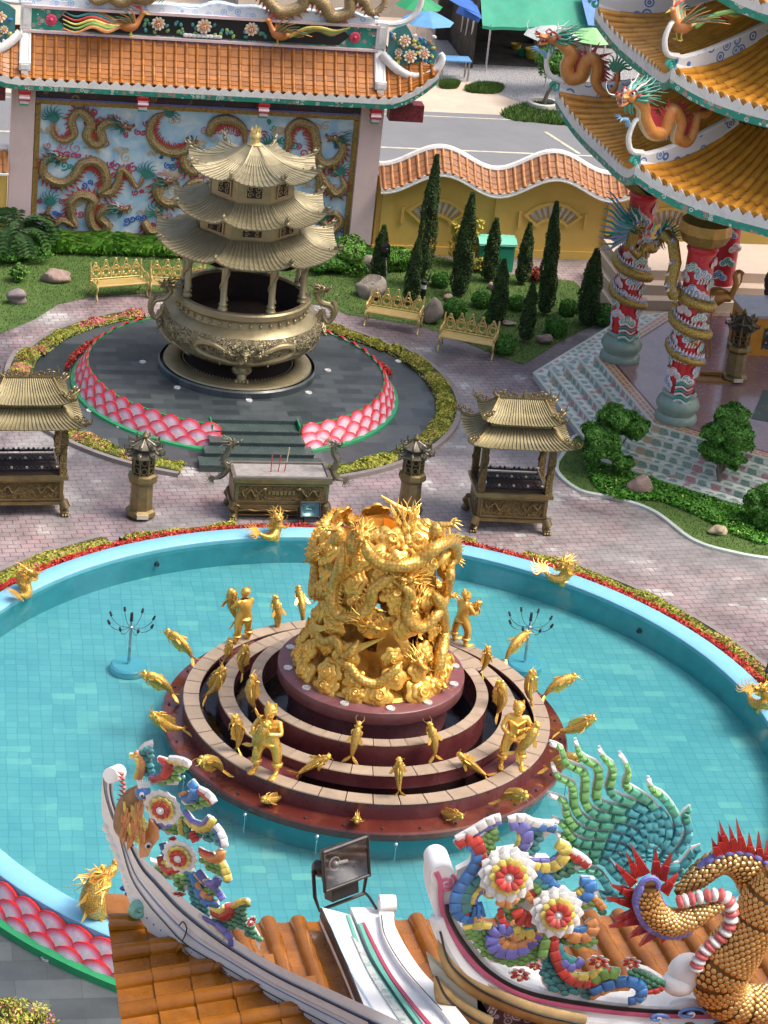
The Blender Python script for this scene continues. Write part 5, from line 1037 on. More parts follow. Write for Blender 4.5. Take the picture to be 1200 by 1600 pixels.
# ------------------------------------------------------------------ benches
def bench(pxa, pxb, label, first=[None]):
    a, b = G(*pxa), G(*pxb); c = (a+b)/2; rz = atan2(b[1]-a[1], b[0]-a[0])
    if first[0] is None:
        t = thing('garden_bench', label, 'bench', (0, 0, 0), 0, 'ornate champagne gold benches'); W = 1.5
        m = MB(); 
        for k in range(4): m.box((0, -.05-.115*k+.2, .42+.002*k), (W, .10, .03))
        m.tube([(-W/2, -.24, .41), (W/2, -.24, .41)], .025, 8); part('seat', m, BENCH, t, False)
        m = MB(); pn = 5; pw = W/pn
        for k in range(pn):
            x = -W/2+pw*(k+.5); y = .26; hh = .86+(.06 if k in (1, 2, 3) else 0)+(.03 if k == 2 else 0)
            m.tube(catmull([(x-pw*.45, y, .45), (x-pw*.5, y+.02, .6), (x-pw*.25, y+.05, .78), (x, y+.07, hh), (x+pw*.25, y+.05, .78), (x+pw*.5, y+.02, .6), (x+pw*.45, y, .45)], 20), .016, 5)
            for zz, rr in ((.62, .085), (.75, .05)): m.tube([(x+rr*cos(q), y+.035, zz+rr*1.15*sin(q)) for q in np.linspace(0, 2*pi, 15)[:-1]], .015, 5, closed=True)
            for sg in (-1, 1): m.tube(spiral((x+sg*pw*.3, y+.02, .55), V3(1, 0, 0), V3(0, 0, 1), .055, 1.3, 12, 1), .012, 5); m.tube(spiral((x+sg*pw*.33, y+.04, .72), V3(1, 0, 0), V3(0, 0, 1), .045, 1.2, 10, 2), .012, 5)
            m.ell((x, y+.075, hh+.02), (.045, .015, .035)); m.ell((x, y+.03, .5), (.05, .015, .04))
        m.tube([(-W/2, .25, .45), (W/2, .25, .45)], .018, 6); part('backrest', m, BENCH, t, False)
        for sg in (-1, 1):
            x = sg*W/2; m = MB(); m.tube(catmull([(x, .34, .92), (x, .28, .7), (x, .24, .45)], 8), .024, 6); m.tube(catmull([(x, .28, .68), (x, .05, .64), (x, -.15, .66), (x, -.26, .6), (x, -.24, .5), (x, -.18, .54)], 14), .022, 6); m.tube(spiral((x, 0, .54), V3(0, 1, 0), V3(0, 0, 1), .08, 1.3, 12), .013, 5); part('armrest', m, BENCH, t, False)
            for yy, dy in ((-.22, -.06), (.25, .08)):
                m = MB(); m.tube(catmull([(x, yy, .44), (x, yy+dy, .33), (x, yy-dy*.2, .16), (x, yy+dy*1.4, .03), (x, yy+dy*2, 0.02)], 10), np.linspace(.034, .02, 11), 7); m.tube(spiral((x, yy+dy*.2, .3), V3(0, 1, 0), V3(0, 0, 1), .05, 1.2, 10), .013, 5); part('leg', m, BENCH, t, False)
        first[0] = t
    else: t = copy_tree(first[0]); t['label'] = label
    n = V3(-sin(rz), cos(rz), 0); o = c+n*.22; t.location = (o[0], o[1], 0); t.rotation_euler = (0, 0, rz); return t
bench((570, 508), (652, 522), 'gold bench at the right, nearer the big rough stone'); bench((685, 547), (768, 562), 'gold bench at the right, nearest the floral stairs'); bench((148, 470), (232, 463), 'gold bench on the left lawn edge behind the platform'); 
b4 = bench((236, 466), (318, 470), 'gold bench mostly hidden behind the left dragon handle of the censer')
# ------------------------------------------------------------------ spotlights
def floodlight(loc, aim, s, label, glassc=(.45, .55, .56), name='floodlight', bracket=True, open_=False):
    t = thing(name, label, 'floodlight', loc); B = basis(aim, (0, 0, 1)); o = np.asarray(loc, float)
    def q(f, r, u): return o+s*(B@np.array([f, r, u]))
    m = MB(); fr = [q(0, x, z) for x, z in ((-.5, -.36), (.5, -.36), (.5, .36), (-.5, .36))]; bk = [q(-.3, x, z) for x, z in ((-.34, -.26), (.34, -.26), (.34, .26), (-.34, .26))]; b2 = [q(-.46, x, z) for x, z in ((-.2, -.2), (.2, -.2), (.2, .2), (-.2, .2))]
    V = fr+bk+b2; m.add(V, [(i, (i+1) % 4, 4+(i+1) % 4, 4+i) for i in range(4)]+[(4+i, 4+(i+1) % 4, 8+(i+1) % 4, 8+i) for i in range(4)]+[(8, 9, 10, 11)])
    for a, b in ((0, 1), (1, 2), (2, 3), (3, 0)): m.tube([fr[a], fr[b]], s*.035, 6)
    for a in fr: m.ell(a, s*.04, None, 6, 4)
    m.ell(q(-.2, -.46, 0), V3(.16, .1, .16)*s, B, 8, 6); m.ell(q(-.2, .46, 0), V3(.16, .1, .16)*s, B, 8, 6); part('housing', m, BLACK, t)
    m = MB(); inn = [q(.01, x, z) for x, z in ((-.46, -.32), (.46, -.32), (.46, .32), (-.46, .32))]; dp = [q(-.22, x, z) for x, z in ((-.24, -.16), (.24, -.16), (.24, .16), (-.24, .16))]; m.add(inn+dp, [(i, 4+i, 4+(i+1) % 4, (i+1) % 4) for i in range(4)]+[(4, 7, 6, 5)]); part('reflector', m, mat('satin reflector', (.30, .30, .31), .33, .9, .25, 6), t, ang=80)
    m = MB(); m.tube([q(-.1, -.1, 0), q(-.1, .12, .02)], s*.035, 8); m.tube([q(-.12+.0, .16+.12*cos(a), .02+.12*sin(a)) for a in np.linspace(0, 2*pi, 17)[:-1]], s*.014, 5, closed=True); m.ell(q(-.1, .16, .02), s*.055); part('bulb', m, mat('bulb glass', (.7, .7, .68), .12, .3, .05), t)
    gm_ = watermat('lamp pane', glassc, 1, .0); m = MB(); m.add([q(.02, x, z) for x, z in ((-.48, -.34), (.48, -.34), (.48, .34), (-.48, .34))], [(0, 1, 2, 3)]); part('glass', m, gm_, t)
    m = MB(); m.box(q(-.18, 0, -.52), (s*.6, s*.22, s*.26), R=B@rotm((0, 0, 1), pi/2)); part('gear_box', m, BLACK, t)
    m = MB(); m.tube([q(-.2, -.58, 0), q(-.2, -.58, -.5), q(-.2, -.5, -.78), q(-.2, .5, -.78), q(-.2, .58, -.5), q(-.2, .58, 0)], s*.035, 6); part('bracket', m, BLACK, t); return t
g = G(482, 822); floodlight((g[0], g[1], .42), (.05, -1, .45), .46, 'black spotlight with a pale blue pane on the ground before the altar', (.5, .72, .74))
g = G(597, 448, 0); tt = floodlight((g[0]+.05, g[1]+.05, 1.18), (1, .15, .12), .40, 'black floodlight on a thin white pole behind the leftmost cypress'); m = MB(); m.tube([G(604, 441), (g[0]+.03, g[1]+.05, .95)], .016, 6); part('white_pole', m, WHITE, tt)
g = G(1196, 1088, .2); floodlight((8.95, 1.55, .55), (-1, -.6, .2), .42, 'black floodlight cut off by the right edge beside the pool rim', (.6, .65, .66))
# ================================================================== screen wall with the dragon mural
gw = thing('screen_wall', 'tall screen wall with a blue dragon mural under an orange tiled roof', 'wall', (-.35, 28.3, 0), radians(-1.6)); GR = rotm((0, 0, 1), radians(-1.6))
def g2l(p): return (np.asarray(p)-V3(-.35, 28.3, 0))@GR
def gl(px, py, yl):
    """the point of a sight line on the wall's own plane y = yl"""
    D = ray(px, py)@GR; o = (CP-V3(-.35, 28.3, 0))@GR; return o+D*(yl-o[1])/D[1]
m = MB(); m.box((0, .3, 2.3), (9.9, .5, 4.6)); part('wall_core', m, OCHRE, gw, False)
for x in (-4.98, 5.06): m = MB(); m.box((x, .1, 2.3), (.66, .9, 4.6)); part('pink_pillar', m, PINKW, gw, False)
mm_, nt_, p_ = nodes('painted cloudy sky'); co_ = texco(nt_); n_ = noise(nt_, co_, 1.6, 6, .6, .8)
nt_.links.new(ramp(nt_, n_, [(.3, (.28, .54, .80)), (.5, (.50, .72, .86)), (.66, (.82, .88, .90))]), p_.inputs['Base Color']); p_.inputs['Roughness'].default_value = .5
m = MB(); m.box((.05, -.02, 2.12), (9.05, .1, 3.8)); mu = part('mural', m, mm_, gw, False)
FRG = mat('ornate gold frame', (.42, .28, .08), .5, .4, .4, 14, .6, 30, dirt=(.12, .07, .03), dirt_amt=.8, ds=12)
for c, d in (((.05, -.08, 4.09), (9.35, .12, .15)), ((.05, -.08, .16), (9.35, .12, .15)), ((-4.55, -.08, 2.12), (.15, .118, 3.75)), ((4.65, -.08, 2.12), (.15, .118, 3.75))): m = MB(); m.box(c, d); part('frame', m, FRG, gw, False)
FRZ = scrollmat('dark painted frieze', (.05, .035, .04), [(.22, .12, .03), (.10, .03, .03), (.30, .20, .06), (.03, .06, .10)], 3.2)
m = MB(); m.box((0, -.1, 4.42), (10.0, .2, .5)); part('frieze', m, FRZ, gw, False); m = MB(); m.box((0, -.14, 4.2), (9.4, .2, .06)); part('frieze_line', m, PURP, gw, False)
DMUR = [scalemat('mural dragon scales', (.62, .44, .20), .42, .35, 24, .3, .6), mat('crimson fins', (.45, .05, .04), .5), WHITE, RED, BLACK, mat('sea green mane', (.04, .22, .18), .5, 0, .3, 9), YEL]
md = [([(190, 196), (170, 191), (157, 202), (160, 220), (148, 226), (136, 212), (142, 192), (125, 174), (112, 188), (116, 210), (100, 220), (84, 212), (82, 190)], (1, 0, -.1), 1),
 ([(88, 246), (71, 252), (68, 270), (84, 283), (103, 284), (118, 272), (128, 256), (147, 252), (162, 264), (166, 288), (158, 300), (174, 300), (184, 284), (190, 264), (204, 278), (214, 292), (224, 276)], (1, 0, 0), 1),
 ([(184, 326), (166, 325), (156, 338), (167, 352), (160, 364), (144, 352), (140, 330), (146, 312), (126, 305), (111, 316), (112, 338), (116, 352), (98, 344), (84, 352), (74, 338), (76, 320)], (1, 0, .1), 1),
 ([(300, 222), (288, 236), (264, 238), (243, 226), (234, 205), (242, 184), (258, 176)], (0, -1, -.3), 1),
 ([(326, 212), (334, 192), (350, 186), (368, 190), (382, 204), (384, 226)], None, 1),
 ([(256, 283), (244, 292), (250, 310), (268, 318), (286, 304), (296, 288), (312, 282), (326, 292)], (1, 0, .1), 1),
 ([(528, 216), (536, 232), (526, 250), (508, 256), (496, 244), (494, 222), (488, 200), (468, 190), (452, 202), (450, 226), (438, 240), (424, 230)], (-1, 0, .05), -1),
 ([(500, 272), (512, 290), (524, 302), (538, 292), (532, 274)], None, 1), ([(505, 345), (515, 362), (530, 348), (524, 334), (512, 336)], None, -1), ([(224, 345), (236, 362), (252, 354), (246, 338)], None, 1), ([(285, 240), (292, 262), (306, 268), (318, 256)], None, 1), ([(466, 262), (480, 275), (496, 268), (500, 290), (488, 312)], None, -1)]
for i, (px, fw, sd) in enumerate(md):
    P = [gl(x, y, -.13-.02*(j % 2)) for j, (x, y) in enumerate(px)]; n_ = (0, -1, 0)
    d = dragon_mbs(P, .15, normal=n_, side=sd, head=fw is not None, s_head=.42, fwd=fw, up=(0, -.15, 1) if fw is None or abs(fw[1]) < .5 else (0, 0, 1), spine=1.25, k=8, mane_n=14, legs=[] if fw is None else [(.22, (.3, -.2, -1), .15), (.5, (.6, -.2, -.8), .15)], sp_gap=.75)
    o = part('dragon', join(d), DMUR, mu, False)
CM = [mat('swirl '+k, c, .5, 0, .12) for k, c in (('red', (.55, .06, .12)), ('green', (.03, .33, .22)), ('blue', (.06, .15, .5)), ('cream', (.62, .52, .38)), ('rose', (.62, .30, .32)))]
pts_ = []
for i in range(900):
    if len(pts_) > 98: break
    x, z = rng.uniform(-4.3, 4.4), rng.uniform(.35, 3.85)
    if all((x-a)**2+(z-b)**2 > .075 for a, b in pts_): pts_.append((x, z))
for i, (x, z) in enumerate(pts_):
    m = MB(); r = rng.uniform(.08, .14)
    for k in range(int(rng.integers(2, 5))): m.tube(spiral((x+.16*k*rng.choice([-1, 1]), -.085, z+.05*rng.normal()), V3(1, 0, 0), V3(0, 0, 1), r*(.7+.6*rng.random()), 1.3, 12, rng.random()*6), .022, 5)
    if i % 5 == 3: m.ell((x, -.07, z), (.22, .03, .14), None, 9, 5)
    part('cloud', m, CM[(3 if i % 5 == 3 else [0, 1, 4, 3, 2, 0][i % 6])], mu, False)
def ez(x): a = max(0, abs(x)-5.3)/1.45; return 4.98+.85*a**1.8
def tz(x): a = max(0, abs(x)-5.2)/1.55; return 6.12-.25*a
def GP(u, v, s=1):
    x = -6.75+13.5*u; e = V3(x*1.0, -1.02*s, ez(x)); a = max(0, abs(x)-5.2)/1.55; t_ = V3(x, (-.12-.5*a)*s, tz(x)); p = e+(t_-e)*v; p[2] -= .14*sin(pi*v)*(1-a); return p
F_, T_ = MB(), MB(); roof_mb(F_, T_, GP, 44, 6, .062, 8, .06, flatn=66); roof_mb(F_, T_, lambda u, v: GP(u, v, -1)+V3(0, .3, 0), 44, 4, .062, 2, .06, flatn=66)
rf = part('roof', F_, mat('pan tiles', (.34, .115, .014), .4, 0, .2, 4, isl=.2), gw, False); part('roof_tiles', T_, TILE, rf, False, ang=60)
def eave_trim(A, B, f, n, parent, world, drop=.15, band=.15, outn=(0, -1, 0), gm=None):
    """white scalloped drip edge and painted scroll band under an eave; f(u) gives the eave line"""
    W, Bn = MB(), MB(); on = np.asarray(outn, float)
    for i in range(n):
        a, b = f(i/n), f((i+1)/n); V = []
        V = [a+V3(0, 0, drop*.6), (a+b)/2-V3(0, 0, .03), b+V3(0, 0, drop*.6), b-V3(0, 0, drop), a-V3(0, 0, drop)]; W.prism([v+on*.03 for v in V], -on*.03)
    uu = np.linspace(0, 1, n+1); P = np.array([[f(u)-V3(0, 0, drop)+on*.03, f(u)-V3(0, 0, drop+band)+on*.0] for u in uu]); Bn.grid(P); Bn.grid(np.array([[p[0]-on*.1, p[0]] for p in P])); Bn.grid(np.array([[p[1], p[1]-on*.25+V3(0, 0, .02)] for p in P]))
    part('drip_edge', W, WHITE, parent, world, smooth=False); part('scroll_band', Bn, BAND, parent, world, smooth=False)
eave_trim(0, 0, lambda u: GP(u, 0)-V3(0, 0, .03), 44, rf, False)
m = MB(); m.box((0, -.3, 4.72), (11.2, 1.3, .08)); m.box((0, -.35, 4.80), (12.2, 1.2, .06)); part('soffit', m, mat('dark red soffit', (.10, .02, .025), .6), gw, False)
for x in (-4.98, -1.65, 1.8, 5.06):
    m = MB()
    for k, (z, w_) in enumerate(((4.78, .26), (4.66, .30), (4.54, .34), (4.44, .28), (4.36, .32), (4.28, .24))): m.box((x, -.82, z), (w_, .26, .10), mi=k % 2)
    m.box((x, -.80, 4.2), (.26, .2, .08), mi=2); m.tube([(x-.15, -.96, 4.6), (x+.15, -.96, 4.6)], .045, 8, mi=0); m.tube([(x-.15, -.96, 4.4), (x+.15, -.96, 4.4)], .045, 8, mi=1)
    part('bracket', m, [RED, mat('pale pink paint', (.70, .48, .50), .5), TEAL], gw, False)
m = MB(); m.box((6.0, -.4, 4.45), (1.0, .5, .5)); m.box((-6.0, -.4, 4.45), (1.0, .5, .5)); part('corner_bracket', m, mat('carved dark red bracket', (.16, .02, .03), .5, 0, .6, 9, .8, 18), gw, False)
for x in (-5.0, 5.12):                                             # framed slope ridges
    m = MB(); u = (x+6.75)/13.5; P = [GP(u, v)+V3(0, 0, .10) for v in np.linspace(.25, 1, 8)]
    for dx in (-.12, .12): m.tube([p+V3(dx, 0, 0) for p in P], .045, 6)
    m.tube([p-V3(0, 0, .05) for p in P], [.13]*8, 6, flat=.6); e = P[0]; m.box(e+V3(0, -.06, .03), (.32, .14, .22)); m.box(e+V3(0, -.14, .03), (.22, .03, .13)); m.box(e+V3(0, -.1, -.16), (.2, .1, .14)); m.box(P[-1]+V3(0, 0, .35), (.3, .2, .75)); m.box(P[-1]+V3(0, -.11, .35), (.16, .03, .5)); part('slope_ridge', m, WHITE, rf, False)
m = MB(); m.box((0, .05, 6.45), (10.0, .34, .72)); rb = part('ridge_wall', m, BAND, gw, False)
m = MB(); m.prism([V3(x, -.14, z) for x, z in ((-4.1, 6.48), (-3.85, 6.2), (3.9, 6.2), (4.2, 6.48), (3.9, 6.76), (-3.85, 6.76))], (0, .06, 0)); part('black_panel', m, BLACK, rb, False)
m = MB(); m.box((0, -.2, 6.13), (10.1, .12, .07)); m.box((0, -.1, 6.83), (10.1, .3, .08)); part('pink_moulding', m, mat('rosy moulding', (.66, .52, .52), .5, 0, .1), rb, False)
m = MB()
for k in range(46): x = -4.9+k*.218; m.ell((x, -.17, 6.06), (.1, .03, .06), None, 8, 4)
part('blue_scallops', m, PURP, rb, False)
CLB = scrollmat('pale blue cloud scrolls', (.60, .66, .70), [(.25, .40, .62), (.40, .52, .66)], 4.5)
m = MB(); P = [(x, -.1, 7.1+.08*sin(x*2.1)+.05*sin(x*5)) for x in np.linspace(-5.2, 4.9, 60)]; m.grid(np.array([[p, (p[0], -.14, 6.87)] for p in P])); m.grid(np.array([[(p[0], .25, p[2]), p] for p in P])); m.box((0, .1, 6.95), (10, .3, .2)); part('cloud_band', m, CLB, rb, False)
for x, col in ((4.35, 0), (-4.3, 0)):
    m = MB()
    for k in range(10): a = k*.63; m.ell((x+.1*cos(a), -.2, 6.48+.1*sin(a)), (.075, .04, .075), None, 7, 4)
    m.ell((x, -.22, 6.48), .07); part('peony', m, CM[0], rb, False)
def flower(M, c, n_, up, r, cols=(('w', 14, 1.0), ('y', 12, .68), ('r', 10, .5)), cen='w'):
    """layered petals round a boss"""
    B = basis(n_, up); c = np.asarray(c, float); w, ux, uy = B[:, 0], B[:, 1], B[:, 2]
    for L, (k, n, s) in enumerate(cols):
        for i in range(n):
            a = 2*pi*(i+.5*(L % 2))/n; d = ux*cos(a)+uy*sin(a); R_ = np.stack([d, np.cross(w, d), w], 1); M.ell(c+d*r*s*.66+w*r*(.1+.16*L), V3(.40*s, .22*s+.045, .10)*r, R_@rotm((0, 1, 0), -.25), 7, 5, MI[k])
    M.ell(c+w*r*.5, r*.13, None, 10, 6, MI[cen]); M.tube([c+w*r*.5+(ux*cos(a)+uy*sin(a))*r*.17 for a in np.linspace(0, 2*pi, 15)[:-1]], r*.045, 6, closed=True, mi=MI['w'])
m = MB()
for x, r in ((-1.3, .2), (.0, .22), (1.35, .2)): flower(m, (x, -.2, 6.55), (0, -1, 0), (0, 0, 1), r, (('c', 10, 1.0), ('o', 8, .55)), 'r')
for k in range(46):
    x = rng.uniform(-1.7, 1.8); m.ell((x, -.18, 6.28+rng.random()*.36), (.05, .03, .07), rotm((0, 1, 0), rng.normal()), 6, 4, MI['t'] if k % 3 else MI['g'])
for k in range(9): m.ell((-.5+.12*k, -.18, 6.26), (.09, .05, .06), None, 7, 4, MI['w'])
part('flower_spray', m, ML, rb, False)
def phoenix(label, o, d, s, cols='ogyrt', tail=7):
    """bird with raised wings and a streaming tail; d is the heading along x of the wall"""
    t = thing('phoenix_figure', label, 'roof figure', o); q = lambda a, b, z: np.asarray(o, float)+V3(a*d[0], a*d[1], 0)*s+V3(-d[1], d[0], 0)*b*s+V3(0, 0, z)*s; X = V3(d[0], d[1], 0)
    m = MB(); m.tube(catmull([q(-.35, 0, .28), q(-.1, 0, .3), q(.15, 0, .36), q(.28, 0, .55), q(.35, 0, .68)], 10), [.05*s, .1*s, .15*s, .18*s, .17*s, .14*s, .1*s, .08*s, .07*s, .07*s, .07*s], 9, mi=0); m.ell(q(.38, 0, .72), V3(.1, .07, .08)*s, basis(X, (0, 0, 1)), 8, 6, 0); m.cone(q(.45, 0, .72), q(.6, 0, .66), .035*s, n=6, mi=1)
    for k in range(4): m.tube([q(.34, 0, .78), q(.28-.05*k, 0, .9), q(.16-.07*k, 0, .95)], V3(.02, .015, .004)*s, 5, mi=2)
    part('body', m, [CORAL if 'o' in cols else TGRN, YEL, REDG], t)
    for e in (-1, 1):
        m = MB()
        for k in range(7): a = q(.12-.05*k, e*.08, .42); m.tube(catmull([a, q(.05-.09*k, e*(.3+.03*k), .75-.04*k), q(-.1-.13*k, e*(.42+.04*k), .95-.08*k)], 6), np.linspace(.05, .02, 7)*s, 5, flat=.5, mi=k % 2)
        part('wing', m, [MATS['o'] if 'o' in cols else MATS['g'], MATS['d']], t)
    for k in range(tail):
        m = MB(); b = (k-tail/2+.5)*.05; m.tube(catmull([q(-.3, b, .3), q(-.7, b*2, .18+.07*k), q(-1.15, b*3, .34+.06*k), q(-1.6, b*3, .15+.08*k), q(-2.0, b*4, .3+.08*k)], 14), np.interp(np.linspace(0, 1, 15), [0, .3, 1], [.04, .06, .015])*s, 6); part('tail_feather', m, [MATS[cols[k % len(cols)]]], t)
    for e in (-1, 1): m = MB(); m.tube([q(.02, e*.06, .24), q(.05, e*.08, .1), q(.0, e*.08, .0)], .02*s, 5); [m.tube([q(0, e*.08, .01), q(.1, e*.08+.05*j, 0)], .014*s, 4) for j in (-1, 0, 1)]; part('leg', m, YEL, t)
    return t
def w2(p): return V3(-.35, 28.3, 0)+GR@np.asarray(p, float)
phoenix('phoenix figure at the left of the screen wall ridge, tail streaming left', w2((-2.1, -.32, 6.17)), (1, 0), .95)
phoenix('phoenix figure at the right of the screen wall ridge, tail streaming right', w2((2.15, -.32, 6.17)), (-1, 0), .95, 'gydog')
GD2 = [scalemat('ridge dragon scales', (.46, .34, .17), .45, .35, 26, .4, .6), mat('rust fins', (.40, .12, .05), .5), WHITE, RED, BLACK, TEAL, YEL]
for lb, px, fw in (('gold dragon coiling along the right half of the screen wall ridge', [(400, -20), (425, 8), (440, 18), (470, 10), (480, -8), (505, 5), (520, 25), (545, 18), (548, -6), (568, 0), (580, 20), (598, 8), (602, -20)], (-1, 0, 0)), ('gold dragon on the left half of the screen wall ridge, mostly above the frame', [(250, -15), (230, -2), (205, -5), (190, 3), (170, -5), (150, 2), (130, -12)], (1, 0, 0))):
    P = [w2(gl(x, y, -.22)) for x, y in px]; t = thing('ridge_dragon', lb, 'roof figure', P[1]); dragon_parts(t, dragon_mbs(P, .19, normal=(0, -1, 0), side=1, s_head=.5, fwd=fw, up=(0, 0, 1), k=10), GD2)
for sg in (1, -1):                                                 # curled ridge ends with flower clusters
    m = MB(); P = catmull([(sg*5.15, -.35, 6.10), (sg*5.5, -.5, 5.78), (sg*5.95, -.62, 5.55), (sg*6.45, -.7, 5.6), (sg*6.75, -.72, 5.85), (sg*6.86, -.72, 6.15), (sg*6.78, -.72, 6.3)], 18); m.tube(P, np.interp(np.linspace(0, 1, 19), [0, .6, 1], [.10, .10, .05]), 10, flat=1.4)
    P2 = catmull([(sg*4.9, -.05, 6.9), (sg*5.5, -.05, 6.9), (sg*5.9, -.05, 7.05), (sg*6.15, -.05, 7.4), (sg*6.2, -.05, 7.8)], 12); m.tube(P2, .09, 8); part('curled_ridge', m, WHITE, rf, False)
    m = MB(); o = [V3(sg*x, -.45, z) for x, z in ((5.3, 6.1), (5.6, 5.85), (6.0, 5.68), (6.4, 5.7), (6.68, 5.9), (6.75, 6.2), (6.6, 6.45), (6.3, 6.65), (6.05, 6.5), (5.9, 6.8), (5.75, 7.0), (5.5, 6.9), (5.3, 6.75))]; m.prism(o if sg > 0 else o[::-1], (0, .1, 0), mi=MI['t'])
    for x, z, r in ((5.95, 6.1, .2), (6.35, 6.2, .17), (5.75, 6.55, .18), (6.35, 5.88, .13), (5.6, 6.2, .12)): flower(m, (sg*x, -.5, z), (0, -1, .3), (0, 0, 1), r, (('c', 9, 1.0), ('o', 8, .6)), 'r')
    for k in range(60): x = rng.uniform(5.35, 6.65); z = rng.uniform(5.75, 6.75); m.ell((sg*x, -.48, z), (.08, .04, .05), rotm((0, 1, 0), rng.normal()*2), 6, 4, MI['gdtbywyo'[k % 8]])
    part('flower_cluster', m, ML, rf, False)
# ------------------------------------------------------------------ ochre garden wall with a waving tiled coping
def wtop(x): return 2.98+.30*cos(2*pi*(x-6.93)/3.5)
ww = thing('garden_wall', 'ochre garden wall with a waving tiled coping and fan shaped openings', 'wall', (11, 28.1, 0))
xs = np.linspace(5.12, 18.5, 120); m = MB(); P = np.array([[(x, 28.0, 0), (x, 28.0, wtop(x)-.35), (x, 28.35, wtop(x)-.35), (x, 28.35, 0)] for x in xs]); m.grid(P); part('wall_face', m, OCHRE, ww)
m = MB()
for x in (5.45, 8.9, 12.4, 15.9): m.box((x, 27.97, 1.1), (.36, .10, 2.2))
m.box((11.8, 27.97, .12), (13.4, .07, .24)); part('pilasters', m, OCHRE, ww)
def WP(u, v): x = 5.12+13.4*u; return V3(x, 27.55+.62*v, wtop(x)-.60+.52*v-.05*sin(pi*v))
F_, T_ = MB(), MB(); roof_mb(F_, T_, WP, 54, 4, .06, 4, .04, flatn=108); rf2 = part('coping', F_, mat('wall pan tiles', (.30, .13, .06), .6, 0, .2, 4), ww); part('coping_tiles', T_, TILEW, rf2, ang=60)
W = MB(); n = 54
for i in range(n):
    a, b = WP(i/n, 0), WP((i+1)/n, 0); W.prism([a-V3(0, .02, .06), a+V3(0, -.02, .05), (a+b)/2-V3(0, .02, .02), b+V3(0, -.02, .05), b-V3(0, .02, .06)], (0, .04, 0))
W.tube([WP(u, 0)-V3(0, 0, .09) for u in np.linspace(0, 1, 110)], .035, 6); W.tube([WP(u, 1)+V3(0, .08, .05) for u in np.linspace(0, 1, 110)], .11, 8, flat=.9); part('white_edging', W, WHITE, rf2)
for k, xc in enumerate((6.95, 10.55, 14.2)):
    zc = .62; fr = MB(); ro, ri = 1.05, .68; A = np.linspace(radians(40), radians(140), 15)
    def ring(r, y): return [(xc+r*cos(a), y, zc+r*sin(a)) for a in A]
    for r0, r1 in ((ro, ro+.1), (ri-.1, ri)): fr.grid(np.stack([ring(r0, 27.93), ring(r1, 27.93)], 1)); fr.grid(np.stack([ring(r1, 27.93), ring(r1, 28.01)], 1)); fr.grid(np.stack([ring(r0, 28.01), ring(r0, 27.93)], 1))
    for a in (A[0], A[-1]): c = V3(xc+(ro+ri)/2*cos(a), 27.965, zc+(ro+ri)/2*sin(a)); fr.box(c, (ro-ri+.25, .08, .09), R=rotm((0, 1, 0), -a))
    for a in (A[0], A[-1]): fr.box((xc+1.02*np.sign(cos(a)), 27.965, zc+.58), (.09, .075, .5))
    fr.box((xc, 27.962, zc+.24), (2.1, .07, .07)) if 0 else None
    f_ = part('fan_opening', fr, OCHRE, ww); m = MB(); m.grid(np.stack([ring(ri, 27.985), ring(ro, 27.985)], 1)); part('bright_backing', m, mat('painted outdoor light', (.80, .78, .75), .7, 0, .12, 5), f_)  # pale panel paints the outdoor brightness showing through the slots
    m = MB()
    for a in np.linspace(radians(46), radians(134), 9): c = V3(xc+(ro+ri)/2*cos(a), 27.955, zc+(ro+ri)/2*sin(a)); m.box(c, (ro-ri, .06, .06), R=rotm((0, 1, 0), -a))
    part('bars', m, mat('bar paint', (.40, .26, .08), .7, 0, .2, 5), f_)
w3 = thing('garden_wall', 'short stretch of ochre wall with tiled coping at the left edge beside the screen wall', 'wall', (-9, 28.2, 0)); m = MB(); m.box((-8.8, 28.3, 1.05), (6.2, .3, 2.1)); part('wall_face', m, OCHRE, w3)
F_, T_ = MB(), MB(); roof_mb(F_, T_, lambda u, v: V3(-11.9+6.2*u, 27.75+.55*v, 2.1+.5*v), 25, 3, .06, 3, .04); part('coping', F_, TILEW, w3); part('coping_tiles', T_, TILEW, w3); m = MB(); m.tube([(-11.9, 27.74, 2.05), (-5.7, 27.74, 2.05)], .05, 6); m.tube([(-11.9, 28.35, 2.65), (-5.7, 28.35, 2.65)], .1, 8); part('white_edging', m, WHITE, w3)
# ------------------------------------------------------------------ across the road
yB = 56.0; a_, b_ = Y(600, 60, yB), Y(737, 60, yB); bd = thing('building', 'cream walled building across the road at the top of the picture', 'building', ((a_[0]+b_[0])/2, yB+2, 0))
m = MB(); m.box(((a_[0]-6+b_[0])/2, yB+3, 2.2), (b_[0]-a_[0]+6, 6, 7.5)); part('wall', m, mat('dusty cream wall', (.50, .45, .38), .8, 0, .12, .6, dirt=(.33, .29, .25), dirt_amt=.6), bd)
m = MB(); m.box((a_[0]+1.6, yB-.02, 2.6), (.05, .05, 7)); part('drain_pipe', m, DARK, bd); m = MB(); m.box((b_[0]-.1, yB-.1, 2.5), (.22, .25, 6.6)); part('timber_post', m, mat('brown timber', (.13, .07, .04), .7), bd)
st = thing('market_stall', 'open stall with a green cloth awning and dark shaded goods', 'stall', (G(850, 70)[0], 54, 0)); f1, f2 = G(764, 40, 1.75), G(948, 44, 1.75)
m = MB(); n = 12; Pg = []
for i in range(n+1):
    a = f1+(f2-f1)*i/n; Pg.append([a+V3(-.25, 0, -.06*abs(sin(i*1.3))), a+V3(-.1, 1.5, .8-.1*sin(i*.9)), a+V3(.1, 3.4, 1.5)])
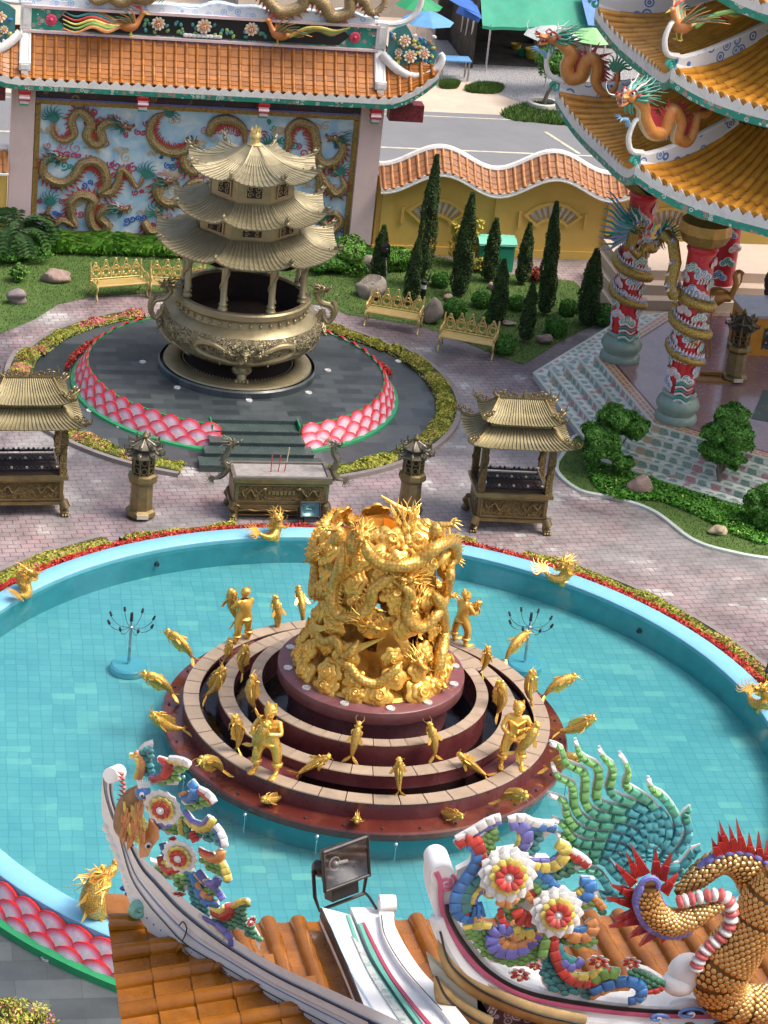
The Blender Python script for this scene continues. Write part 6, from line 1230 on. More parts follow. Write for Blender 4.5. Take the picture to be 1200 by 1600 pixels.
m.grid(np.array(Pg)); m.grid(np.array([[p[0], p[0]-V3(0, 0, .12)] for p in Pg])); part('awning', m, mat('green awning cloth', (.03, .28, .18), .7, 0, .12, 1.5, dirt=(.05, .2, .14), dirt_amt=.5), st)
m = MB(); m.box(((f1[0]+f2[0])/2+1, f1[1]+4.4, 1.6), (f2[0]-f1[0]+4, .2, 3.2)); m.box((f1[0]-.4, f1[1]+2.6, 1.3), (.12, 4.4, 2.6)); m.box(((f1[0]+f2[0])/2, f1[1]+2.8, .02), (f2[0]-f1[0]+1, 3.6, .06)); part('back_wall', m, mat('stall shade black', (.045, .04, .035), .8, 0, .5, 2), st)  # near-black walls and floor paint in the shade under the awning
m = MB(); m.box(((f1[0]+f2[0])/2+.4, f1[1]+4.6, 3.4), (5.5, 3.0, .1), R=rotm((1, 0, 0), .25)); part('red_roof', m, mat('faded red sheet', (.45, .10, .12), .7), st); m = MB(); q_ = G(925, 20, 2.0); m.box((q_[0], f1[1]+.9, 2.35), (1.2, 1.9, .05), R=rotm((1, 0, 0), .45)); part('blue_sheet', m, mat('blue sheet', (.10, .22, .50), .6), st)
for k, x in enumerate((f1[0]+.1, f2[0]-.1)): m = MB(); m.tube([(x, f1[1]+.1, 0), (x, f1[1]+.1, 1.75)], .04, 6); part('pole', m, STEEL, st)
for k, (px, py, c, s, nm, lb) in enumerate([(806, 78, (.50, .38, .05), .2, 'bucket', 'small yellow tub in the shade of the stall, the left one'), (832, 92, (.55, .45, .06), .32, 'bucket', 'large yellow tub with a pale lid in front of the stall'), (815, 88, (.02, .25, .12), .2, 'bucket', 'green tub between the two yellow tubs'), (768, 62, (.55, .05, .04), .2, 'bucket', 'small red tub under the left end of the green awning')]):
    g = G(px, py); m = MB(); m.lathe([(0, 0), (s*.8, 0), (s, s*1.2), (s*1.05, s*1.25), (s*.92, s*1.2), (s*.9, s*.9), (0, s*.9)], (0, 0, 0), 16); o = solo(nm, m, mat('tub %d' % k, c, .5), lb, 'tub'); o.location = tuple(g)
for k, (px, py, w_, d_, h_, c, lb) in enumerate([(872, 100, 1.3, .7, .35, (.42, .33, .22), 'low tan counter box at the front of the stall'), (800, 62, .9, .5, .7, (.15, .10, .07), 'dark shelf of goods under the green awning'), (860, 70, 1.5, .5, .9, (.12, .09, .08), 'dark cluttered shelf behind the yellow tubs')]):
    g = G(px, py); t = thing('goods_shelf', lb, 'shelf', g); m = MB(); m.box((0, 0, h_/2), (w_, d_, h_)); part('box', m, mat('crate %d' % k, c, .8, 0, .4, 6), t, False)
    m = MB()
    for j in range(14): m.ell((rng.uniform(-.45, .45)*w_, rng.uniform(-.4, .4)*d_, h_+.05), .07, None, 6, 4, j % 4)
    part('goods', m, [CREAM, ORA, RED, LGRN], t, False, kind='stuff')
def umbrella(px, py, r, z, cols, label):
    g = G(px, py, z); t = thing('parasol', label, 'umbrella', (g[0], g[1], 0)); m = MB()
    for k in range(8): m.lathe([(r, z-.03), (r*.5, z+r*.22), (.02, z+r*.36)], (0, 0, 0), 1, a0=2*pi*k/8, a1=2*pi*(k+1)/8, mi=k % 2)
    part('canopy', m, cols, t, False); m = MB(); m.tube([(0, 0, 0), (0, 0, z+r*.34)], .025, 6); part('pole', m, STEEL, t, False)
GU = mat('pale grey canvas', (.45, .50, .48), .7); GU2 = mat('lime green canvas', (.25, .50, .22), .7)
umbrella(862, 55, 1.05, 2.2, [GU, GU], 'pale grey parasol in front of the green awning'); umbrella(925, 58, 1.0, 2.1, [GU2, GU2], 'lime green parasol half hidden behind the temple roof'); umbrella(668, 32, 1.0, 2.2, [mat('blue canvas', (.10, .28, .52), .7)]*2, 'blue parasol behind the right end of the screen wall roof'); umbrella(655, 8, .9, 2.4, [GREENP]*2, 'green parasol at the top edge behind the blue one')
bt = G(711, 92, .75); t = thing('market_table', 'blue topped table standing on the gravel before the cream building', 'table', (bt[0], bt[1], 0)); m = MB(); m.box((0, 0, .75), (1.15, .7, .05)); part('table_top', m, mat('blue table top', (.12, .30, .55), .5), t, False)
for x in (-.5, .5):
    for y in (-.28, .28): m = MB(); m.box((x, y, .36), (.06, .06, .72)); part('leg', m, mat('grey timber', (.3, .28, .25), .8), t, False)
sh = thing('blue_shelter', 'small blue awning held by white slanting poles beside the cream building', 'awning', G(735, 75)); q1, q2 = G(722, 5, 2.6), G(752, 28, 2.3); m = MB(); m.add([q1+V3(-.5, 0, .1), q2+V3(0, -.2, 0), q2+V3(.15, 1.6, .1), q1+V3(-.1, 1.6, .2)], [(0, 1, 2, 3)]); m.box((q1+q2)/2-V3(.1, .05, .12), (.95, .04, .3), R=rotm((0, 1, 0), .35)); part('canopy', m, mat('royal blue sheet', (.03, .12, .42), .6), sh)
for k, (a, b) in enumerate((((718, 72), (726, 8)), ((724, 80), (734, 15)), ((732, 86), (742, 22)))): g = G(*a); m = MB(); m.tube([g, G(*b, 2.3)], .035, 6); part('white_pole', m, WHITE, sh)
# ================================================================== the temple pavilion on the right
TC = V3(14.84, 16.1, 0); TA = radians(184.3)
def ta(k): return TA+pi/8+k*pi/4
def tp_(r, a, z): return V3(TC[0]+r*cos(a), TC[1]+r*sin(a), z)
def tplane(px, py, deg):
    """sight line meets the upright plane through the temple's axis at this bearing"""
    a = radians(deg); D = ray(px, py); n_ = V3(-sin(a), cos(a), 0); return CP+D*(-((CP-TC)@n_)/(D@n_))
tm = thing('temple_pavilion', 'octagonal temple hall with three amber tiled roofs on red dragon columns', 'temple', TC)
PG = mat('polished rosy granite', (.30, .18, .17), .22, 0, .12, 3, dirt=(.24, .15, .15), dirt_amt=.5, coat=.3)
c8 = cos(pi/8); m = MB(); m.lathe([(.01, .9), (5.0/c8, .9)], TC, 8, ang=ta(0)); m.mi = 1; m.lathe([(5.0/c8, .9), (5.06/c8, .9)], TC, 8, ang=ta(0)); m.mi = 0; part('terrace_floor', m, [PG, REDM], tm, ang=20)
for k in range(8):
    a0, a1 = ta(k), ta(k+1); P = [tp_(5.06/c8, a0, .901), tp_(5.36/c8, a0, .901), tp_(5.36/c8, a1, .901), tp_(5.06/c8, a1, .901)]; mid = (P[1]+P[2])/2; rz = atan2((P[2]-P[1])[1], (P[2]-P[1])[0])
    o = link('fret_border', None if 0 else mesh_of(type('x', (), dict(v=[(np.array(P)-mid)@rotm((0, 0, 1), rz)], f=[[0, 1, 2, 3]], m=[0], n=4))(), 'fret_border', FRET, False), tm); o.location = tuple(mid-TC); o.rotation_euler = (0, 0, rz)
    if k not in (7, 0, 1, 2, 6): continue
for i in range(5):
    z = .9-.18*i; r0 = 5.36+.36*i; m = MB(); m.lathe([(r0/c8, z+.001), ((r0+.05)/c8, z), ((r0+.06)/c8, z-.03), ((r0+.04)/c8, z-.04), ((r0+.04)/c8, z-.18)], TC, 8, ang=ta(0)); s_ = part('stair', m, STEPG, tm, ang=20)
    if i < 4:
        m = MB(); m.lathe([((r0+.03)/c8, z-.178), ((r0+.38)/c8, z-.178)], TC, 8, ang=ta(0)); part('tread', m, STEPG, s_, ang=20)
        for k in range(8):
            a0, a1 = ta(k), ta(k+1); P = [tp_((r0+.046)/c8, a0, z-.028), tp_((r0+.052)/c8, a0, z-.165), tp_((r0+.052)/c8, a1, z-.165), tp_((r0+.046)/c8, a1, z-.028)]; mid = (P[1]+P[2])/2; rz = atan2((P[2]-P[1])[1], (P[2]-P[1])[0])
            tv = [tp_((r0+.075)/c8, a0, z-.174), tp_((r0+.335)/c8, a0, z-.174), tp_((r0+.335)/c8, a1, z-.174), tp_((r0+.075)/c8, a1, z-.174)]
            o = link('floral_riser', mesh_of(type('x', (), dict(v=[(np.array(P+tv)-mid)@rotm((0, 0, 1), rz)], f=[[0, 1, 2, 3], [4, 5, 6, 7]], m=[0, 0], n=8))(), 'floral_riser', FLORAL, False), s_); o.location = tuple(mid-TC); o.rotation_euler = (0, 0, rz)
CLC = [mat('cloud blue paint', (.10, .25, .60), .4), mat('cloud green paint', (.04, .36, .28), .4), mat('cloud pink paint', (.68, .38, .42), .4)]
GCO = scalemat('gold coil scales', (.55, .38, .10), .38, .6, 22, .45, .6)
def column(px, py, lab, zb=.9, zt=6.5, r=.345, g=None):
    g = G(px, py, zb) if g is None else g; t = bpy.data.objects.new('column', None); COL.objects.link(t); t.parent = tm; t.location = tuple(g-TC); b = V3(0, 0, 0); H = zt-zb
    m = MB(); m.lathe([(0, 0), (.52, 0), (.54, .06), (.52, .16), (.46, .22), (.48, .28), (.54, .38), (.55, .46), (.50, .58), (.43, .64), (.42, .70), (.44, .74), (.38, .80)], (0, 0, 0), 40); part('base', m, TEALL, t, False)
    m = MB(); m.lathe([(r, .78), (r, H-1.1)], (0, 0, 0), 36); part('shaft', m, RED, t, False)
    m = MB(); m.lathe([(r+.02, H-1.12), (r+.05, H-1.05), (r+.02, H-.98)], (0, 0, 0), 36); m.mi = 1; m.lathe([(r+.02, H-.98), (r+.2, H-.85), (r+.32, H-.6), (r+.28, H-.35), (r+.1, H-.2), (r+.1, H)], (0, 0, 0), 12); m.mi = 0
    part('capital', m, [RED, mat('bronze gold lacquer', (.34, .22, .07), .35, .7, .2, 5)], t, False, ang=25)
    cp = TC+np.array(t.location); view = atan2(CP[1]-cp[1], CP[0]-cp[0])
    for i in range(24):
        a = view+(-1.3, .35, -.45, 1.2)[i % 4]+rng.uniform(-.25, .25); z = .95+(H-2.25)*(i+.5)/24; e = V3(cos(a), sin(a), 0); s = V3(-sin(a), cos(a), 0); m = MB()
        for k in range(3):
            c = e*(r+.01)+s*(.13*(k-1))*.9+V3(0, 0, z+.09*(k % 2)); c = nrm([c[0], c[1], 0])*(r+.02)+V3(0, 0, c[2]); m.ell(c, V3(.03, .12, .10), basis(e, (0, 0, 1)), 9, 5, mi=3); m.tube(spiral(c+e*.02, s, V3(0, 0, 1), .085, 1.5, 14, k), .014, 5, mi=i % 3)
        for k in range(4) if i % 3 == 0 else (): c = nrm((e+s*(.22*k-.3)))*(r+.01)+V3(0, 0, z-.2); m.tube([c, c*V3(1.03, 1.03, 1)+V3(0, 0, .1)+s*.03, c+V3(0, 0, .2)-s*.02], [.03, .022, .004], 5, mi=3)
        part('cloud_relief', m, CLC+[mat('white paint', (.7, .68, .66), .5)], t, False)
    return g
ca = column(968, 560, ''); cb = column(1055, 655, '')
for k in (2, 3, 4, 5, 6, 7): column(0, 0, '', g=tp_(5.14, TA+pi/8*(-3)+k*pi/4+pi/8*0+pi/4, .9)+V3(0, 0, 0)) if k in (5, 6) else None
DCOL = [GCO, mat('violet spine paint', (.30, .30, .52), .45), WHITE, RED, BLACK, mat('jade mane paint', (.05, .32, .24), .45), mat('yellow gold claw', (.60, .45, .14), .4, .3)]
def coil(g, r, z0, z1, turns, a0, n=60): 
    t_ = np.linspace(0, 1, n); return [g*V3(1, 1, 0)+V3((r)*cos(a0+2*pi*turns*x), (r)*sin(a0+2*pi*turns*x), z1+(z0-z1)*x) for x in t_]
def coldragon(g, label, headp, fw, mid, z0, z1, turns, a0, legs):
    t = thing('column_dragon', label, 'statue', (g[0], g[1], .9), 0, 'gilded dragons winding round the temple columns'); P = list(mid)+coil(g, .44, z0, z1, turns, a0, 46)
    b, sp = MB(), MB(); P = np.array(P); m_ = len(P); R_ = np.interp(np.linspace(0, 1, m_), [0, .2, .6, .9, 1], [.15, .16, .15, .09, .02]); b.tube(P, R_, 9, up=(0, 0, 1)); part('body', b, DCOL, t)
    T = np.gradient(P, axis=0)
    for i in range(1, m_-1, 1):
        e = P[i]-g; e[2] = 0; e = nrm(e); tt = nrm(T[i]); up_ = V3(0, 0, 1) if i >= len(mid)-1 else nrm(V3(0, 0, 1)-tt*tt[2]+e*.4); c = P[i]+up_*R_[i]*.8; sp.tube([P[i]+up_*R_[i]*.55, c+up_*.05], [.09, .05], 5, mi=1)
        for j in (0, .5): c2 = c+(P[min(i+1, m_-1)]-P[i])*j; sp.add([c2-tt*.05, c2+tt*.05, c2+up_*.17+tt*.05+e*.03, c2+e*.03], [(0, 1, 2), (1, 3, 2), (3, 0, 2)], 2)
    part('spine_fins', sp, DCOL, t); hd = head_mb(headp, fw, (0, 0, 1), .48, 22); dragon_parts(t, hd, DCOL)
    for p, d, s in legs: m = MB(); claw_mb(m, p, d, (0, 0, 1), s); part('leg', m, DCOL, t)
    tl = MB(); q = P[-1]; e = nrm((CP-q)*V3(1, 1, 0)); s = V3(-e[1], e[0], 0)
    for k in range(8): o = g*V3(1, 1, 0)+V3(0, 0, z0-.12-.09*k); tl.tube(catmull([o+e*.40-s*.12, o+e*.44+s*.04+V3(0, 0, .06), o+e*.42+s*.18-V3(0, 0, .03), o+e*.38+s*.3+V3(0, 0, .05)], 8), np.linspace(.035, .012, 9), 5, mi=5 if k % 2 else 2)
    part('tail_fan', tl, DCOL, t)
def cpl(g, px, py, off=0.0):                                       # sight line meets the upright plane through a column, facing the viewer
    n_ = nrm((CP-g)*V3(1, 1, 0)); D = ray(px, py); return CP+D*(((g+n_*off-CP)@n_)/(D@n_))
va, vb = [atan2(CP[1]-g[1], CP[0]-g[0]) for g in (ca, cb)]
coldragon(ca, 'gilded dragon with a green mane on the farther red column, head at the top', cpl(ca, 998, 352, .6), nrm(V3(.5, -1, -.35)), [cpl(ca, 992, 362, .55), cpl(ca, 985, 385, .5), cpl(ca, 996, 398, .5)], 2.1, 4.2, 2.6, vb+.6, [(cpl(ca, 950, 370, .5), nrm(V3(-1, -.3, .1)), .22), (cpl(ca, 1005, 395, .55), nrm(V3(.3, -.5, -1)), .2)])
coldragon(cb, 'gilded dragon looping out beside the nearer red column, tail low on the shaft', cpl(cb, 1034, 372, -.4), nrm(V3(-.7, -.6, -.2)), [cpl(cb, 1040, 366, -.2), cpl(cb, 1052, 380, .1), cpl(cb, 1056, 410, .2), cpl(cb, 1047, 445, .4), cpl(cb, 1052, 460, .5)], 2.2, 4.35, 2.9, vb-1.4, [(cpl(cb, 1055, 472, .6), nrm(V3(-.3, -.8, -1)), .24), (cpl(cb, 1082, 535, .5), nrm(V3(-1, -.4, .2)), .18)])
for k, (px, py, sc) in enumerate([(972, 320, .9), (965, 345, .9)]):  # sweeping green mane of the far column dragon
    m = MB()
    for j in range(9): a = cpl(ca, 995-j, 350+2*j, .5); m.tube(catmull([a, cpl(ca, 975-2*j, 345+5*j-15*k, .5), cpl(ca, 960-j, 325+8*j-18*k, .45), cpl(ca, 950-2*j, 318+9*j-20*k, .4)], 8), np.linspace(.055, .012, 9), 5, mi=5 if j % 2 else 1)
    o = part('mane', m, DCOL, [q for q in bpy.data.objects if q.name.startswith('column_dragon')][0])
# roofs
def tier(R0, z0, R1, z1, curl, nm, nu=21, edges=(6, 7, 0, 1, 2)):
    rt = bpy.data.objects.new(nm, None); COL.objects.link(rt); rt.parent = tm; F_, T_ = MB(), MB()
    for k in range(8):
        A, B, C_, D_ = tp_(R0, ta(k), z0), tp_(R0, ta(k+1), z0), tp_(R1, ta(k), z1), tp_(R1, ta(k+1), z1)
        def P(u, v, A=A, B=B, C_=C_, D_=D_):
            e = A+(B-A)*u; ctr = (A+B)/2; out_ = nrm((ctr-TC)*V3(1, 1, 0)); e = e-out_*.35*(1-abs(2*u-1)**2.2); t = C_+(D_-C_)*u; p = e+(t-e)*v; return p+V3(0, 0, abs(2*u-1)**3*curl*(1-v)**1.4-.22*sin(pi*v))
        roof_mb(F_, T_, P, nu, 8, .104, 6, .06); 
        if k in (0, 7, 1, 6, 2):
            n_ = nrm(((A+B)/2-TC)*V3(1, 1, 0)); eave_trim(0, 0, lambda u: P(u, 0)-V3(0, 0, .03), nu, rt, True, .20, .19, n_)
    part('pan_tiles', F_, mat('amber pan tiles', (.46, .21, .04), .45, 0, .2, 3, isl=.15), rt); part('tube_tiles', T_, TILET, rt, ang=60)
    m = MB(); m.lathe([(R1-.1, z0-.25), (R0-.5, z0-.22)], TC, 8, ang=ta(0)); part('soffit', m, mat('deep teal soffit', (.02, .10, .09), .6), rt); return rt
t1 = tier(7.75, 7.28, 4.55, 8.5, .58, 'lower_roof'); t2 = tier(7.05, 9.6, 3.9, 10.75, .5, 'middle_roof', 20); t3 = tier(6.2, 11.75, 1.2, 13.6, .45, 'top_roof', 18)
MURL = scrollmat('painted drum panels', (.12, .30, .24), [(.10, .34, .28), (.5, .45, .2), (.35, .12, .1), (.55, .52, .45)], 1.6); LATT = scrollmat('gilt lattice', (.20, .17, .07), [(.32, .26, .10), (.06, .14, .10)], 5)
for R_, za, zb_ in ((4.5, 8.4, 9.6), (3.9, 10.6, 11.8)):
    m = MB(); m.lathe([(R_, za), (R_, za+.3)], TC, 8, ang=ta(0), mi=1); m.lathe([(R_-.05, za+.3), (R_-.05, zb_)], TC, 8, ang=ta(0), mi=0); part('drum_wall', m, [MURL, LATT], tm, ang=20)
m = MB(); m.lathe([(4.9, 6.45), (5.4, 6.45), (5.4, 7.0), (4.9, 7.0)], TC, 8, ang=ta(0)); part('beam', m, mat('dark lacquer beam', (.10, .03, .03), .5), tm)
HP = scrollmat('blue wave panel', (.62, .64, .66), [(.06, .16, .42), (.10, .25, .50)], 3.2)
def hip(parent, deg, R0, z0, R1, z1, curl, s=1.0):
    a = radians(deg); e = V3(cos(a), sin(a), 0); t_ = np.linspace(0, 1.0, 16); base = [tp_(R1+(R0-R1)*x, a, z1+(z0-z1)*x-.22*sin(pi*x)+curl*x**2.6+.06) for x in t_]
    top = [p+V3(0, 0, (.22+.25*sin(pi*min(1, x*1.05)))*s) for p, x in zip(base, t_)]; n_ = V3(-e[1], e[0], 0)*.07; m = MB(); L = [p for p in base]; T2 = top
    for sg in (-1, 1): m.grid(np.array([[b+n_*sg, t2+n_*sg] for b, t2 in zip(L, T2)]), mi=1, flip=sg < 0)
    m.tube(base, .10, 8, mi=0); m.tube(top, .07, 8, mi=0); q = top[-1]; m.tube(catmull([q-e*.1, q+e*.28+V3(0, 0, .1), q+e*.42+V3(0, 0, .45), q+e*.3+V3(0, 0, .8), q+e*.15+V3(0, 0, .85)], 12), np.linspace(.08, .05, 13), 8, mi=0)
    m.tube(spiral(base[-1]+e*.1+V3(0, 0, .05), e, V3(0, 0, 1), .16, 1.3, 14), .045, 6, mi=2); part('hip_ridge', m, [WHITE, HP, TEAL], parent); return top
for k in (-1, 0, 1, 2): 
    d = math.degrees(ta(0)-pi/4*(k+0))
for dg in (161.8, 206.8, 251.8):
    hip(t1, dg, 7.7, 7.3, 4.6, 8.5, .55); hip(t2, dg, 7.0, 9.62, 3.95, 10.75, .48); hip(t3, dg, 6.1, 11.78, 1.5, 13.4, .4)
DRF = [mat('orange dragon hide', (.58, .26, .07), .4, .05, .2, 5, .3, 30, dirt=(.50, .10, .05), dirt_amt=.8, ds=5), mat('dark red crest', (.36, .03, .05), .5), WHITE, RED, BLACK, mat('jade green mane', (.10, .36, .26), .45), mat('blue claw paint', (.20, .42, .62), .45), mat('cream belly', (.6, .5, .3), .5)]
def roofdragon(label, deg, px, fw, legs, hs=.62, r=.18, side=1):
    P = [tplane(x, y, deg) for x, y in px]; a = radians(deg); t = thing('roof_dragon', label, 'roof figure', P[len(P)//2], 0, 'dragons on the temple hip ridges'); d = dragon_mbs(P, r, normal=(-sin(a)*-1, -cos(a), 0), side=side, s_head=hs, fwd=fw, up=(0, 0, 1), k=12, spine=1.5, mane_n=22, legs=[], sp_gap=.5, belly=True, rad=([0, .1, .6, .9, 1], [.8, 1, 1, .6, .3])); dragon_parts(t, d, DRF)
    for (x, y), dv, s in legs: m = MB(); claw_mb(m, tplane(x, y, deg), nrm(dv), (0, -.4, 1), s); part('foreleg', m, [DRF[6]]+DRF[1:], t)
    return t
e1 = V3(cos(radians(161.8)), sin(radians(161.8)), 0); e2 = V3(cos(radians(206.8)), sin(radians(206.8)), 0)
roofdragon('orange roof dragon on the farther hip of the lower temple roof, against the green awning', 161.8, [(868, 60), (884, 72), (893, 86), (886, 104), (892, 122), (908, 118), (914, 100), (926, 92), (934, 104), (932, 130), (946, 146), (962, 136), (966, 112)], e1*.9+V3(-.3, -.5, .1), [((842, 80), e1+V3(0, 0, .5), .30), ((878, 140), e1+V3(0, 0, -.2), .26)])
roofdragon('orange roof dragon on the nearer hip of the lower temple roof, green mane blown right', 206.8, [(988, 150), (1004, 166), (1006, 184), (1018, 206), (1036, 206), (1044, 184), (1052, 172), (1062, 190), (1058, 214), (1074, 220), (1084, 200), (1090, 180), (1106, 176), (1116, 158)], e2*.9+V3(-.1, -.3, .05), [((972, 186), e2+V3(0, 0, .4), .28), ((1040, 212), V3(-.1, -.4, -1), .18)], r=.17)
ph = phoenix('green phoenix on the nearer hip of the middle temple roof', tplane(1062, 62, 206.8), e2[:2], 1.0, 'dgroy', 7)
# ================================================================== planting
_pc = {}
def cypress(px, py, h, w, label, dark=0):
    g = G(px, py); t = thing('cypress', label, 'tree', g, rng.random()*6, 'slim clipped cypresses on the right lawn'); key = (round(h, 1), dark)
    n = int(5200*h/2); u = rng.random(n)**.8; a = rng.random(n)*2*pi; prof = np.interp(u, [0, .06, .3, .7, 1], [.6, .95, 1, .74, .16]); lump = 1+.13*np.sin(a*3+u*16+px)+.10*np.sin(a*5-u*27)
    r = w/2*prof*lump*(.82+.2*rng.random(n)); P = np.stack([r*np.cos(a), r*np.sin(a), .12+u*(h-.12)], 1); nn = np.stack([np.cos(a), np.sin(a), .5+0*a], 1)
    t.rotation_euler = (rng.normal()*.02, rng.normal()*.025, t.rotation_euler[2])
    if dark == 2: k = (np.sin(a*2+u*9)+np.sin(u*31+a)) > -1.1+.0*u; k |= u > .72; P, nn = P[k], nn[k]
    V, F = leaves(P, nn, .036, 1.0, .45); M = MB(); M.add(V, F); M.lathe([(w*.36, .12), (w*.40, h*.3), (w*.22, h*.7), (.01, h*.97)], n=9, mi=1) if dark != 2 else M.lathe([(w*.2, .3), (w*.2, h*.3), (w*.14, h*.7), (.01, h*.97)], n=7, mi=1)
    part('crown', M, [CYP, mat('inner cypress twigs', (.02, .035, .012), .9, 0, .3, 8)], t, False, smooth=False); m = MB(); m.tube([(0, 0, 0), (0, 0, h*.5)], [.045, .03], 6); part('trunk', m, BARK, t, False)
for (b, h, w, lb, dk) in [((590, 440), 1.72, .46, 'short cypress at the far left beside the hollow rock', 0), ((640, 474), 1.95, .44, 'cypress between the two striped bollards', 0), ((657, 448), 3.95, .55, 'tallest cypress, thin and gappy with bare lower stem', 2), ((716, 462), 3.13, .56, 'tall dense cypress in front of the red flower pot', 0), ((763, 440), 1.95, .46, 'cypress in front of the green bin', 0), ((775, 506), 1.9, .5, 'reddish topped short cypress between round clipped shrubs', 0), ((815, 444), 1.9, .42, 'slim cypress standing just right of the green bin', 0), ((851, 492), 3.4, .48, 'tall narrow cypress under the right fan opening of the wall', 0), ((820, 535), 1.75, .42, 'short cypress nearest the floral stairs', 0), ((915, 507), 2.28, .62, 'dark wide cypress at the right end beside the temple stairs', 0)]: cypress(*b, h, w, lb, dk)
def shrub(px, py, w, h, label, m=BALL, n=3600, size=.038, name='round_shrub', z=0.0, group='round clipped shrubs', wob=.05, cat='shrub', fill=.82):
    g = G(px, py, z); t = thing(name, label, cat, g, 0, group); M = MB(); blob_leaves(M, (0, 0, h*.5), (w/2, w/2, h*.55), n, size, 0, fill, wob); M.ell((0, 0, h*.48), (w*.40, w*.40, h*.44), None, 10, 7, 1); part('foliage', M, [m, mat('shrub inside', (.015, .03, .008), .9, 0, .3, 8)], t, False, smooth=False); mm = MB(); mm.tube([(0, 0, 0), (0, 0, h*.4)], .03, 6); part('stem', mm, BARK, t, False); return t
for px, py, w, lb in [(688, 448, .52, 'round shrub before the tallest cypress and the flower pot'), (709, 496, .66, 'large round shrub beside the big rough stone'), (751, 480, .58, 'round shrub between the tall dense cypress and the reddish one'), (806, 484, .5, 'round shrub right of the reddish topped cypress'), (768, 503, .42, 'small round shrub tucked against the reddish cypress'), (786, 552, .62, 'round shrub behind the right end of the nearest bench'), (866, 524, .66, 'round dark shrub in front of the tall narrow cypress'), (672, 502, .45, 'small round shrub behind the farther bench'), (886, 492, .5, 'loose bright shrub behind the dark wide cypress on its left'), (944, 508, .7, 'loose bright shrub at the right of the dark wide cypress')]: shrub(px, py, w, w*.85, lb)
for px, py, w, h, lb, m, nm in [(538, 418, 1.5, .75, 'yellowish loose hedge bush right of the censer roof', BUSH, 'loose_bush'), (612, 420, 1.0, .6, 'pale green broadleaf bush behind the leftmost cypress', BUSH, 'loose_bush'), (505, 420, 1.2, .6, 'dark loose bush behind the censer at its right', BALL, 'loose_bush'), (573, 418, .7, .5, 'low bush between the screen wall and the hollow rock', BALL, 'loose_bush')]: shrub(px, py, w, h, lb, m, 4200, .05, nm, wob=.15, group=None)
# strap leaved border under the mural
t = thing('border_plants', 'bright strap leaved border growing under the dragon mural', 'plants', (-2, 27.2, 0)); n = 9000; x = rng.uniform(-4.9, 4.8, n); yy = rng.uniform(26.9, 28.0, n); b = np.stack([x, yy, 0*x], 1); a = rng.random(n)*2*pi; hh = .18+.24*rng.random(n)*(.7+.3*np.sin(x*4)); d = np.stack([np.cos(a), np.sin(a), 0*a], 1); s = np.stack([-np.sin(a), np.cos(a), 0*a], 1)*.018
md_ = b+d*.07+np.stack([0*x, 0*x, hh], 1); tp2 = b+d*(.22+.15*rng.random((n, 1)))+np.stack([0*x, 0*x, hh*.9], 1); V = np.stack([b-s, b+s, md_+s, tp2, md_-s], 1).reshape(-1, 3); M = MB(); M.add(V, (np.arange(n)[:, None]*5+np.arange(5)).tolist()); tag(part('leaves', M, BUSH, t, True, smooth=False), kind='stuff')
m = MB(); m.box((0, 27.45, .1), (9.8, 1.1, .18)); part('soil_shade', m, mat('hedge shade', (.03, .045, .015), .9, 0, .2, 5), t)  # bed coloured as dark as the shade among the strap leaves
def palm(px, py, h, label, n=34):
    g = G(px, py); t = thing('palm', label, 'palm', g); m = MB(); m.tube([(0, 0, 0), (.03, 0, h*.5), (0, .02, h)], [.09, .07, .08], 8); part('trunk', m, BARK, t, False); M = MB()
    for k in range(n):
        a = rng.random()*2*pi; el = rng.uniform(-.1, 1.3); L = rng.uniform(.8, 1.15); pts = catmull([(0, 0, h), (L*.4*cos(a)*cos(el*.6), L*.4*sin(a)*cos(el*.6), h+.4*sin(el)), (L*.8*cos(a), L*.8*sin(a), h+.42*sin(el)-.05), (L*1.05*cos(a), L*1.05*sin(a), h+.25*sin(el)-.35)], 12); M.tube(pts, .008, 3); sd = V3(-sin(a), cos(a), 0)
        for p in pts[2:]:
            for e in (-1, 1):
                for z_ in (0, .04): q = p+V3(cos(a), sin(a), 0)*z_; M.add([q, q+sd*e*.10+V3(cos(a)*.05, sin(a)*.05, .02), q+sd*e*.21+V3(cos(a)*.12, sin(a)*.12, -.05), q+V3(cos(a)*.02, sin(a)*.02, 0)], [(0, 1, 2, 3)])
    part('fronds', M, leafmat('palm fronds', (.02, .07, .02), (.06, .13, .04), (.12, .2, .08)), t, False, smooth=False)
palm(25, 398, .75, 'small feathery palm at the left edge before the pink pillar')
shrub(20, 402, 1.6, .5, 'low dark green shrub at the foot of the small palm', BALL, 4200, .05, 'loose_bush', wob=.2, group=None)
shrub(28, 440, .55, .55, 'small bright green shrub standing alone on the left lawn', BUSH, 500, .05, 'small_bush', wob=.3, group=None, fill=.2)
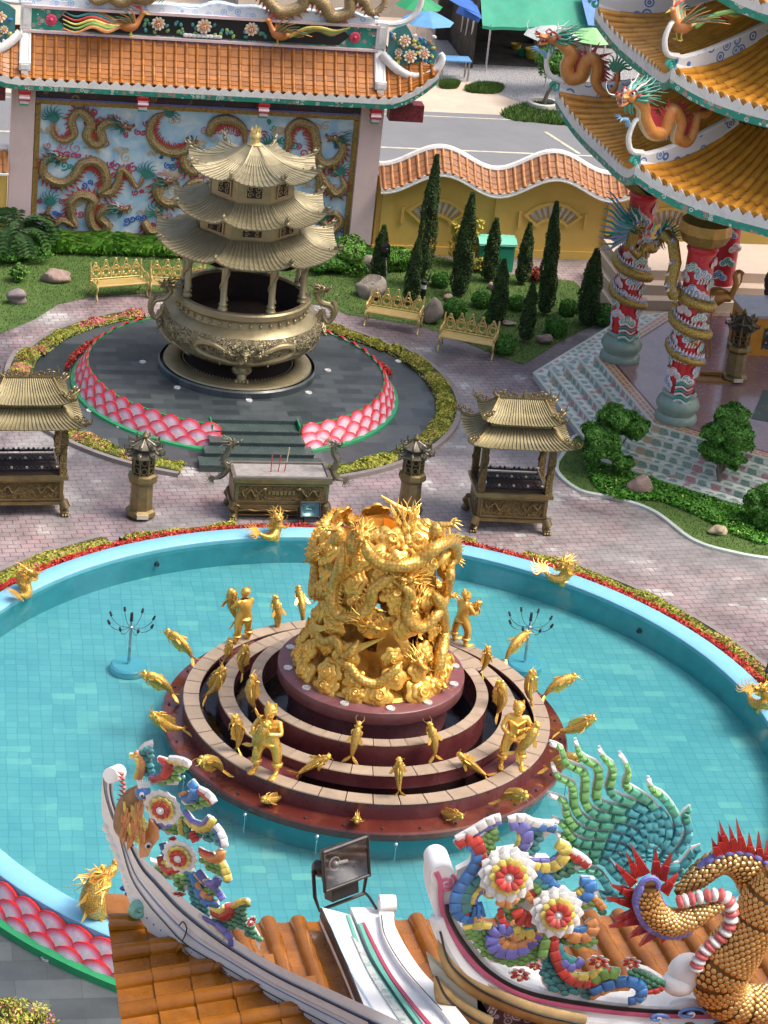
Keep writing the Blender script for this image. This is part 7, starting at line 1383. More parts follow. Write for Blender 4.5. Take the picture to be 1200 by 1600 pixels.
def rock(px, py, s, label, sq=(1, .7, .6), z=0.0, seed=1, m=ROCK, hollow=False, sink=.2, name='garden_rock'):
    g = G(px, py, z); r = np.random.default_rng(seed); M = MB(); M.ell((0, 0, 0), 1.0, None, 22, 15); V = M.v[0]; ph = r.random((6, 3))*6; f = r.normal(size=(6, 3))*2.2
    k = 1+sum(.09*np.sin(V@f[i]+ph[i, 0]) for i in range(6)); V = V*k[:, None]*np.array(sq)*s
    pl_ = r.normal(size=(7, 3)); pl_ /= np.linalg.norm(pl_, axis=1)[:, None]
    for p in pl_: dd = V@p; lim = .72*s*np.linalg.norm(p*np.array(sq)); V -= np.outer(np.maximum(0, dd-lim)*.85, p)
    if hollow: q = (V[:, 2] > 0)&(np.hypot(V[:, 0]/sq[0], V[:, 1]/sq[1]) < .5*s); V[q, 2] -= .35*s
    M.v[0] = V+V3(0, 0, sq[2]*s*(1-sink)); return solo(name, M, m, label, 'rock', ang=35, off=None if 0 else None) if 0 else _rk(M, m, label, g, name)
def _rk(M, m, label, g, name):
    o = link(name, mesh_of(M, name, m, True, 50)); o.location = tuple(g); return tag(o, label, 'rock')
PK = mat('pinkish rock', (.34, .24, .20), .8, 0, .2, 5, .8, 9, dirt=(.2, .15, .13), dirt_amt=.6, ds=4, bd=.05)
rock(672, 505, .36, 'big rough grey stone standing between the two right benches', (.75, .6, 1.1), seed=3); rock(576, 462, .52, 'hollowed grey boulder at the left end of the right lawn', (1.0, .7, .62), seed=5, hollow=True); rock(568, 425, .4, 'pale boulder behind the hollowed one', (1, .8, .8), seed=6)
rock(850, 536, .28, 'flat brown stone by the short cypress', (1, .7, .5), seed=8, m=PK); rock(700, 470, .2, 'small pink stone left of the tall dense cypress', (.9, .7, .6), seed=9, m=PK); rock(796, 508, .2, 'low grey stepping stone between cypresses', (1.3, .8, .3), seed=10); rock(770, 452, .2, 'small pale stone below the green bin', (1, .8, .6), seed=11, m=PK)
rock(1000, 768, .36, 'brown rounded rock on the planting bed between the two small trees', (1, .7, .62), seed=12, m=PK, z=.07); rock(1066, 752, .3, 'flat sandstone slab at the back of the planting bed', (1.6, .6, .3), seed=13, m=PK, z=.07); rock(1122, 834, .26, 'tan stone at the near edge of the planting bed', (1, .8, .5), seed=14, m=mat('tan rock', (.42, .34, .22), .85, 0, .2, 5, .8, 10), z=.07)
rock(88, 440, .5, 'wide pinkish rock lying on the left lawn', (1.0, .55, .4), seed=15, m=PK); rock(26, 474, .36, 'smooth purple grey rock at the left lawn edge', (1, .6, .65), seed=16, m=mat('purple rock', (.24, .19, .20), .7, 0, .12, 3))
def bollard(px, py, label):
    g = G(px, py); t = thing('bollard_light', label, 'bollard', g, 0, 'striped garden bollards'); m = MB(); m.lathe([(0, 0), (.085, 0), (.085, .32)], n=20); part('post', m, BLACK, t, False); m = MB(); m.lathe([(.078, .32), (.078, .45)], n=20); part('lens', m, mat('white lens', (.8, .8, .8), .3), t, False); m = MB(); m.lathe([(.085, .45), (.09, .47), (.085, .54), (.04, .57), (0, .57)], n=20); part('cap', m, BLACK, t, False)
bollard(660, 467, 'black bollard with a white band just behind the big rough stone'); bollard(626, 424, 'black bollard with a white band farther back by the broadleaf bush')
g = G(720, 416); t = thing('potted_croton', 'yellow leaved croton in a red pot against the ochre wall', 'potted plant', g); m = MB(); m.lathe([(0, 0), (.2, 0), (.26, .2), (.27, .34), (.3, .36), (.3, .4), (.24, .4), (.22, .34), (0, .34)], n=24); part('pot', m, mat('red clay pot', (.42, .06, .03), .5), t, False)
M = MB(); blob_leaves(M, (0, 0, .95), (.42, .42, .5), 900, .08, 0, .3, .2); part('foliage', M, leafmat('croton leaves', (.30, .32, .04), (.60, .48, .08), (.75, .60, .2)), t, False, smooth=False)
for px, py, w, lb, m_ in ((745, 424, .5, 'small mixed croton at the foot of the green bin', 'croton leaves'), (838, 440, .45, 'small red leaved croton behind the slim cypress', 'x')): shrub(px, py, w, .4, lb, _m.get(m_, None) or leafmat('red croton', (.20, .02, .02), (.40, .08, .04), (.3, .3, .05)), 700, .05, 'croton', group=None, wob=.2)
a_, b_ = G(742, 424), G(806, 428); c_ = (a_+b_)/2; t = thing('green_bin', 'large mint green lidded bin standing against the ochre wall', 'bin', (c_[0], c_[1]+.35, 0)); m = MB(); m.box((0, 0, .42), (1.05, .6, .84)); m.box((0, -.31, .42), (.9, .03, .6)); part('body', m, mat('bin green', (.03, .33, .20), .5), t, False); m = MB(); m.grid(np.array([[(x, -.36, .84), (x, -.15, .98), (x, .2, 1.0), (x, .36, .86)] for x in (-.58, -.3, 0, .3, .58)])); m.box((0, 0, .85), (1.16, .7, .06)); part('lid', m, mat('mint lid', (.16, .52, .38), .45), t, False)
# trees on the planting bed
def bonsai(px, py, blobs, label, lean=.1, z=.07, lm=None):
    g = G(px, py, z); t = thing('clipped_tree', label, 'tree', g, 0, 'cloud pruned trees by the stairs'); m = MB(); m.tube(catmull([(0, 0, 0), (lean*.5, 0, .3), (-lean*.2, .05, .6), (lean*.4, 0, 1.0)], 12), np.linspace(.07, .035, 13), 7)
    for (x, y, zz, r) in blobs: m.tube(catmull([(lean*.2, 0, .45), (x*.6, y*.6, zz*.75), (x, y, zz)], 6), [.035, .03, .025, .02, .018, .016, .012], 5)
    part('trunk', m, BARK, t, False)
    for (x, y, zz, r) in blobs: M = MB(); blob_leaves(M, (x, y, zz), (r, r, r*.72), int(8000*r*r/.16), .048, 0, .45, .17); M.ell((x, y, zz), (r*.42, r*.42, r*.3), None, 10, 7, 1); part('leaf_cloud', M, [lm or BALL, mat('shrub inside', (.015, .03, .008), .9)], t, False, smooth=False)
bonsai(955, 738, [(-.05, .1, 1.45, .40), (-.45, 0, 1.05, .36), (.45, .1, 1.2, .36), (-.35, -.1, .78, .42), (.0, .3, 1.2, .35), (.12, -.35, .42, .24)], 'wide cloud pruned tree at the left end of the planting bed')
bonsai(1118, 768, [(.15, 0, 2.0, .38), (-.25, 0, 1.55, .34), (.2, -.05, 1.55, .42), (.42, .1, 1.4, .34), (-.15, 0, 1.1, .34), (.25, -.1, .95, .3), (.1, .1, 1.75, .4)], 'tall cloud pruned tree standing alone before the stairs')
bonsai(1195, 822, [(.1, 0, .8, .42), (-.2, .1, .6, .34), (.2, -.2, .45, .36), (-.15, -.1, .3, .3)], 'low cloud pruned tree cut off by the right edge')
gc = smooth_poly([G(*q, .07)[:2] for q in [(912, 700), (960, 712), (1050, 735), (1060, 762), (1100, 775), (1200, 795), (1200, 850), (1150, 838), (1090, 808), (1030, 785), (960, 780), (925, 755)]], 6)
P = gc; n = 26000; lo, hi = P.min(0), P.max(0); x, yy = rng.uniform(lo[0], hi[0], n), rng.uniform(lo[1], hi[1], n); k = inside(P, x, yy); x, yy = x[k], yy[k]; n = len(x); pz = .09+.10*rng.random(n)*(.8+.3*np.sin(x*5)*np.sin(yy*6)); V, F = leaves(np.stack([x, yy, pz], 1), np.tile(V3(0, 0, 1), (n, 1)), .04, .5, .8); M = MB(); M.add(V, F); f_ = rng.random(n) < .006; V, F = leaves(np.stack([x, yy, pz+.05], 1)[f_], np.tile(V3(0, 0, 1), (f_.sum(), 1)), .03); M.add(V, F, 1)
o = link('ground_cover', mesh_of(M, 'ground_cover', [leafmat('ground cover leaves', (.03, .13, .01), (.08, .26, .02), (.14, .34, .04)), YEL], False)); tag(o, 'leafy ground cover with tiny yellow flowers on the planting bed', 'ground cover', None, 'stuff')
g = G(848, 168); t = thing('small_tree', 'small round headed tree in a white stone ring on the far verge', 'tree', g); m = MB(); m.tube(catmull([(0, 0, 0), (.1, 0, .5), (.3, 0, .9), (.2, 0, 1.3)], 10), np.linspace(.09, .04, 11), 7); m.tube([(.1, 0, .5), (.5, 0, 1.1)], [.05, .02], 6); part('trunk', m, BARK, t, False); M = MB(); blob_leaves(M, (.25, 0, 1.75), (.62, .6, .62), 3600, .06, 0, .35, .15); part('crown', M, BALL, t, False, smooth=False)
m = MB(); m.lathe([(.3, 0), (.62, 0), (.6, .22), (.45, .24), (.44, .1)], n=20); part('stone_ring', m, mat('white rubble', (.5, .48, .44), .8, 0, .2, 6, .6, 12), t, False)
# ------------------------------------------------------------------ furnishings of the temple terrace
m = MB(); 
bs = thing('stair_block', 'broad cream stone steps at the back of the temple terrace', 'steps', (14.5, 24, 0))
for k in range(4): m = MB(); m.box((14.6, 24.5+.22*k, .15+.3*k*.5), (6.6-.3*k, 3.9-.44*k, .3+.3*k)); part('step', m, mat('cream stone', (.52, .42, .33), .45, 0, .06, 2), bs)
g = V3(14.2, 22.75, 1.3); q = thing('red_pillar', 'plain red pillar with painted clouds on the cream steps behind the near column', 'pillar', g); m = MB(); m.lathe([(.38, 0), (.38, 5.5)], n=32); part('shaft', m, RED, q, False)
for i in range(12):
    a = -pi/2-.5+1.1*((i*5) % 12)/12; e = V3(cos(a), sin(a), 0); s = V3(-sin(a), cos(a), 0); m = MB()
    for k in range(3): c = e*.39+s*.12*(k-1)+V3(0, 0, .3+.42*i+.09*(k % 2)); m.ell(c, V3(.03, .13, .10), basis(e, (0, 0, 1)), 8, 5, mi=3); m.tube(spiral(c+e*.03, s, V3(0, 0, 1), .09, 1.5, 12, k), .016, 5, mi=i % 3)
    part('cloud_relief', m, CLC+[_m['white paint']], q, False)
g = G(1105, 590, .9); t = thing('crane_statue', 'brown gold crane standing on a plate, long neck bent up to the right', 'statue', g); s = 1.0
CRN = mat('brown gilt', (.36, .18, .05), .4, .5, .2, 4)
def cq(px, py): return cpl(g*V3(1, 1, 0), px, py)-g
m = MB(); m.tube(catmull([cq(1058, 488), cq(1072, 478), cq(1100, 468), cq(1128, 462), cq(1143, 468)], 12), [.02, .07, .14, .2, .25, .28, .3, .29, .27, .22, .17, .12, .08], 12); m.tube(catmull([cq(1140, 466), cq(1150, 445), cq(1148, 430), cq(1155, 424), cq(1162, 428)], 12), np.linspace(.09, .04, 13), 8); m.tube([cq(1160, 426), cq(1158, 440), cq(1150, 456)], [.04, .025, .006], 6); part('body', m, CRN, t, False)
for a, b in (((1105, 480), (1103, 558)), ((1112, 480), (1110, 560))): m = MB(); m.tube([cq(*a), cq(*b)], .025, 6); part('leg', m, CRN, t, False)
m = MB(); m.box((.1, 0, .03), (1.0, .7, .06)); m.tube([cq(1098, 560)*V3(1, 1, 0)+V3(0, 0, .1), V3(.35, 0, .1)], .04, 6); part('plate', m, CRN, t, False)
lantern(1146, 594, .9, 'octagonal bronze lantern with bristling top on the temple terrace', 1.95)
g = G(1182, 560, .9); t = thing('altar_table', 'orange sided altar table behind the terrace lantern', 'table', g); m = MB(); m.box((.5, .9, .55), (1.6, 1.4, 1.1)); part('cabinet', m, mat('orange lacquer', (.60, .26, .03), .4), t, False); m = MB(); m.box((.5, .9, 1.14), (1.8, 1.6, .08)); part('table_top', m, mat('grey marble top', (.42, .38, .38), .2), t, False); m = MB(); m.box((.62, .185, .5), (.9, .02, .6)); part('panel', m, scrollmat('black pearl panel', (.03, .03, .03), [(.4, .4, .4), (.1, .1, .1)], 9), t, False)
g = G(1195, 500, .9); m = MB()
for k in range(40): a = rng.random()*6.3; r = .3*rng.random()**.5; m.ell((.2+r*cos(a), r*sin(a), .3+1.3*rng.random()), (.12, .12, .16), None, 6, 4)
m.lathe([(.3, 0), (.35, .1), (.2, .4), (.25, 1.4), (.3, 1.7)], (.2, 0, 0), 12); o = link('carved_stand', mesh_of(m, 'carved_stand', mat('carved dark wood', (.05, .03, .035), .5, 0, .4, 9))); o.location = tuple(g); tag(o, 'carved dark wooden stand at the right edge behind the altar table', 'stand')
m = MB(); p_ = G(1180, 640, .905); m.add([V3(12.35, 13.9, .906), V3(15.5, 12.4, .906), V3(16.3, 15.4, .906), V3(13.3, 15.8, .906)], [(0, 1, 2, 3)]); struct('inlaid_floor', m, scrollmat('inlaid dark floor', (.08, .12, .10), [(.25, .10, .08), (.10, .20, .14)], 3))
m = MB()
for k in range(4): m.box((15.3+.0*k, 17.6, .92+.0*k), (.1, .1, .02))
struct('rear_court', m, PG)
# the lower court at the near left
hg = G(20, 1592, ZL); M = MB(); blob_leaves(M, (0, 0, .12), (1.1, .55, .2), 5000, .035, 0, .5, .2); V, F = leaves(sph(500)*V3(1.1, .5, .2)+V3(0, 0, .16), sph(500), .03); M.add(V, F, 1); t = thing('border_hedge', 'low hedge with pink and yellow leaves at the bottom left corner', 'hedge', hg+V3(-.45, -.2, 0)); part('foliage', M, [HEDGE, FLOW], t, False, smooth=False)
for px, py, lb in ((72, 1498, 'round recessed lamp in the dark slate court at the bottom left'),):
    p = G(px, py, ZL+.005); m = MB(); m.lathe([(0, .012), (.05, .012), (.055, .03), (.09, .03), (.10, 0)], n=20); o = link('floor_lamp', mesh_of(m, 'floor_lamp', [STEEL])); o.location = tuple(p); tag(o, lb, 'lamp')
# ================================================================== the near roof under the camera
def zl(x): return 12.95+.2*(x+7.74)
def zf(y): return 13.0+.15*(-25.0-y)
def xh(y): return -7.74+(.05+.15*(-25.0-y))/.2
def yh(x): return -25.0-(.2*(x+7.74)-.05)/.15
nr = thing('near_roof', 'amber glazed tile roof right below the viewer with white ridges', 'roof', (-5.5, -26.5, 13))
def tube_row(T, F, a, b, r, wpan, seg=.27, ph=0.0):
    """one row of half round tiles from the eave a up to b, with the pan tiles beside it"""
    a, b = np.asarray(a, float), np.asarray(b, float); L = np.linalg.norm(b-a); ax = (b-a)/L; up = nrm(np.cross(ax, V3(0, 0, 1))); n = nrm(np.cross(up, ax)); n = n if n[2] > 0 else -n; sd = np.cross(n, ax); s0 = 0.0; j = 0
    while s0 < L-.02:
        s1 = min(L, s0+seg*(.96+.08*rng.random())); p, q = a+ax*s0, a+ax*s1; w_ = rng.normal()*.003; ang = np.linspace(-.1, pi+.1, 10)
        rings = [[o+rr*(cos(t)*sd+sin(t)*n) for t in ang] for o, rr in ((p+sd*w_, r*.80), (p+sd*w_, r*1.07), (p+ax*.03+sd*w_, r*1.09), (q+ax*.02+sd*w_, r*.95))]; T.grid(np.array(rings), flip=True)
        if j == 0: k = T.n-40; T.f.append([k+10+i for i in range(10)][::-1]); T.m.append(0)
        for e in (1,):
            P = []
            for t_, h_ in ((0, .022), (1, .0)):
                o = (p if t_ == 0 else q+ax*.03); P.append([o+sd*x+n*(h_+.035*(2*abs((x/wpan-.5)))**2-.02) for x in np.linspace(0, wpan, 6)])
            F.grid(np.array(P), flip=True); P2 = [P[0], [v-n*.03 for v in P[0]]]; F.grid(np.array(P2))
        s0 = s1; j += 1
T_, F_ = MB(), MB()
y = -24.98
while y > -29.5: tube_row(T_, F_, (-7.76, y, zl(-7.76)+.03+max(0, (-25.6-y)*-.12 if y > -25.6 else 0)), (min(xh(y)+.12, -5.0), y, zl(min(xh(y)+.12, -5.0))+.03), .078, .37, .30); y -= .37
part('left_tiles', T_, TILEF, nr, ang=60)
base_ = part('left_pan_tiles', F_, mat('amber pan glaze', (.25, .085, .006), .3, 0, .25, 5, dirt=(.30, .14, .05), dirt_amt=.5, ds=4, isl=.18, coat=.1), nr, ang=60)
T_, F_ = MB(), MB(); x = -7.2
while x < -1.8: tube_row(T_, F_, (x, -25.0, zf(-25.0)+.03), (x+0.0, max(yh(x)-.1, -29.5) if x < -4.6 else -29.5, zf(max(yh(x)-.1, -29.5) if x < -4.6 else -29.5)+.03), .068, .25, .26) if yh(x) < -25.05 else None; x += .25
part('far_tiles', T_, TILEF, nr, ang=60); part('far_pan_tiles', F_, mat('amber pan glaze', (.46, .22, .06)), nr, ang=60)
m = MB(); m.add([(-7.72, -24.9, 12.9), (-7.72, -29.5, 12.9), (-5.2, -29.5, zl(-5.2)-.05), (xh(-25.0), -25.0, 12.93)], [(0, 1, 2, 3)]); m.add([(-7.5, -25.02, 12.9), (-5.2, -29.5, zf(-29.5)-.06), (-1.6, -29.5, zf(-29.5)-.06), (-1.6, -25.02, 12.94)], [(0, 1, 2, 3)]); m.box((-4.6, -25.3, 12.7), (5.9, .3, .3)); m.box((-7.45, -27.2, 12.7), (.3, 4.2, .3)); part('roof_bed', m, mat('mortar bed', (.24, .20, .17), .9), nr)
def Hy(px): return -24.75-(px-175)*.0058
def H(px, py, o=0.0): return Y(px, py, Hy(px)-o)
def My(py): return -25.05-(py-1418)*.0112
def Mp(px, py, o=0.0): return Y(px, py, My(py)-o)
def Rp(px, py, o=0.0): return Y(px, py, -26.95-o)
def path2(pts, n, fn, o=0.0, off=0.0):
    q = catmull([(x, y_, 0) for x, y_ in pts], n); t = np.gradient(q, axis=0); t /= np.linalg.norm(t, axis=1)[:, None]; return np.array([fn(a[0]-b[1]*off, a[1]+b[0]*off, o) for a, b in zip(q, t)])
WHT = mat('limewashed ridge', (.82, .82, .80), .55, 0, .04, 2, .15, 10, dirt=(.50, .48, .46), dirt_amt=.4, ds=2.2, bd=.006)
hp_ = [(168, 1213), (170, 1258), (186, 1310), (218, 1366), (268, 1420), (338, 1470), (428, 1522), (510, 1566), (640, 1636)]
hr = thing('hip_ridge', 'white curved hip ridge with a rolled tip and blue and black lines at the left', 'roof ridge', H(300, 1450)); m = MB()
I_ = lambda L: [((x-480)*1+480, y_) for x, y_ in L]
LE = [(161, 1206), (163, 1238), (172, 1271), (184, 1301), (203, 1369), (227, 1408), (255, 1441), (293, 1479), (358, 1516), (415, 1550), (500, 1595), (640, 1668)]; RE = [(178, 1212), (177, 1240), (184, 1268), (197, 1299), (227, 1343), (252, 1366), (290, 1406), (337, 1441), (375, 1473), (443, 1513), (505, 1541), (660, 1612)]
def rib2(M, t0, t1, o, th, mi=0):
    a, b = path2([(l[0]*(1-t0)+r[0]*t0, l[1]*(1-t0)+r[1]*t0) for l, r in zip(LE, RE)], 60, H, o), path2([(l[0]*(1-t1)+r[0]*t1, l[1]*(1-t1)+r[1]*t1) for l, r in zip(LE, RE)], 60, H, o); d = V3(.0, .03, -th); M.grid(np.stack([a, b], 1), mi=mi); M.grid(np.stack([a+d, a], 1), mi=mi); M.grid(np.stack([b, b+d], 1), mi=mi)
rib2(m, 0, 1, .05, .24); rib2(m, .02, .22, .062, .02); rib2(m, .40, .60, .07, .03); rib2(m, .74, 1.0, .062, .02); 
m.tube([H(172, 1212, .10), H(186, 1206, -.12)], [.065, .065], 16); part('ridge_body', m, WHT, hr)
m = MB(); rib2(m, .61, .635, .088, .01, 0); rib2(m, .25, .28, .055, .005, 1); rib2(m, .67, .685, .055, .005, 1); rib2(m, .0, .02, .08, .01, 0); part('painted_lines', m, [BLACK, mat('blue grey line', (.16, .24, .45), .5)], hr)
m = MB(); q = path2(hp_[3:], 150, H, .0, 28)
for k in range(0, 150, 2): m.ell(q[k], V3(.026, .015, .034), None, 7, 4, 0)
for k in range(0, 150, 5): m.ell(q[k]+V3(0, .01, -.025), V3(.055, .012, .03), None, 8, 4, 1)
part('scalloped_fringe', m, [mat('lilac fringe', (.62, .58, .62), .6), mat('cobalt fringe', (.05, .07, .38), .4)], hr)
m = MB(); m.tube(spiral(H(217, 1422, .05), V3(1, 0, 0), V3(0, 0, 1), .07, 1.3, 16), .045, 8); m.tube([H(214, 1424, .05), H(214, 1424, -.1)], .06, 12); part('jade_scroll', m, mat('jade scroll', (.22, .52, .42), .35), hr)
m = MB()
for k in range(9): p = H(178+k*6.2, 1292+k*14.5+k*k*.25, -.05); m.ell(p-V3(.03, 0, 0), V3(.07, .05, .06), None, 10, 6)
part('side_lobes', m, WHT, hr); m = MB(); m.tube(path2([(192, 1318), (200, 1306), (208, 1322)], 8, H, .10), .006, 5); m.tube(path2([(285, 1470), (292, 1452), (286, 1440), (280, 1446)], 8, H, .10), .006, 5); part('wire_loops', m, BLACK, hr)
# ---- glazed ornament drawing tools: colours from ML, c2: picture position -> place on the ornament's plane
def pillow(M, c, ax, h, w_, mi, t):
    ax = nrm(ax); sd = nrm(np.cross(ax, V3(0, -1, 0))); f = np.cross(sd, ax); f = f if f[1] < 0 else -f; V = []
    for k, (s_, z_) in enumerate(((1.0, -.4), (1.0, .35), (.86, .78), (.5, 1.0))):
        for u, v in ((-1, -.72), (-.86, -1), (.86, -1), (1, -.72), (1, .72), (.86, 1), (-.86, 1), (-1, .72)): V.append(c+ax*h*u*(s_ if k > 1 else 1)+sd*w_*v*s_+f*t*z_)
    F = [(k*8+i, k*8+(i+1) % 8, k*8+8+(i+1) % 8, k*8+8+i) for k in range(3) for i in range(8)]+[tuple(range(24, 32))]; M.add(V, F, mi)
def stripe(M, pts, r, col, fn, o=0.0, step=15, back=True, taper=True, edge=None):
    n = max(3, int(sum(np.hypot(b[0]-a[0], b[1]-a[1]) for a, b in zip(pts[:-1], pts[1:]))*1.08/step)); P = path2(pts, n, fn, o)
    for i in range(n):
        a, b = P[i], P[i+1]; t = i/n; c = MI[col] if isinstance(col, str) else col[min(int(t*len(col)), len(col)-1)]; rr = r*(1 if not taper else (1-.35*max(0, t-.6)/.4 if t > .6 else min(1, .75+t*2)))/195
        pillow(M, (a+b)/2, b-a, np.linalg.norm(b-a)*.53, rr*1.12, c, rr*.7)
    if back: M.tube(path2(pts, n, fn, o-.05, -1.5), r/195*1.0, 6, flat=.8, up=(0, -1, 0), mi=MI['w'])
def plate(M, pts, fn, o=-.04, th=.07, col='w'):
    P = np.array([fn(x, y_, o) for x, y_ in pts]); v = np.cross(P[1]-P[0], P[2]-P[1]); ar = sum((a[0]*b[1]-b[0]*a[1]) for a, b in zip(pts, pts[1:]+pts[:1])); M.prism(P if ar < 0 else P[::-1], V3(0, th, 0), MI[col])
def scales(M, pts, col, fn, size=7.0, o=0.0, dirv=(1, .4)):
    """a leaf of overlapping glazed scales on a white backing"""
    P = np.array(pts, float); lo, hi = P.min(0), P.max(0); k = 0; d = nrm([*dirv, 0])[:2]; q = np.array([-d[1], d[0]]); c0 = P.mean(0); R = np.hypot(*(hi-lo))
    plate(M, [tuple(p) for p in P], fn, o-.02, .06)
    for i in np.arange(-R, R, size*1.25):
        for j in np.arange(-R, R, size*.95):
            p = c0+d*(i+(k % 2)*size*.6)+q*j; k += 1
            if inside(P, np.array([p[0]]), np.array([p[1]]))[0]:
                a, b = fn(*p, o), fn(*(p+d*size), o); M.ell(a, V3(size*.98, size*.66, 4.2)/195, basis(b-a, (0, -1, 0))@rotm((0, 1, 0), .22), 8, 5, MI[col] if isinstance(col, str) else col)
def zz(L, x0, y0, s): return [(x0+a/s, y0+b/s) for a, b in L]
A_ = lambda L: zz(L, 150, 1140, 4.286)
lo_ = thing('flower_ornament', 'colourful glazed flower ornament with a feathered bird on the left hip ridge', 'roof ornament', H(270, 1330)); M = MB()
for pts, c in (([(290, 150), (330, 110), (385, 92), (375, 200), (385, 290), (330, 320), (300, 250)], 't'), ([(390, 345), (480, 330), (500, 250), (600, 215), (630, 235), (570, 290), (550, 370), (450, 375)], 'g'), ([(590, 500), (650, 470), (720, 430), (790, 500), (700, 520), (660, 540)], 'g'), ([(630, 680), (720, 680), (790, 655), (850, 790), (780, 750), (700, 730)], 't'), ([(700, 870), (780, 900), (830, 890), (885, 1015), (820, 980), (740, 940)], 'g'), ([(430, 655), (540, 620), (545, 690), (480, 710)], 'g'), ([(365, 880), (420, 900), (450, 960), (540, 960), (500, 1010), (420, 970)], 'g'), ([(600, 950), (665, 950), (690, 1060), (760, 1200), (750, 1240), (680, 1240), (640, 1150), (600, 1060)], 't'), ([(690, 1000), (760, 1050), (820, 1060), (840, 1140), (790, 1110), (720, 1080)], 'g'), ([(760, 1250), (900, 1270), (940, 1200), (1020, 1150), (1000, 1250), (1060, 1330), (1105, 1400), (1095, 1480), (1060, 1400), (960, 1340), (820, 1320)], 'd'), ([(520, 990), (600, 950), (605, 1080), (560, 1090)], 'g'), ([(560, 590), (600, 570), (635, 720), (580, 720)], 'g')): scales(M, A_(pts), c, H, 7.5, .02)
part('glazed_leaves', M, ML, lo_); M = MB()
for pts, c, r in (([(235, 180), (285, 185), (300, 250), (272, 330)], 'y', 6), ([(262, 150), (310, 210), (312, 270), (290, 330)], 'o', 4), ([(425, 205), (480, 225), (475, 300), (370, 340)], 'r', 7), ([(455, 250), (440, 310), (370, 320)], 'p', 5), ([(500, 200), (570, 205), (625, 232)], 'w', 6), ([(480, 215), (560, 222), (610, 235)], 'y', 4), ([(630, 355), (670, 400), (650, 460), (590, 468)], 'b', 8), ([(620, 420), (570, 440)], 'o', 5), ([(680, 410), (750, 450), (785, 495)], 'r', 5), ([(690, 400), (760, 435), (795, 490)], 'w', 5), ([(590, 545), (650, 620), (720, 640), (765, 590)], 'p', 5), ([(600, 590), (660, 655), (740, 665), (785, 600)], 'y', 6), ([(790, 660), (830, 710), (850, 785)], 'b', 5), ([(800, 645), (845, 705), (862, 780)], 'w', 5), ([(700, 820), (770, 870), (830, 860), (840, 810)], 'o', 7), ([(690, 805), (740, 835), (790, 840)], 'r', 5), ([(840, 885), (870, 950), (885, 1010)], 'y', 6), ([(680, 950), (740, 1030), (800, 1040), (815, 1000)], 'p', 7), ([(665, 960), (710, 1010), (760, 1020)], 'y', 5), ([(640, 960), (690, 1080), (740, 1160), (810, 1170)], 'b', 7), ([(670, 1020), (720, 1110), (780, 1130)], 'o', 5), ([(385, 580), (410, 640), (480, 630)], 'p', 7), ([(420, 600), (460, 600)], 'y', 5), ([(445, 760), (465, 820), (500, 840)], 'b', 7), ([(505, 720), (520, 760)], 'r', 6), ([(430, 850), (440, 910), (500, 950), (555, 920)], 'r', 7), ([(445, 880), (490, 925), (540, 905)], 'y', 5), ([(770, 1220), (850, 1260), (900, 1230), (890, 1165)], 'r', 7), ([(770, 1195), (840, 1225), (870, 1190)], 'y', 6), ([(910, 1190), (970, 1150), (1020, 1150)], 'y', 5), ([(715, 1260), (830, 1320), (900, 1390), (905, 1450)], 'p', 5), ([(690, 1240), (790, 1330), (860, 1400)], 'c', 4), ([(560, 600), (570, 700)], 'y', 4), ([(600, 600), (625, 730)], 'd', 5), ([(640, 680), (670, 750)], 'r', 6), ([(800, 1060), (850, 1140)], 'p', 5)): stripe(M, A_(pts), r, c, H, .07)
part('glazed_scrolls', M, ML, lo_)
for (x, y_), r in (((455, 510), 31), ((570, 835), 29)):
    M = MB(); p = zz([(x, y_)], 150, 1140, 4.286)[0]; flower(M, H(*p, .10), nrm(V3(-.55, -1, -.05)), (0, 0, 1), r/195); part('flower', M, ML, lo_)
M = MB(); flower(M, H(*A_([(1035, 1280)])[0], .12), nrm(V3(.5, -1, 0)), (0, 0, 1), 10/195, (('w', 8, 1.0), ('r', 8, .8)), 'r'); flower(M, H(*A_([(555, 1090)])[0], .1), nrm(V3(-.2, -1, -.8)), (0, 0, 1), 12/195, (('w', 9, 1.0), ('r', 7, .7)), 'r'); part('bud', M, ML, lo_)
bd_ = thing('bird_figure', 'glazed brown bird with orange breast feathers and spiny back on the left hip ridge', 'roof figure', H(200, 1270)); BRW = mat('brown feathers', (.28, .15, .06), .55, 0, .35, 14, .8, 26); M = MB(); M.tube(path2(A_([(262, 735), (220, 660), (222, 560), (250, 470), (310, 420)]), 16, H, .06), np.interp(np.linspace(0, 1, 17), [0, .3, .6, 1], [.06, .125, .11, .07]), 12); part('body', M, BRW, bd_)
M = MB()
for k in range(26): a = A_([(300-30*(k % 5)+5*(k//5), 470+18*k % 240)])[0]; p = H(*a, .19); M.tube([p, p+V3(.01*((k % 3)-1), -.02, -.07), p+V3(.02*((k % 3)-1), .01, -.15)], [.012, .018, .006], 5, mi=[0, 0, 1][k % 3])
part('breast_feathers', M, [MATS['o'], MATS['y']], bd_); M = MB(); c = H(*A_([(318, 425)])[0], .16); M.ell(c, V3(.065, .06, .06), None, 10, 7, 0); M.cone(c+V3(.02, -.05, -.02), c+V3(.03, -.10, -.10), .035, n=8, mi=1); M.ell(c+V3(-.02, -.055, .02), .022, None, 8, 5, 2); M.ell(c+V3(-.02, -.075, .02), .011, None, 6, 4, 3)
for k in range(6): M.cone(c+V3(.01*k-.03, 0, .05), c+V3(.022*k-.06, -.01, .13), .018, n=5, mi=2)
part('head', M, [MATS['b'], MATS['o'], WHITE, BLACK], bd_); M = MB()
for k in range(14): p = H(*A_([(182+14*sin(k*.5), 300+31*k)])[0], .03); M.cone(p, p+V3(-.06, 0, .035), .02, n=5, mi=0)
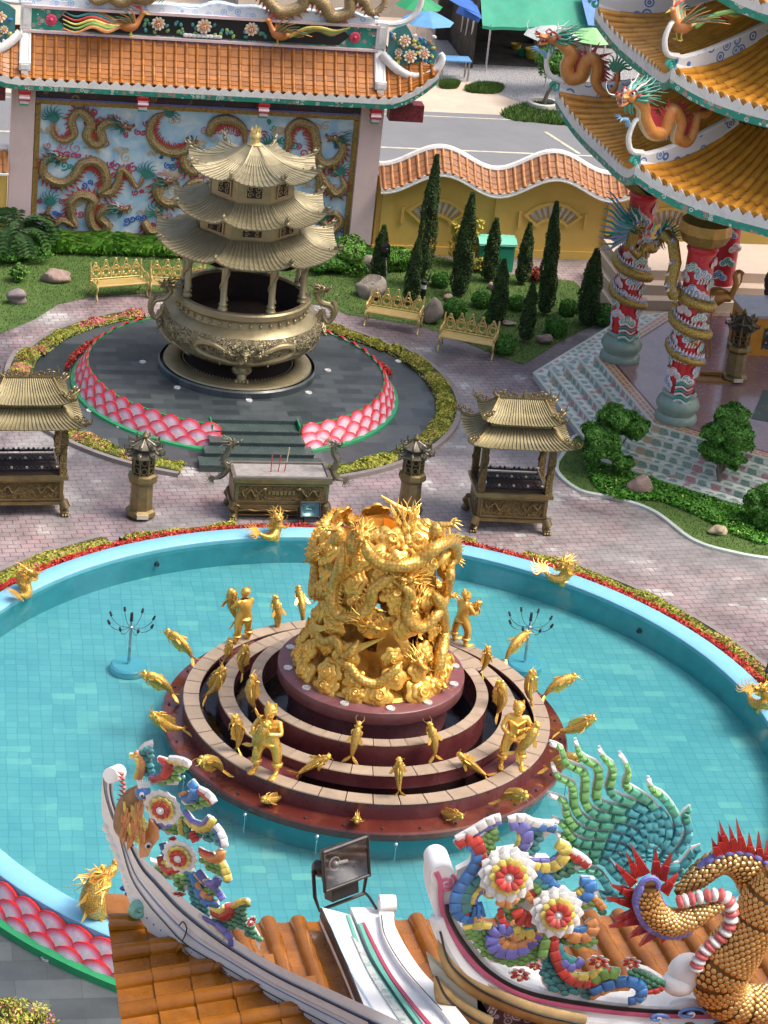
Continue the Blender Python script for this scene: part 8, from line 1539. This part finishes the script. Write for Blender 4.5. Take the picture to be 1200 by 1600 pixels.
for k in range(10): p = H(*A_([(315-6*k, 610+15*k)])[0], .2); M.cone(p, p+V3(.05, -.02, -.01), .014, n=5, mi=1)
part('spines', M, [MATS['r'], MATS['y']], bd_); M = MB(); P_ = A_([(365, 610), (420, 660), (425, 730), (375, 790), (350, 850), (295, 860), (290, 800), (300, 740), (350, 690)]); M.prism([H(*p, .14) for p in P_][::-1], V3(0, .09, 0), 0, .02); e_ = H(*A_([(352, 775)])[0], .16); M.ell(e_, V3(.032, .02, .03), None, 10, 6, 1); M.ell(e_-V3(.003, .018, 0), V3(.018, .01, .018), None, 8, 5, 2); part('orange_wing', M, [MATS['o'], WHITE, BLACK], bd_)
# ---- the middle ridge with the floodlight
mr = thing('slope_ridge', 'white layered slope ridge with green and red lines running down the near roof', 'roof ridge', Mp(600, 1500)); Z = lambda L: zz(L, 480, 1280, 4.286)
def ribbon(M, L, R, o, fn=Mp, n=24, th=.10, mi=0):
    a, b = path2(Z(L), n, fn, o), path2(Z(R), n, fn, o); d = V3(0, .02, -th); M.grid(np.stack([a, b], 1), mi=mi); M.grid(np.stack([a+d, a], 1), mi=mi); M.grid(np.stack([b, b+d], 1), mi=mi); M.add([a[0], b[0], b[0]+d, a[0]+d], [(0, 1, 2, 3)], mi)
M = MB(); ribbon(M, [(95, 590), (260, 960), (440, 1400), (520, 1560)], [(290, 640), (420, 950), (640, 1330), (800, 1560)], .10, th=.16); ribbon(M, [(290, 590), (350, 720), (470, 960), (800, 1400), (900, 1560)], [(480, 590), (530, 780), (640, 980), (900, 1290), (1080, 1560)], .16, th=.2); ribbon(M, [(480, 620), (515, 790), (640, 1000), (900, 1285), (1060, 1500)], [(580, 620), (600, 740), (750, 990), (940, 1190), (1150, 1450)], .26, th=.22)
c1, c2 = Mp(*Z([(478, 580)])[0], .25), Mp(*Z([(585, 580)])[0], .25); M.tube([c1+V3(0, 0, .02), c2+V3(0, 0, .02)], .075, 16); M.tube([c1-V3(.01, 0, -.02), c2+V3(.01, 0, .02)], .035, 12); part('ridge_body', M, WHT, mr)
M = MB(); ribbon(M, [(262, 640), (350, 870), (520, 1130), (700, 1400)], [(282, 640), (372, 870), (545, 1130), (730, 1400)], .125, th=.02, mi=0); ribbon(M, [(345, 700), (440, 930), (600, 1180), (760, 1400)], [(365, 690), (462, 920), (622, 1170), (785, 1400)], .185, th=.02, mi=0); ribbon(M, [(365, 690), (520, 1000), (660, 1200), (830, 1400)], [(385, 690), (545, 1000), (690, 1200), (860, 1400)], .19, th=.02, mi=1); ribbon(M, [(150, 700), (300, 1030), (520, 1400)], [(156, 700), (306, 1030), (528, 1400)], .13, th=.01, mi=2); ribbon(M, [(495, 640), (525, 790), (660, 1010), (900, 1280)], [(500, 640), (531, 790), (667, 1010), (908, 1280)], .30, th=.01, mi=3); ribbon(M, [(92, 595), (255, 965), (430, 1400)], [(100, 592), (266, 965), (442, 1400)], .11, th=.1, mi=3); part('painted_lines', M, [mat('jade line', (.12, .42, .32), .45), mat('crimson line', (.42, .05, .10), .45), mat('pale blue smear', (.40, .60, .78), .5), DARK], mr)
M = MB(); ribbon(M, [(300, 780), (400, 1000), (520, 1200), (660, 1400)], [(350, 830), (450, 1010), (580, 1200), (730, 1400)], .13, th=.02); part('scroll_panel', M, scrollmat('grey green scroll panel', (.50, .52, .50), [(.16, .30, .26), (.35, .38, .36)], 14), mr)
fl = floodlight(Mp(541, 1350, .30), nrm(V3(.62, -1.1, .30)), .48, 'large black floodlight with a ribbed silver reflector on the middle ridge', (.62, .63, .64)); m = MB(); m.tube(catmull([Mp(570, 1395, .3), Mp(577, 1402, .3), Mp(588, 1420, .25)], 6), .012, 6); part('cable', m, BLACK, fl)
# ---- the right ridge, its ornament, the tail fan and the gold dragon
rr_ = thing('curled_ridge', 'white ridge with a pink spiral tip sweeping right under the flower ornament', 'roof ridge', Rp(800, 1580)); B_ = lambda L: zz(L, 660, 1250, 4)
Lp = [(62, 470), (50, 560), (70, 690), (120, 820), (230, 1000), (400, 1150), (650, 1275), (1000, 1350), (1500, 1390), (2300, 1400)]; Rq = [(120, 425), (200, 470), (190, 640), (205, 730), (290, 870), (430, 1040), (640, 1160), (1000, 1235), (1500, 1290), (2300, 1290)]
a, b = path2(B_(Lp), 60, Rp), path2(B_(Rq), 60, Rp); M = MB(); d = V3(0, .28, 0); M.grid(np.stack([a, b], 1)); M.grid(np.stack([a+d, a], 1)); M.grid(np.stack([b, b+d], 1)); pc_ = [B_([(130+78*cos(t)*1.0, 480+72*sin(t))])[0] for t in np.linspace(0, 2*pi, 25)[:-1]]; M.prism([Rp(*p, .015) for p in pc_], d, 0); M.tube(path2(B_([(x+18, y_+40) for x, y_ in Lp[2:]]), 60, Rp, .0), .06, 8); part('ridge_body', M, WHT, rr_)
mid = lambda t: [(l[0]*(1-t)+r[0]*t, l[1]*(1-t)+r[1]*t) for l, r in zip(Lp, Rq)]
M = MB(); M.tube(path2(B_(mid(.42)), 70, Rp, .02), .022, 6, flat=.5, up=(0, -1, 0), mi=0); M.tube(path2(B_(mid(.68)[2:]), 70, Rp, .02), .018, 6, flat=.5, up=(0, -1, 0), mi=1); c = Rp(*B_([(155, 520)])[0], .02); M.tube(spiral(c, V3(1, 0, 0), V3(0, 0, 1), .075, 1.6, 24, 1.2, -1), .013, 6, mi=0); M.ell(Rp(*B_([(127, 583)])[0], .02), .012, None, 8, 5, 0); part('painted_lines', M, [mat('raspberry line', (.55, .12, .22), .45), BLACK], rr_)
M = MB()
for pts, w_ in (([(100, 820), (150, 1000), (260, 1120), (420, 1220), (700, 1330), (1000, 1400)], 1), ([(75, 1100), (140, 1230), (260, 1330), (400, 1410)], 1)):
    P = path2(B_(pts), 30, Rp, .03); M.tube(P, np.interp(np.linspace(0, 1, 31), [0, .3, 1], [.01, .07, .09]), 8, flat=.6, up=(0, -1, 0), mi=0); M.tube(P+V3(0, -.05, .03), .01, 5, mi=1)
part('gilt_swoosh', M, [mat('smoky gold', (.36, .24, .10), .4, .4, .3, 4), BLACK], rr_); M = MB(); M.prism([Rp(*p, -.0) for p in B_([(35, 985), (60, 1080), (150, 1240), (330, 1330), (420, 1350), (350, 1220), (200, 1120), (110, 1050)])], V3(0, .1, 0), 0, .02); part('grey_plate', M, mat('pale grey green plate', (.45, .46, .38), .5, 0, .1, 3), rr_)
M = MB(); M.prism([Rp(*p, .0) for p in B_([(340, 1200), (345, 1310), (460, 1400), (700, 1500), (720, 1360), (520, 1290)])], V3(0, .1, 0), 0); part('scroll_panel', M, scrollmat('dark panel of pale scrolls', (.05, .03, .04), [(.55, .45, .45), (.35, .25, .28)], 11), rr_); M = MB(); M.prism([Rp(*p, .02) for p in B_([(150, 1270), (140, 1380), (180, 1480), (300, 1480), (260, 1380)])], V3(0, .15, 0), 0, .02); part('green_bracket', M, mat('dark green bracket', (.01, .12, .07), .4, 0, .4, 9), rr_)
C5 = lambda L: zz(L, 930, 1270, 4.444); M = MB()
for (x, y_), r in (((640, 1370), 95), ((420, 1400), 60), ((1000, 1390), 110), ((850, 1400), 60), ((1150, 1400), 60)):
    p = C5([(x, y_)])[0]; c = Rp(*p, .03); M.ell(c+V3(0, .06, 0), V3(r*1.25, 40, r*.62)/4.444/195, None, 16, 8, 0)
    for k in range(3): M.tube(spiral(c-V3(0, .05+.0*k, 0), V3(1.3, 0, 0), V3(0, 0, .62), r*(.95-.3*k)/4.444/195, 1.0, 20, k*2.1), .014-.002*k, 6, mi=1 if k % 2 == 0 else 0)
part('blue_cloud', M, [WHT, mat('airbrushed blue', (.10, .22, .52), .45)], rr_)
ro = thing('flower_ornament', 'large glazed ornament with two red, yellow and white flowers on the right ridge', 'roof ornament', Rp(840, 1450)); M = MB()
for pts, c in (([(360, 250), (430, 165), (475, 145), (455, 260), (440, 340), (390, 370)], 'g'), ([(665, 200), (835, 190), (740, 260), (700, 360), (640, 340), (640, 260)], 't'), ([(780, 430), (860, 390), (940, 350), (1000, 420), (920, 460), (850, 500), (800, 480)], 'd'), ([(940, 640), (1000, 600), (1060, 590), (1120, 650), (1040, 690), (960, 695)], 'g'), ([(260, 815), (330, 810), (430, 820), (440, 930), (520, 975), (640, 960), (740, 880), (750, 960), (640, 1040), (560, 1040), (420, 1010), (350, 930)], 'g'), ([(770, 830), (820, 810), (830, 960), (880, 1080), (960, 1150), (1080, 1170), (1060, 1250), (980, 1220), (800, 1200), (750, 1150), (740, 960)], 't'), ([(850, 830), (960, 870), (1080, 850), (1095, 940), (1040, 920), (900, 915), (860, 900)], 'g'), ([(740, 830), (770, 830), (745, 960), (700, 1050), (690, 980)], 'g'), ([(570, 570), (650, 550), (660, 600), (570, 690), (550, 770), (510, 740), (500, 660)], 'g'), ([(1040, 560), (1070, 500), (1130, 640), (1150, 740), (1090, 690)], 'd')): scales(M, B_(pts), c, Rp, 8.5, .03)
scales(M, C5([(230, 1110), (300, 1075), (380, 1100), (520, 1185), (430, 1225), (340, 1245), (260, 1180)]), 'd', Rp, 8, .03, (1, .5)); plate(M, B_([(215, 440), (290, 400), (350, 300), (480, 320), (600, 300), (660, 360), (780, 360), (840, 420), (800, 560), (900, 560), (960, 620), (900, 760), (860, 900), (700, 860), (640, 700), (560, 640), (480, 600), (380, 560), (300, 560), (260, 640), (220, 600)]), Rp, -.08, .06); part('glazed_leaves', M, ML, ro); M = MB()
for pts, c, r in (([(215, 285), (300, 235), (350, 290), (372, 400)], 'r', 9), ([(215, 250), (320, 190), (420, 130), (490, 110)], 'w', 6), ([(330, 215), (410, 165), (490, 130)], 'p', 5), ([(285, 275), (340, 310), (335, 400), (270, 500), (215, 590), (205, 690), (260, 745), (320, 745)], 'b', 8), ([(375, 390), (300, 490), (245, 560), (235, 660), (290, 720)], 'r', 3.5), ([(370, 490), (300, 540), (262, 620), (280, 700)], 't', 8), ([(385, 530), (320, 590), (310, 650)], 'y', 5), ([(375, 565), (335, 590), (320, 650)], 'p', 4.5), ([(310, 690), (350, 690), (385, 680)], 'b', 11), ([(390, 580), (450, 590)], 'y', 7), ([(545, 165), (600, 150), (650, 190), (650, 260), (610, 310)], 'p', 9), ([(660, 180), (750, 165), (835, 185)], 'b', 6), ([(540, 130), (620, 110), (700, 145), (820, 150)], 'w', 6), ([(600, 200), (625, 230), (590, 310)], 'y', 6), ([(840, 275), (900, 310), (850, 390), (770, 420), (660, 400)], 'y', 9), ([(860, 330), (800, 385), (650, 380)], 'p', 5), ([(920, 340), (970, 365), (1035, 415)], 'r', 6), ([(930, 320), (1000, 360), (1040, 400)], 'w', 5), ([(655, 430), (750, 465), (840, 550)], 'b', 7), ([(650, 455), (720, 500), (780, 550)], 't', 6), ([(640, 480), (700, 530), (740, 580)], 'g', 6), ([(620, 510), (670, 560), (710, 600)], 'r', 3.5), ([(610, 530), (650, 580), (690, 640)], 'o', 5), ([(985, 510), (1045, 510), (1050, 570), (1000, 620), (945, 625)], 'b', 9), ([(940, 600), (980, 580), (1010, 550)], 'y', 6), ([(1060, 600), (1100, 640), (1135, 680)], 'o', 5), ([(255, 800), (340, 780), (430, 790)], 'y', 5), ([(555, 830), (500, 795), (440, 840), (440, 910), (500, 955), (600, 950), (690, 890), (730, 830)], 'p', 9), ([(480, 860), (510, 910), (590, 920), (690, 870), (745, 800)], 'o', 7), ([(825, 810), (825, 950), (880, 1080), (980, 1145), (1090, 1130), (1170, 1050)], 'r', 7), ([(775, 800), (765, 900), (745, 980)], 'g', 7), ([(845, 940), (870, 1010), (940, 1050), (1000, 1000)], 'p', 7), ([(850, 900), (880, 980), (950, 1010)], 't', 6), ([(890, 1075), (990, 1110), (1080, 1090), (1115, 1050)], 'y', 6), ([(870, 800), (930, 850), (1020, 860), (1070, 800), (1050, 750)], 'o', 9), ([(885, 775), (950, 820), (1035, 800)], 'b', 6), ([(590, 690), (620, 740), (700, 740)], 'r', 11), ([(580, 790), (620, 840), (700, 820)], 'y', 8), ([(620, 820), (680, 800), (715, 780)], 't', 5), ([(470, 630), (540, 650), (580, 600)], 'o', 8), ([(480, 600), (540, 600)], 'r', 5), ([(485, 680), (500, 760), (530, 790)], 'r', 5), ([(580, 540), (640, 520)], 'o', 6)): stripe(M, B_(pts), r, c, Rp, .08)
for pts, c, r in (([(-30, 1250), (100, 1190), (230, 1170), (320, 1210), (310, 1290), (230, 1310)], 'b', 8), ([(-30, 1290), (100, 1220), (240, 1215)], 'o', 5), ([(-20, 1180), (60, 1110), (160, 1120)], 'g', 9), ([(340, 1250), (430, 1240), (470, 1215)], 'r', 4)): stripe(M, C5(pts), r, c, Rp, .08)
part('glazed_scrolls', M, ML, ro)
for p, r in ((B_([(528, 455)])[0], 40), (B_([(835, 692)])[0], 37)): M = MB(); flower(M, Rp(*p, .14), nrm(V3(-.1, -1, .25)), (0, 0, 1), r/195, (('w', 14, 1.05), ('w', 12, .9), ('y', 12, .7), ('r', 10, .52))); part('flower', M, ML, ro)
for p, r in ((B_([(610, 1080)])[0], 17), (B_([(1100, 1000)])[0], 17), (C5([(250, 1030)])[0], 15), (B_([(705, 1030)])[0], 11)): M = MB(); flower(M, Rp(*p, .12), nrm(V3(-.3, -1, -.4)), (0, 0, 1), r/195, (('w', 7, 1.0), ('r', 6, .85), ('r', 5, .4)), 'y'); part('bud', M, ML, ro)
fan = thing('tail_fan', 'fan of green and teal glazed flame strands behind the gold dragon tail', 'roof ornament', Rp(1000, 1380, -.15)); E6 = lambda L: zz(L, 840, 1140, 4.286); Fp = lambda x, y_, o=0.0: Y(x, y_, -26.72-o)
strands = [[(640, 1130), (560, 1110), (480, 1130), (400, 1090)], [(620, 1060), (500, 1090), (430, 990), (370, 945), (250, 940)], [(620, 1010), (530, 990), (470, 900), (400, 868), (330, 885), (250, 880)], [(640, 960), (540, 870), (480, 820), (340, 825), (230, 800), (170, 720), (120, 700)], [(660, 900), (580, 800), (480, 770), (320, 765), (225, 725), (175, 640), (95, 598)], [(680, 850), (620, 745), (500, 710), (330, 695), (235, 640), (190, 560), (180, 480), (70, 432)], [(700, 810), (660, 700), (540, 650), (350, 630), (255, 545), (240, 430), (225, 365), (135, 315), (100, 235)], [(720, 780), (700, 650), (600, 600), (390, 570), (315, 480), (322, 340), (290, 275), (190, 230), (160, 130), (82, 90)], [(745, 760), (740, 620), (640, 555), (450, 515), (390, 455), (412, 330), (395, 250), (295, 190), (270, 130), (255, 72)], [(775, 760), (785, 630), (720, 535), (560, 470), (480, 415), (500, 320), (500, 250), (440, 190), (415, 125)], [(805, 770), (830, 660), (800, 560), (740, 480), (620, 405), (588, 370), (610, 270), (550, 160)], [(830, 800), (880, 700), (865, 610), (820, 530)], [(850, 830), (930, 720), (940, 620), (890, 520), (830, 450), (760, 400), (745, 325)], [(860, 880), (960, 800), (1015, 700), (1000, 610), (990, 560), (1025, 520)], [(860, 930), (960, 920), (1020, 860), (1050, 810), (1095, 785)], [(850, 980), (930, 990), (980, 950)], [(650, 880), (600, 850), (560, 870), (540, 930)], [(700, 900), (700, 820)], [(760, 880), (800, 800)], [(820, 900), (860, 820)], [(600, 950), (560, 930)], [(740, 870), (750, 790)]]
for s_ in strands:
    M = MB(); pts = E6(s_); n = max(3, int(sum(np.hypot(b[0]-a[0], b[1]-a[1]) for a, b in zip(pts[:-1], pts[1:]))/14)); P = path2(pts, n, Fp, 0); full = n*14/190
    for i in range(n):
        a, b = P[i], P[i+1]; t = i/n*full; w_ = .029*(1.12-.7*max(0, i/n-.55)/.45); ax = nrm(b-a); sd = np.cross(ax, V3(0, -1, 0)); c_ = (a+b)/2; h = np.linalg.norm(b-a)*.47
        ci = 't' if t < .26 else ('D' if t < .5 else ('g' if i < n-1 else 'w')); mi_ = {'t': 0, 'D': 1, 'g': 2, 'w': 3}[ci]; o = []
        for (u, v, z_) in ((-1, -1, 0), (1, -1, 0), (1, 1, 0), (-1, 1, 0)): o.append(c_+ax*h*u+sd*w_*v)
        top = [q+(c_-q)*.22+V3(0, -.028, 0) for q in o]; t2 = [q+(c_-q)*.6+V3(0, -.036, 0) for q in o]; M.add(o+top+t2, [(0, 1, 5, 4), (1, 2, 6, 5), (2, 3, 7, 6), (3, 0, 4, 7), (4, 5, 9, 8), (5, 6, 10, 9), (6, 7, 11, 10), (7, 4, 8, 11), (8, 9, 10, 11)], mi_)
    Q_ = P+V3(0, .025, .006); M.tube(Q_, np.interp(np.linspace(0, 1, len(Q_)), [0, .7, 1], [.042, .038, .012]), 6, flat=.5, up=(0, -1, 0), mi=3); part('strand', M, [mat('fan teal', (.08, .36, .40), .3, isl=.15), mat('fan green', (.10, .38, .26), .3, isl=.15), mat('fan leaf green', (.20, .46, .15), .3, isl=.15), WHITE], fan)
gd = thing('gold_dragon', 'huge copper gold scaled dragon body with red fins coiling out at the right edge', 'roof figure', Rp(1130, 1480, .2)); GSC = mat('copper gold scales', (.66, .42, .16), .3, .75, .16, 3, isl=.10)
def scaled(name, pts, rads, y0, o, size, spread=1.0, dark=None):
    P = path2(C5(pts), 60, lambda x, y_, oo=0: Y(x, y_, y0), 0); R_ = np.interp(np.linspace(0, 1, 61), np.linspace(0, 1, len(rads)), rads)/4.444/195; M = MB(); M.tube(P, R_*.96, 24, up=(0, -1, 0), mi=0); L = np.concatenate([[0], np.cumsum(np.linalg.norm(np.diff(P, axis=0), axis=1))]); s = size; T = np.gradient(P, axis=0); k = 0
    while s < L[-1]:
        i = min(int(np.searchsorted(L, s)), 60); p = P[i]; r = R_[i]; t = nrm(T[i]); N0 = nrm(V3(0, -1, 0)-t*(-t[1])); B0 = np.cross(t, N0); nn = max(6, int(2*pi*r/(size*1.15)))
        for j in range(nn): a = 2*pi*(j+.5*(k % 2))/nn; d = N0*cos(a)+B0*sin(a); M.ell(p+d*r*.98, V3(size*.66, size*.56, size*.30), basis(t*-1+d*.28, d), 7, 4, 1) if d[1] < .5 else None
        s += size*.80*min(1, r/.05+.2); k += 1
    part(name, M, [mat('scale grooves', (.18, .09, .03), .4, .5), GSC], gd); return P, R_, T
b1 = scaled('body', [(560, 560), (700, 450), (880, 330), (1050, 370), (1190, 560), (1260, 720)], [25, 75, 85, 120, 160, 190], -26.80, 0, .040)
b1b = scaled('front_coil', [(1290, 430), (1180, 600), (1090, 780), (960, 960), (860, 1120), (900, 1270), (1050, 1330), (1250, 1320), (1400, 1250)], [120, 150, 155, 185, 190, 160, 135, 150, 150], -26.98, 0, .046)
b2 = scaled('tail', [(365, 505), (360, 600), (410, 700), (520, 760), (640, 740), (760, 690), (890, 640)], [62, 88, 92, 90, 80, 55, 22], -27.08, 0, .036)
M = MB()
for P, R_, T, sg, rng_ in ((b2[0], b2[1], b2[2], 1, range(0, 40, 2)), (b1[0], b1[1], b1[2], -1, range(20, 52, 3))):
    for i in rng_:
        t = nrm(T[i]); d = np.cross(t, V3(0, -1, 0))*sg; p = P[i]+d*R_[i]*.9; M.ell(p+V3(0, -R_[i]*.45, 0), V3(.05, .03, .03), basis(t, d), 8, 5, 0)
e_ = b2[0][0]; M.tube([b2[0][i]+np.cross(nrm(b2[2][i]), V3(0, -1, 0))*(b2[1][i]*.95) for i in range(0, 42)], .022, 7, mi=0); M.tube([b2[0][i]-np.cross(nrm(b2[2][i]), V3(0, -1, 0))*(b2[1][i]*.95) for i in range(0, 22)], .022, 7, mi=0); M.tube([e_+V3(cos(a)*b2[1][0], -.03, sin(a)*b2[1][0]*1.2+.0) for a in np.linspace(0, pi, 12)], .024, 7, mi=0); M.tube([b1[0][i]-np.cross(nrm(b1[2][i]), V3(0, -1, 0))*(b1[1][i]*.92)+V3(0, -.03, 0) for i in range(16, 52)], .028, 7, mi=0); part('violet_edging', M, MATS['p'], gd)
M = MB(); MW = MB()
def fin(M, px, tip, w_, y0=-27.0, mi=0):
    a = np.array(C5([px])[0]); b = np.array(C5([tip])[0]); d = (b-a)/np.hypot(*(b-a)); q = np.array([-d[1], d[0]]); L = np.hypot(*(b-a)); fl = [Y(*(a-q*w_), y0), Y(*(a+d*L*.45-q*w_*.75+q*w_*.2), y0-.02), Y(*b, y0+.02), Y(*(a+d*L*.5+q*w_*.45), y0-.02), Y(*(a+q*w_), y0)]; ar = np.cross((fl[1]-fl[0])[[0, 2]], (fl[2]-fl[1])[[0, 2]]); M = MB(); M.prism(fl if ar < 0 else fl[::-1], V3(0, .035, 0), mi, 0)
    for k in range(-2, 3): M.tube([Y(*(a+q*k*w_*.4), y0-.012), Y(*(a+d*L*.55+q*k*w_*.2), y0-.026)], .006, 4, mi=mi)
    part('red_fin', M, mat('lacquer red fins', (.50, .04, .035), .35, 0, .2, 5, coat=.3), gd)
for px, tip in (((300, 450), (215, 275)), ((350, 430), (245, 215)), ((270, 500), (140, 355)), ((280, 580), (115, 510)), ((275, 640), (80, 600)), ((300, 700), (130, 745)), ((330, 740), (100, 800)), ((370, 790), (230, 875)), ((430, 820), (305, 935)), ((500, 830), (455, 915)), ((430, 430), (425, 260)), ((460, 470), (535, 290)), ((480, 560), (580, 430)), ((580, 830), (570, 890))): fin(M, px, tip, 8.5)
for px, tip in (((860, 300), (815, 185)), ((890, 290), (860, 135)), ((930, 280), (865, 60)), ((985, 290), (935, 90)), ((1040, 310), (985, 50)), ((1090, 340), (1075, 150)), ((1150, 380), (1140, 140)), ((1190, 420), (1200, 200)), ((1130, 380), (1100, 240))): fin(M, px, tip, 8, -26.85)
M = MB(); bp = path2(C5([(560, 600), (640, 575), (760, 550), (860, 545), (920, 600), (935, 690), (900, 790), (820, 870), (750, 930), (700, 1010), (685, 1060)]), 22, lambda x, y_, oo=0: Y(x, y_, -27.02), 0)
for i in range(22): M.ell((bp[i]+bp[i+1])/2+V3(0, -.05, 0), V3(.033, .06, .055), basis(bp[i+1]-bp[i], (0, -1, 0)), 9, 6, i % 2)
part('striped_belly', M, [mat('belly red', (.55, .12, .12), .35), WHITE], gd)
M = MB(); M.ell(Rp(*C5([(640, 1110)])[0], -.02), V3(.16, .12, .17), None, 14, 9, 0); M.ell(Rp(*C5([(580, 1180)])[0], .0), V3(.14, .12, .10), None, 14, 9, 0); part('white_boulder', M, WHT, rr_)
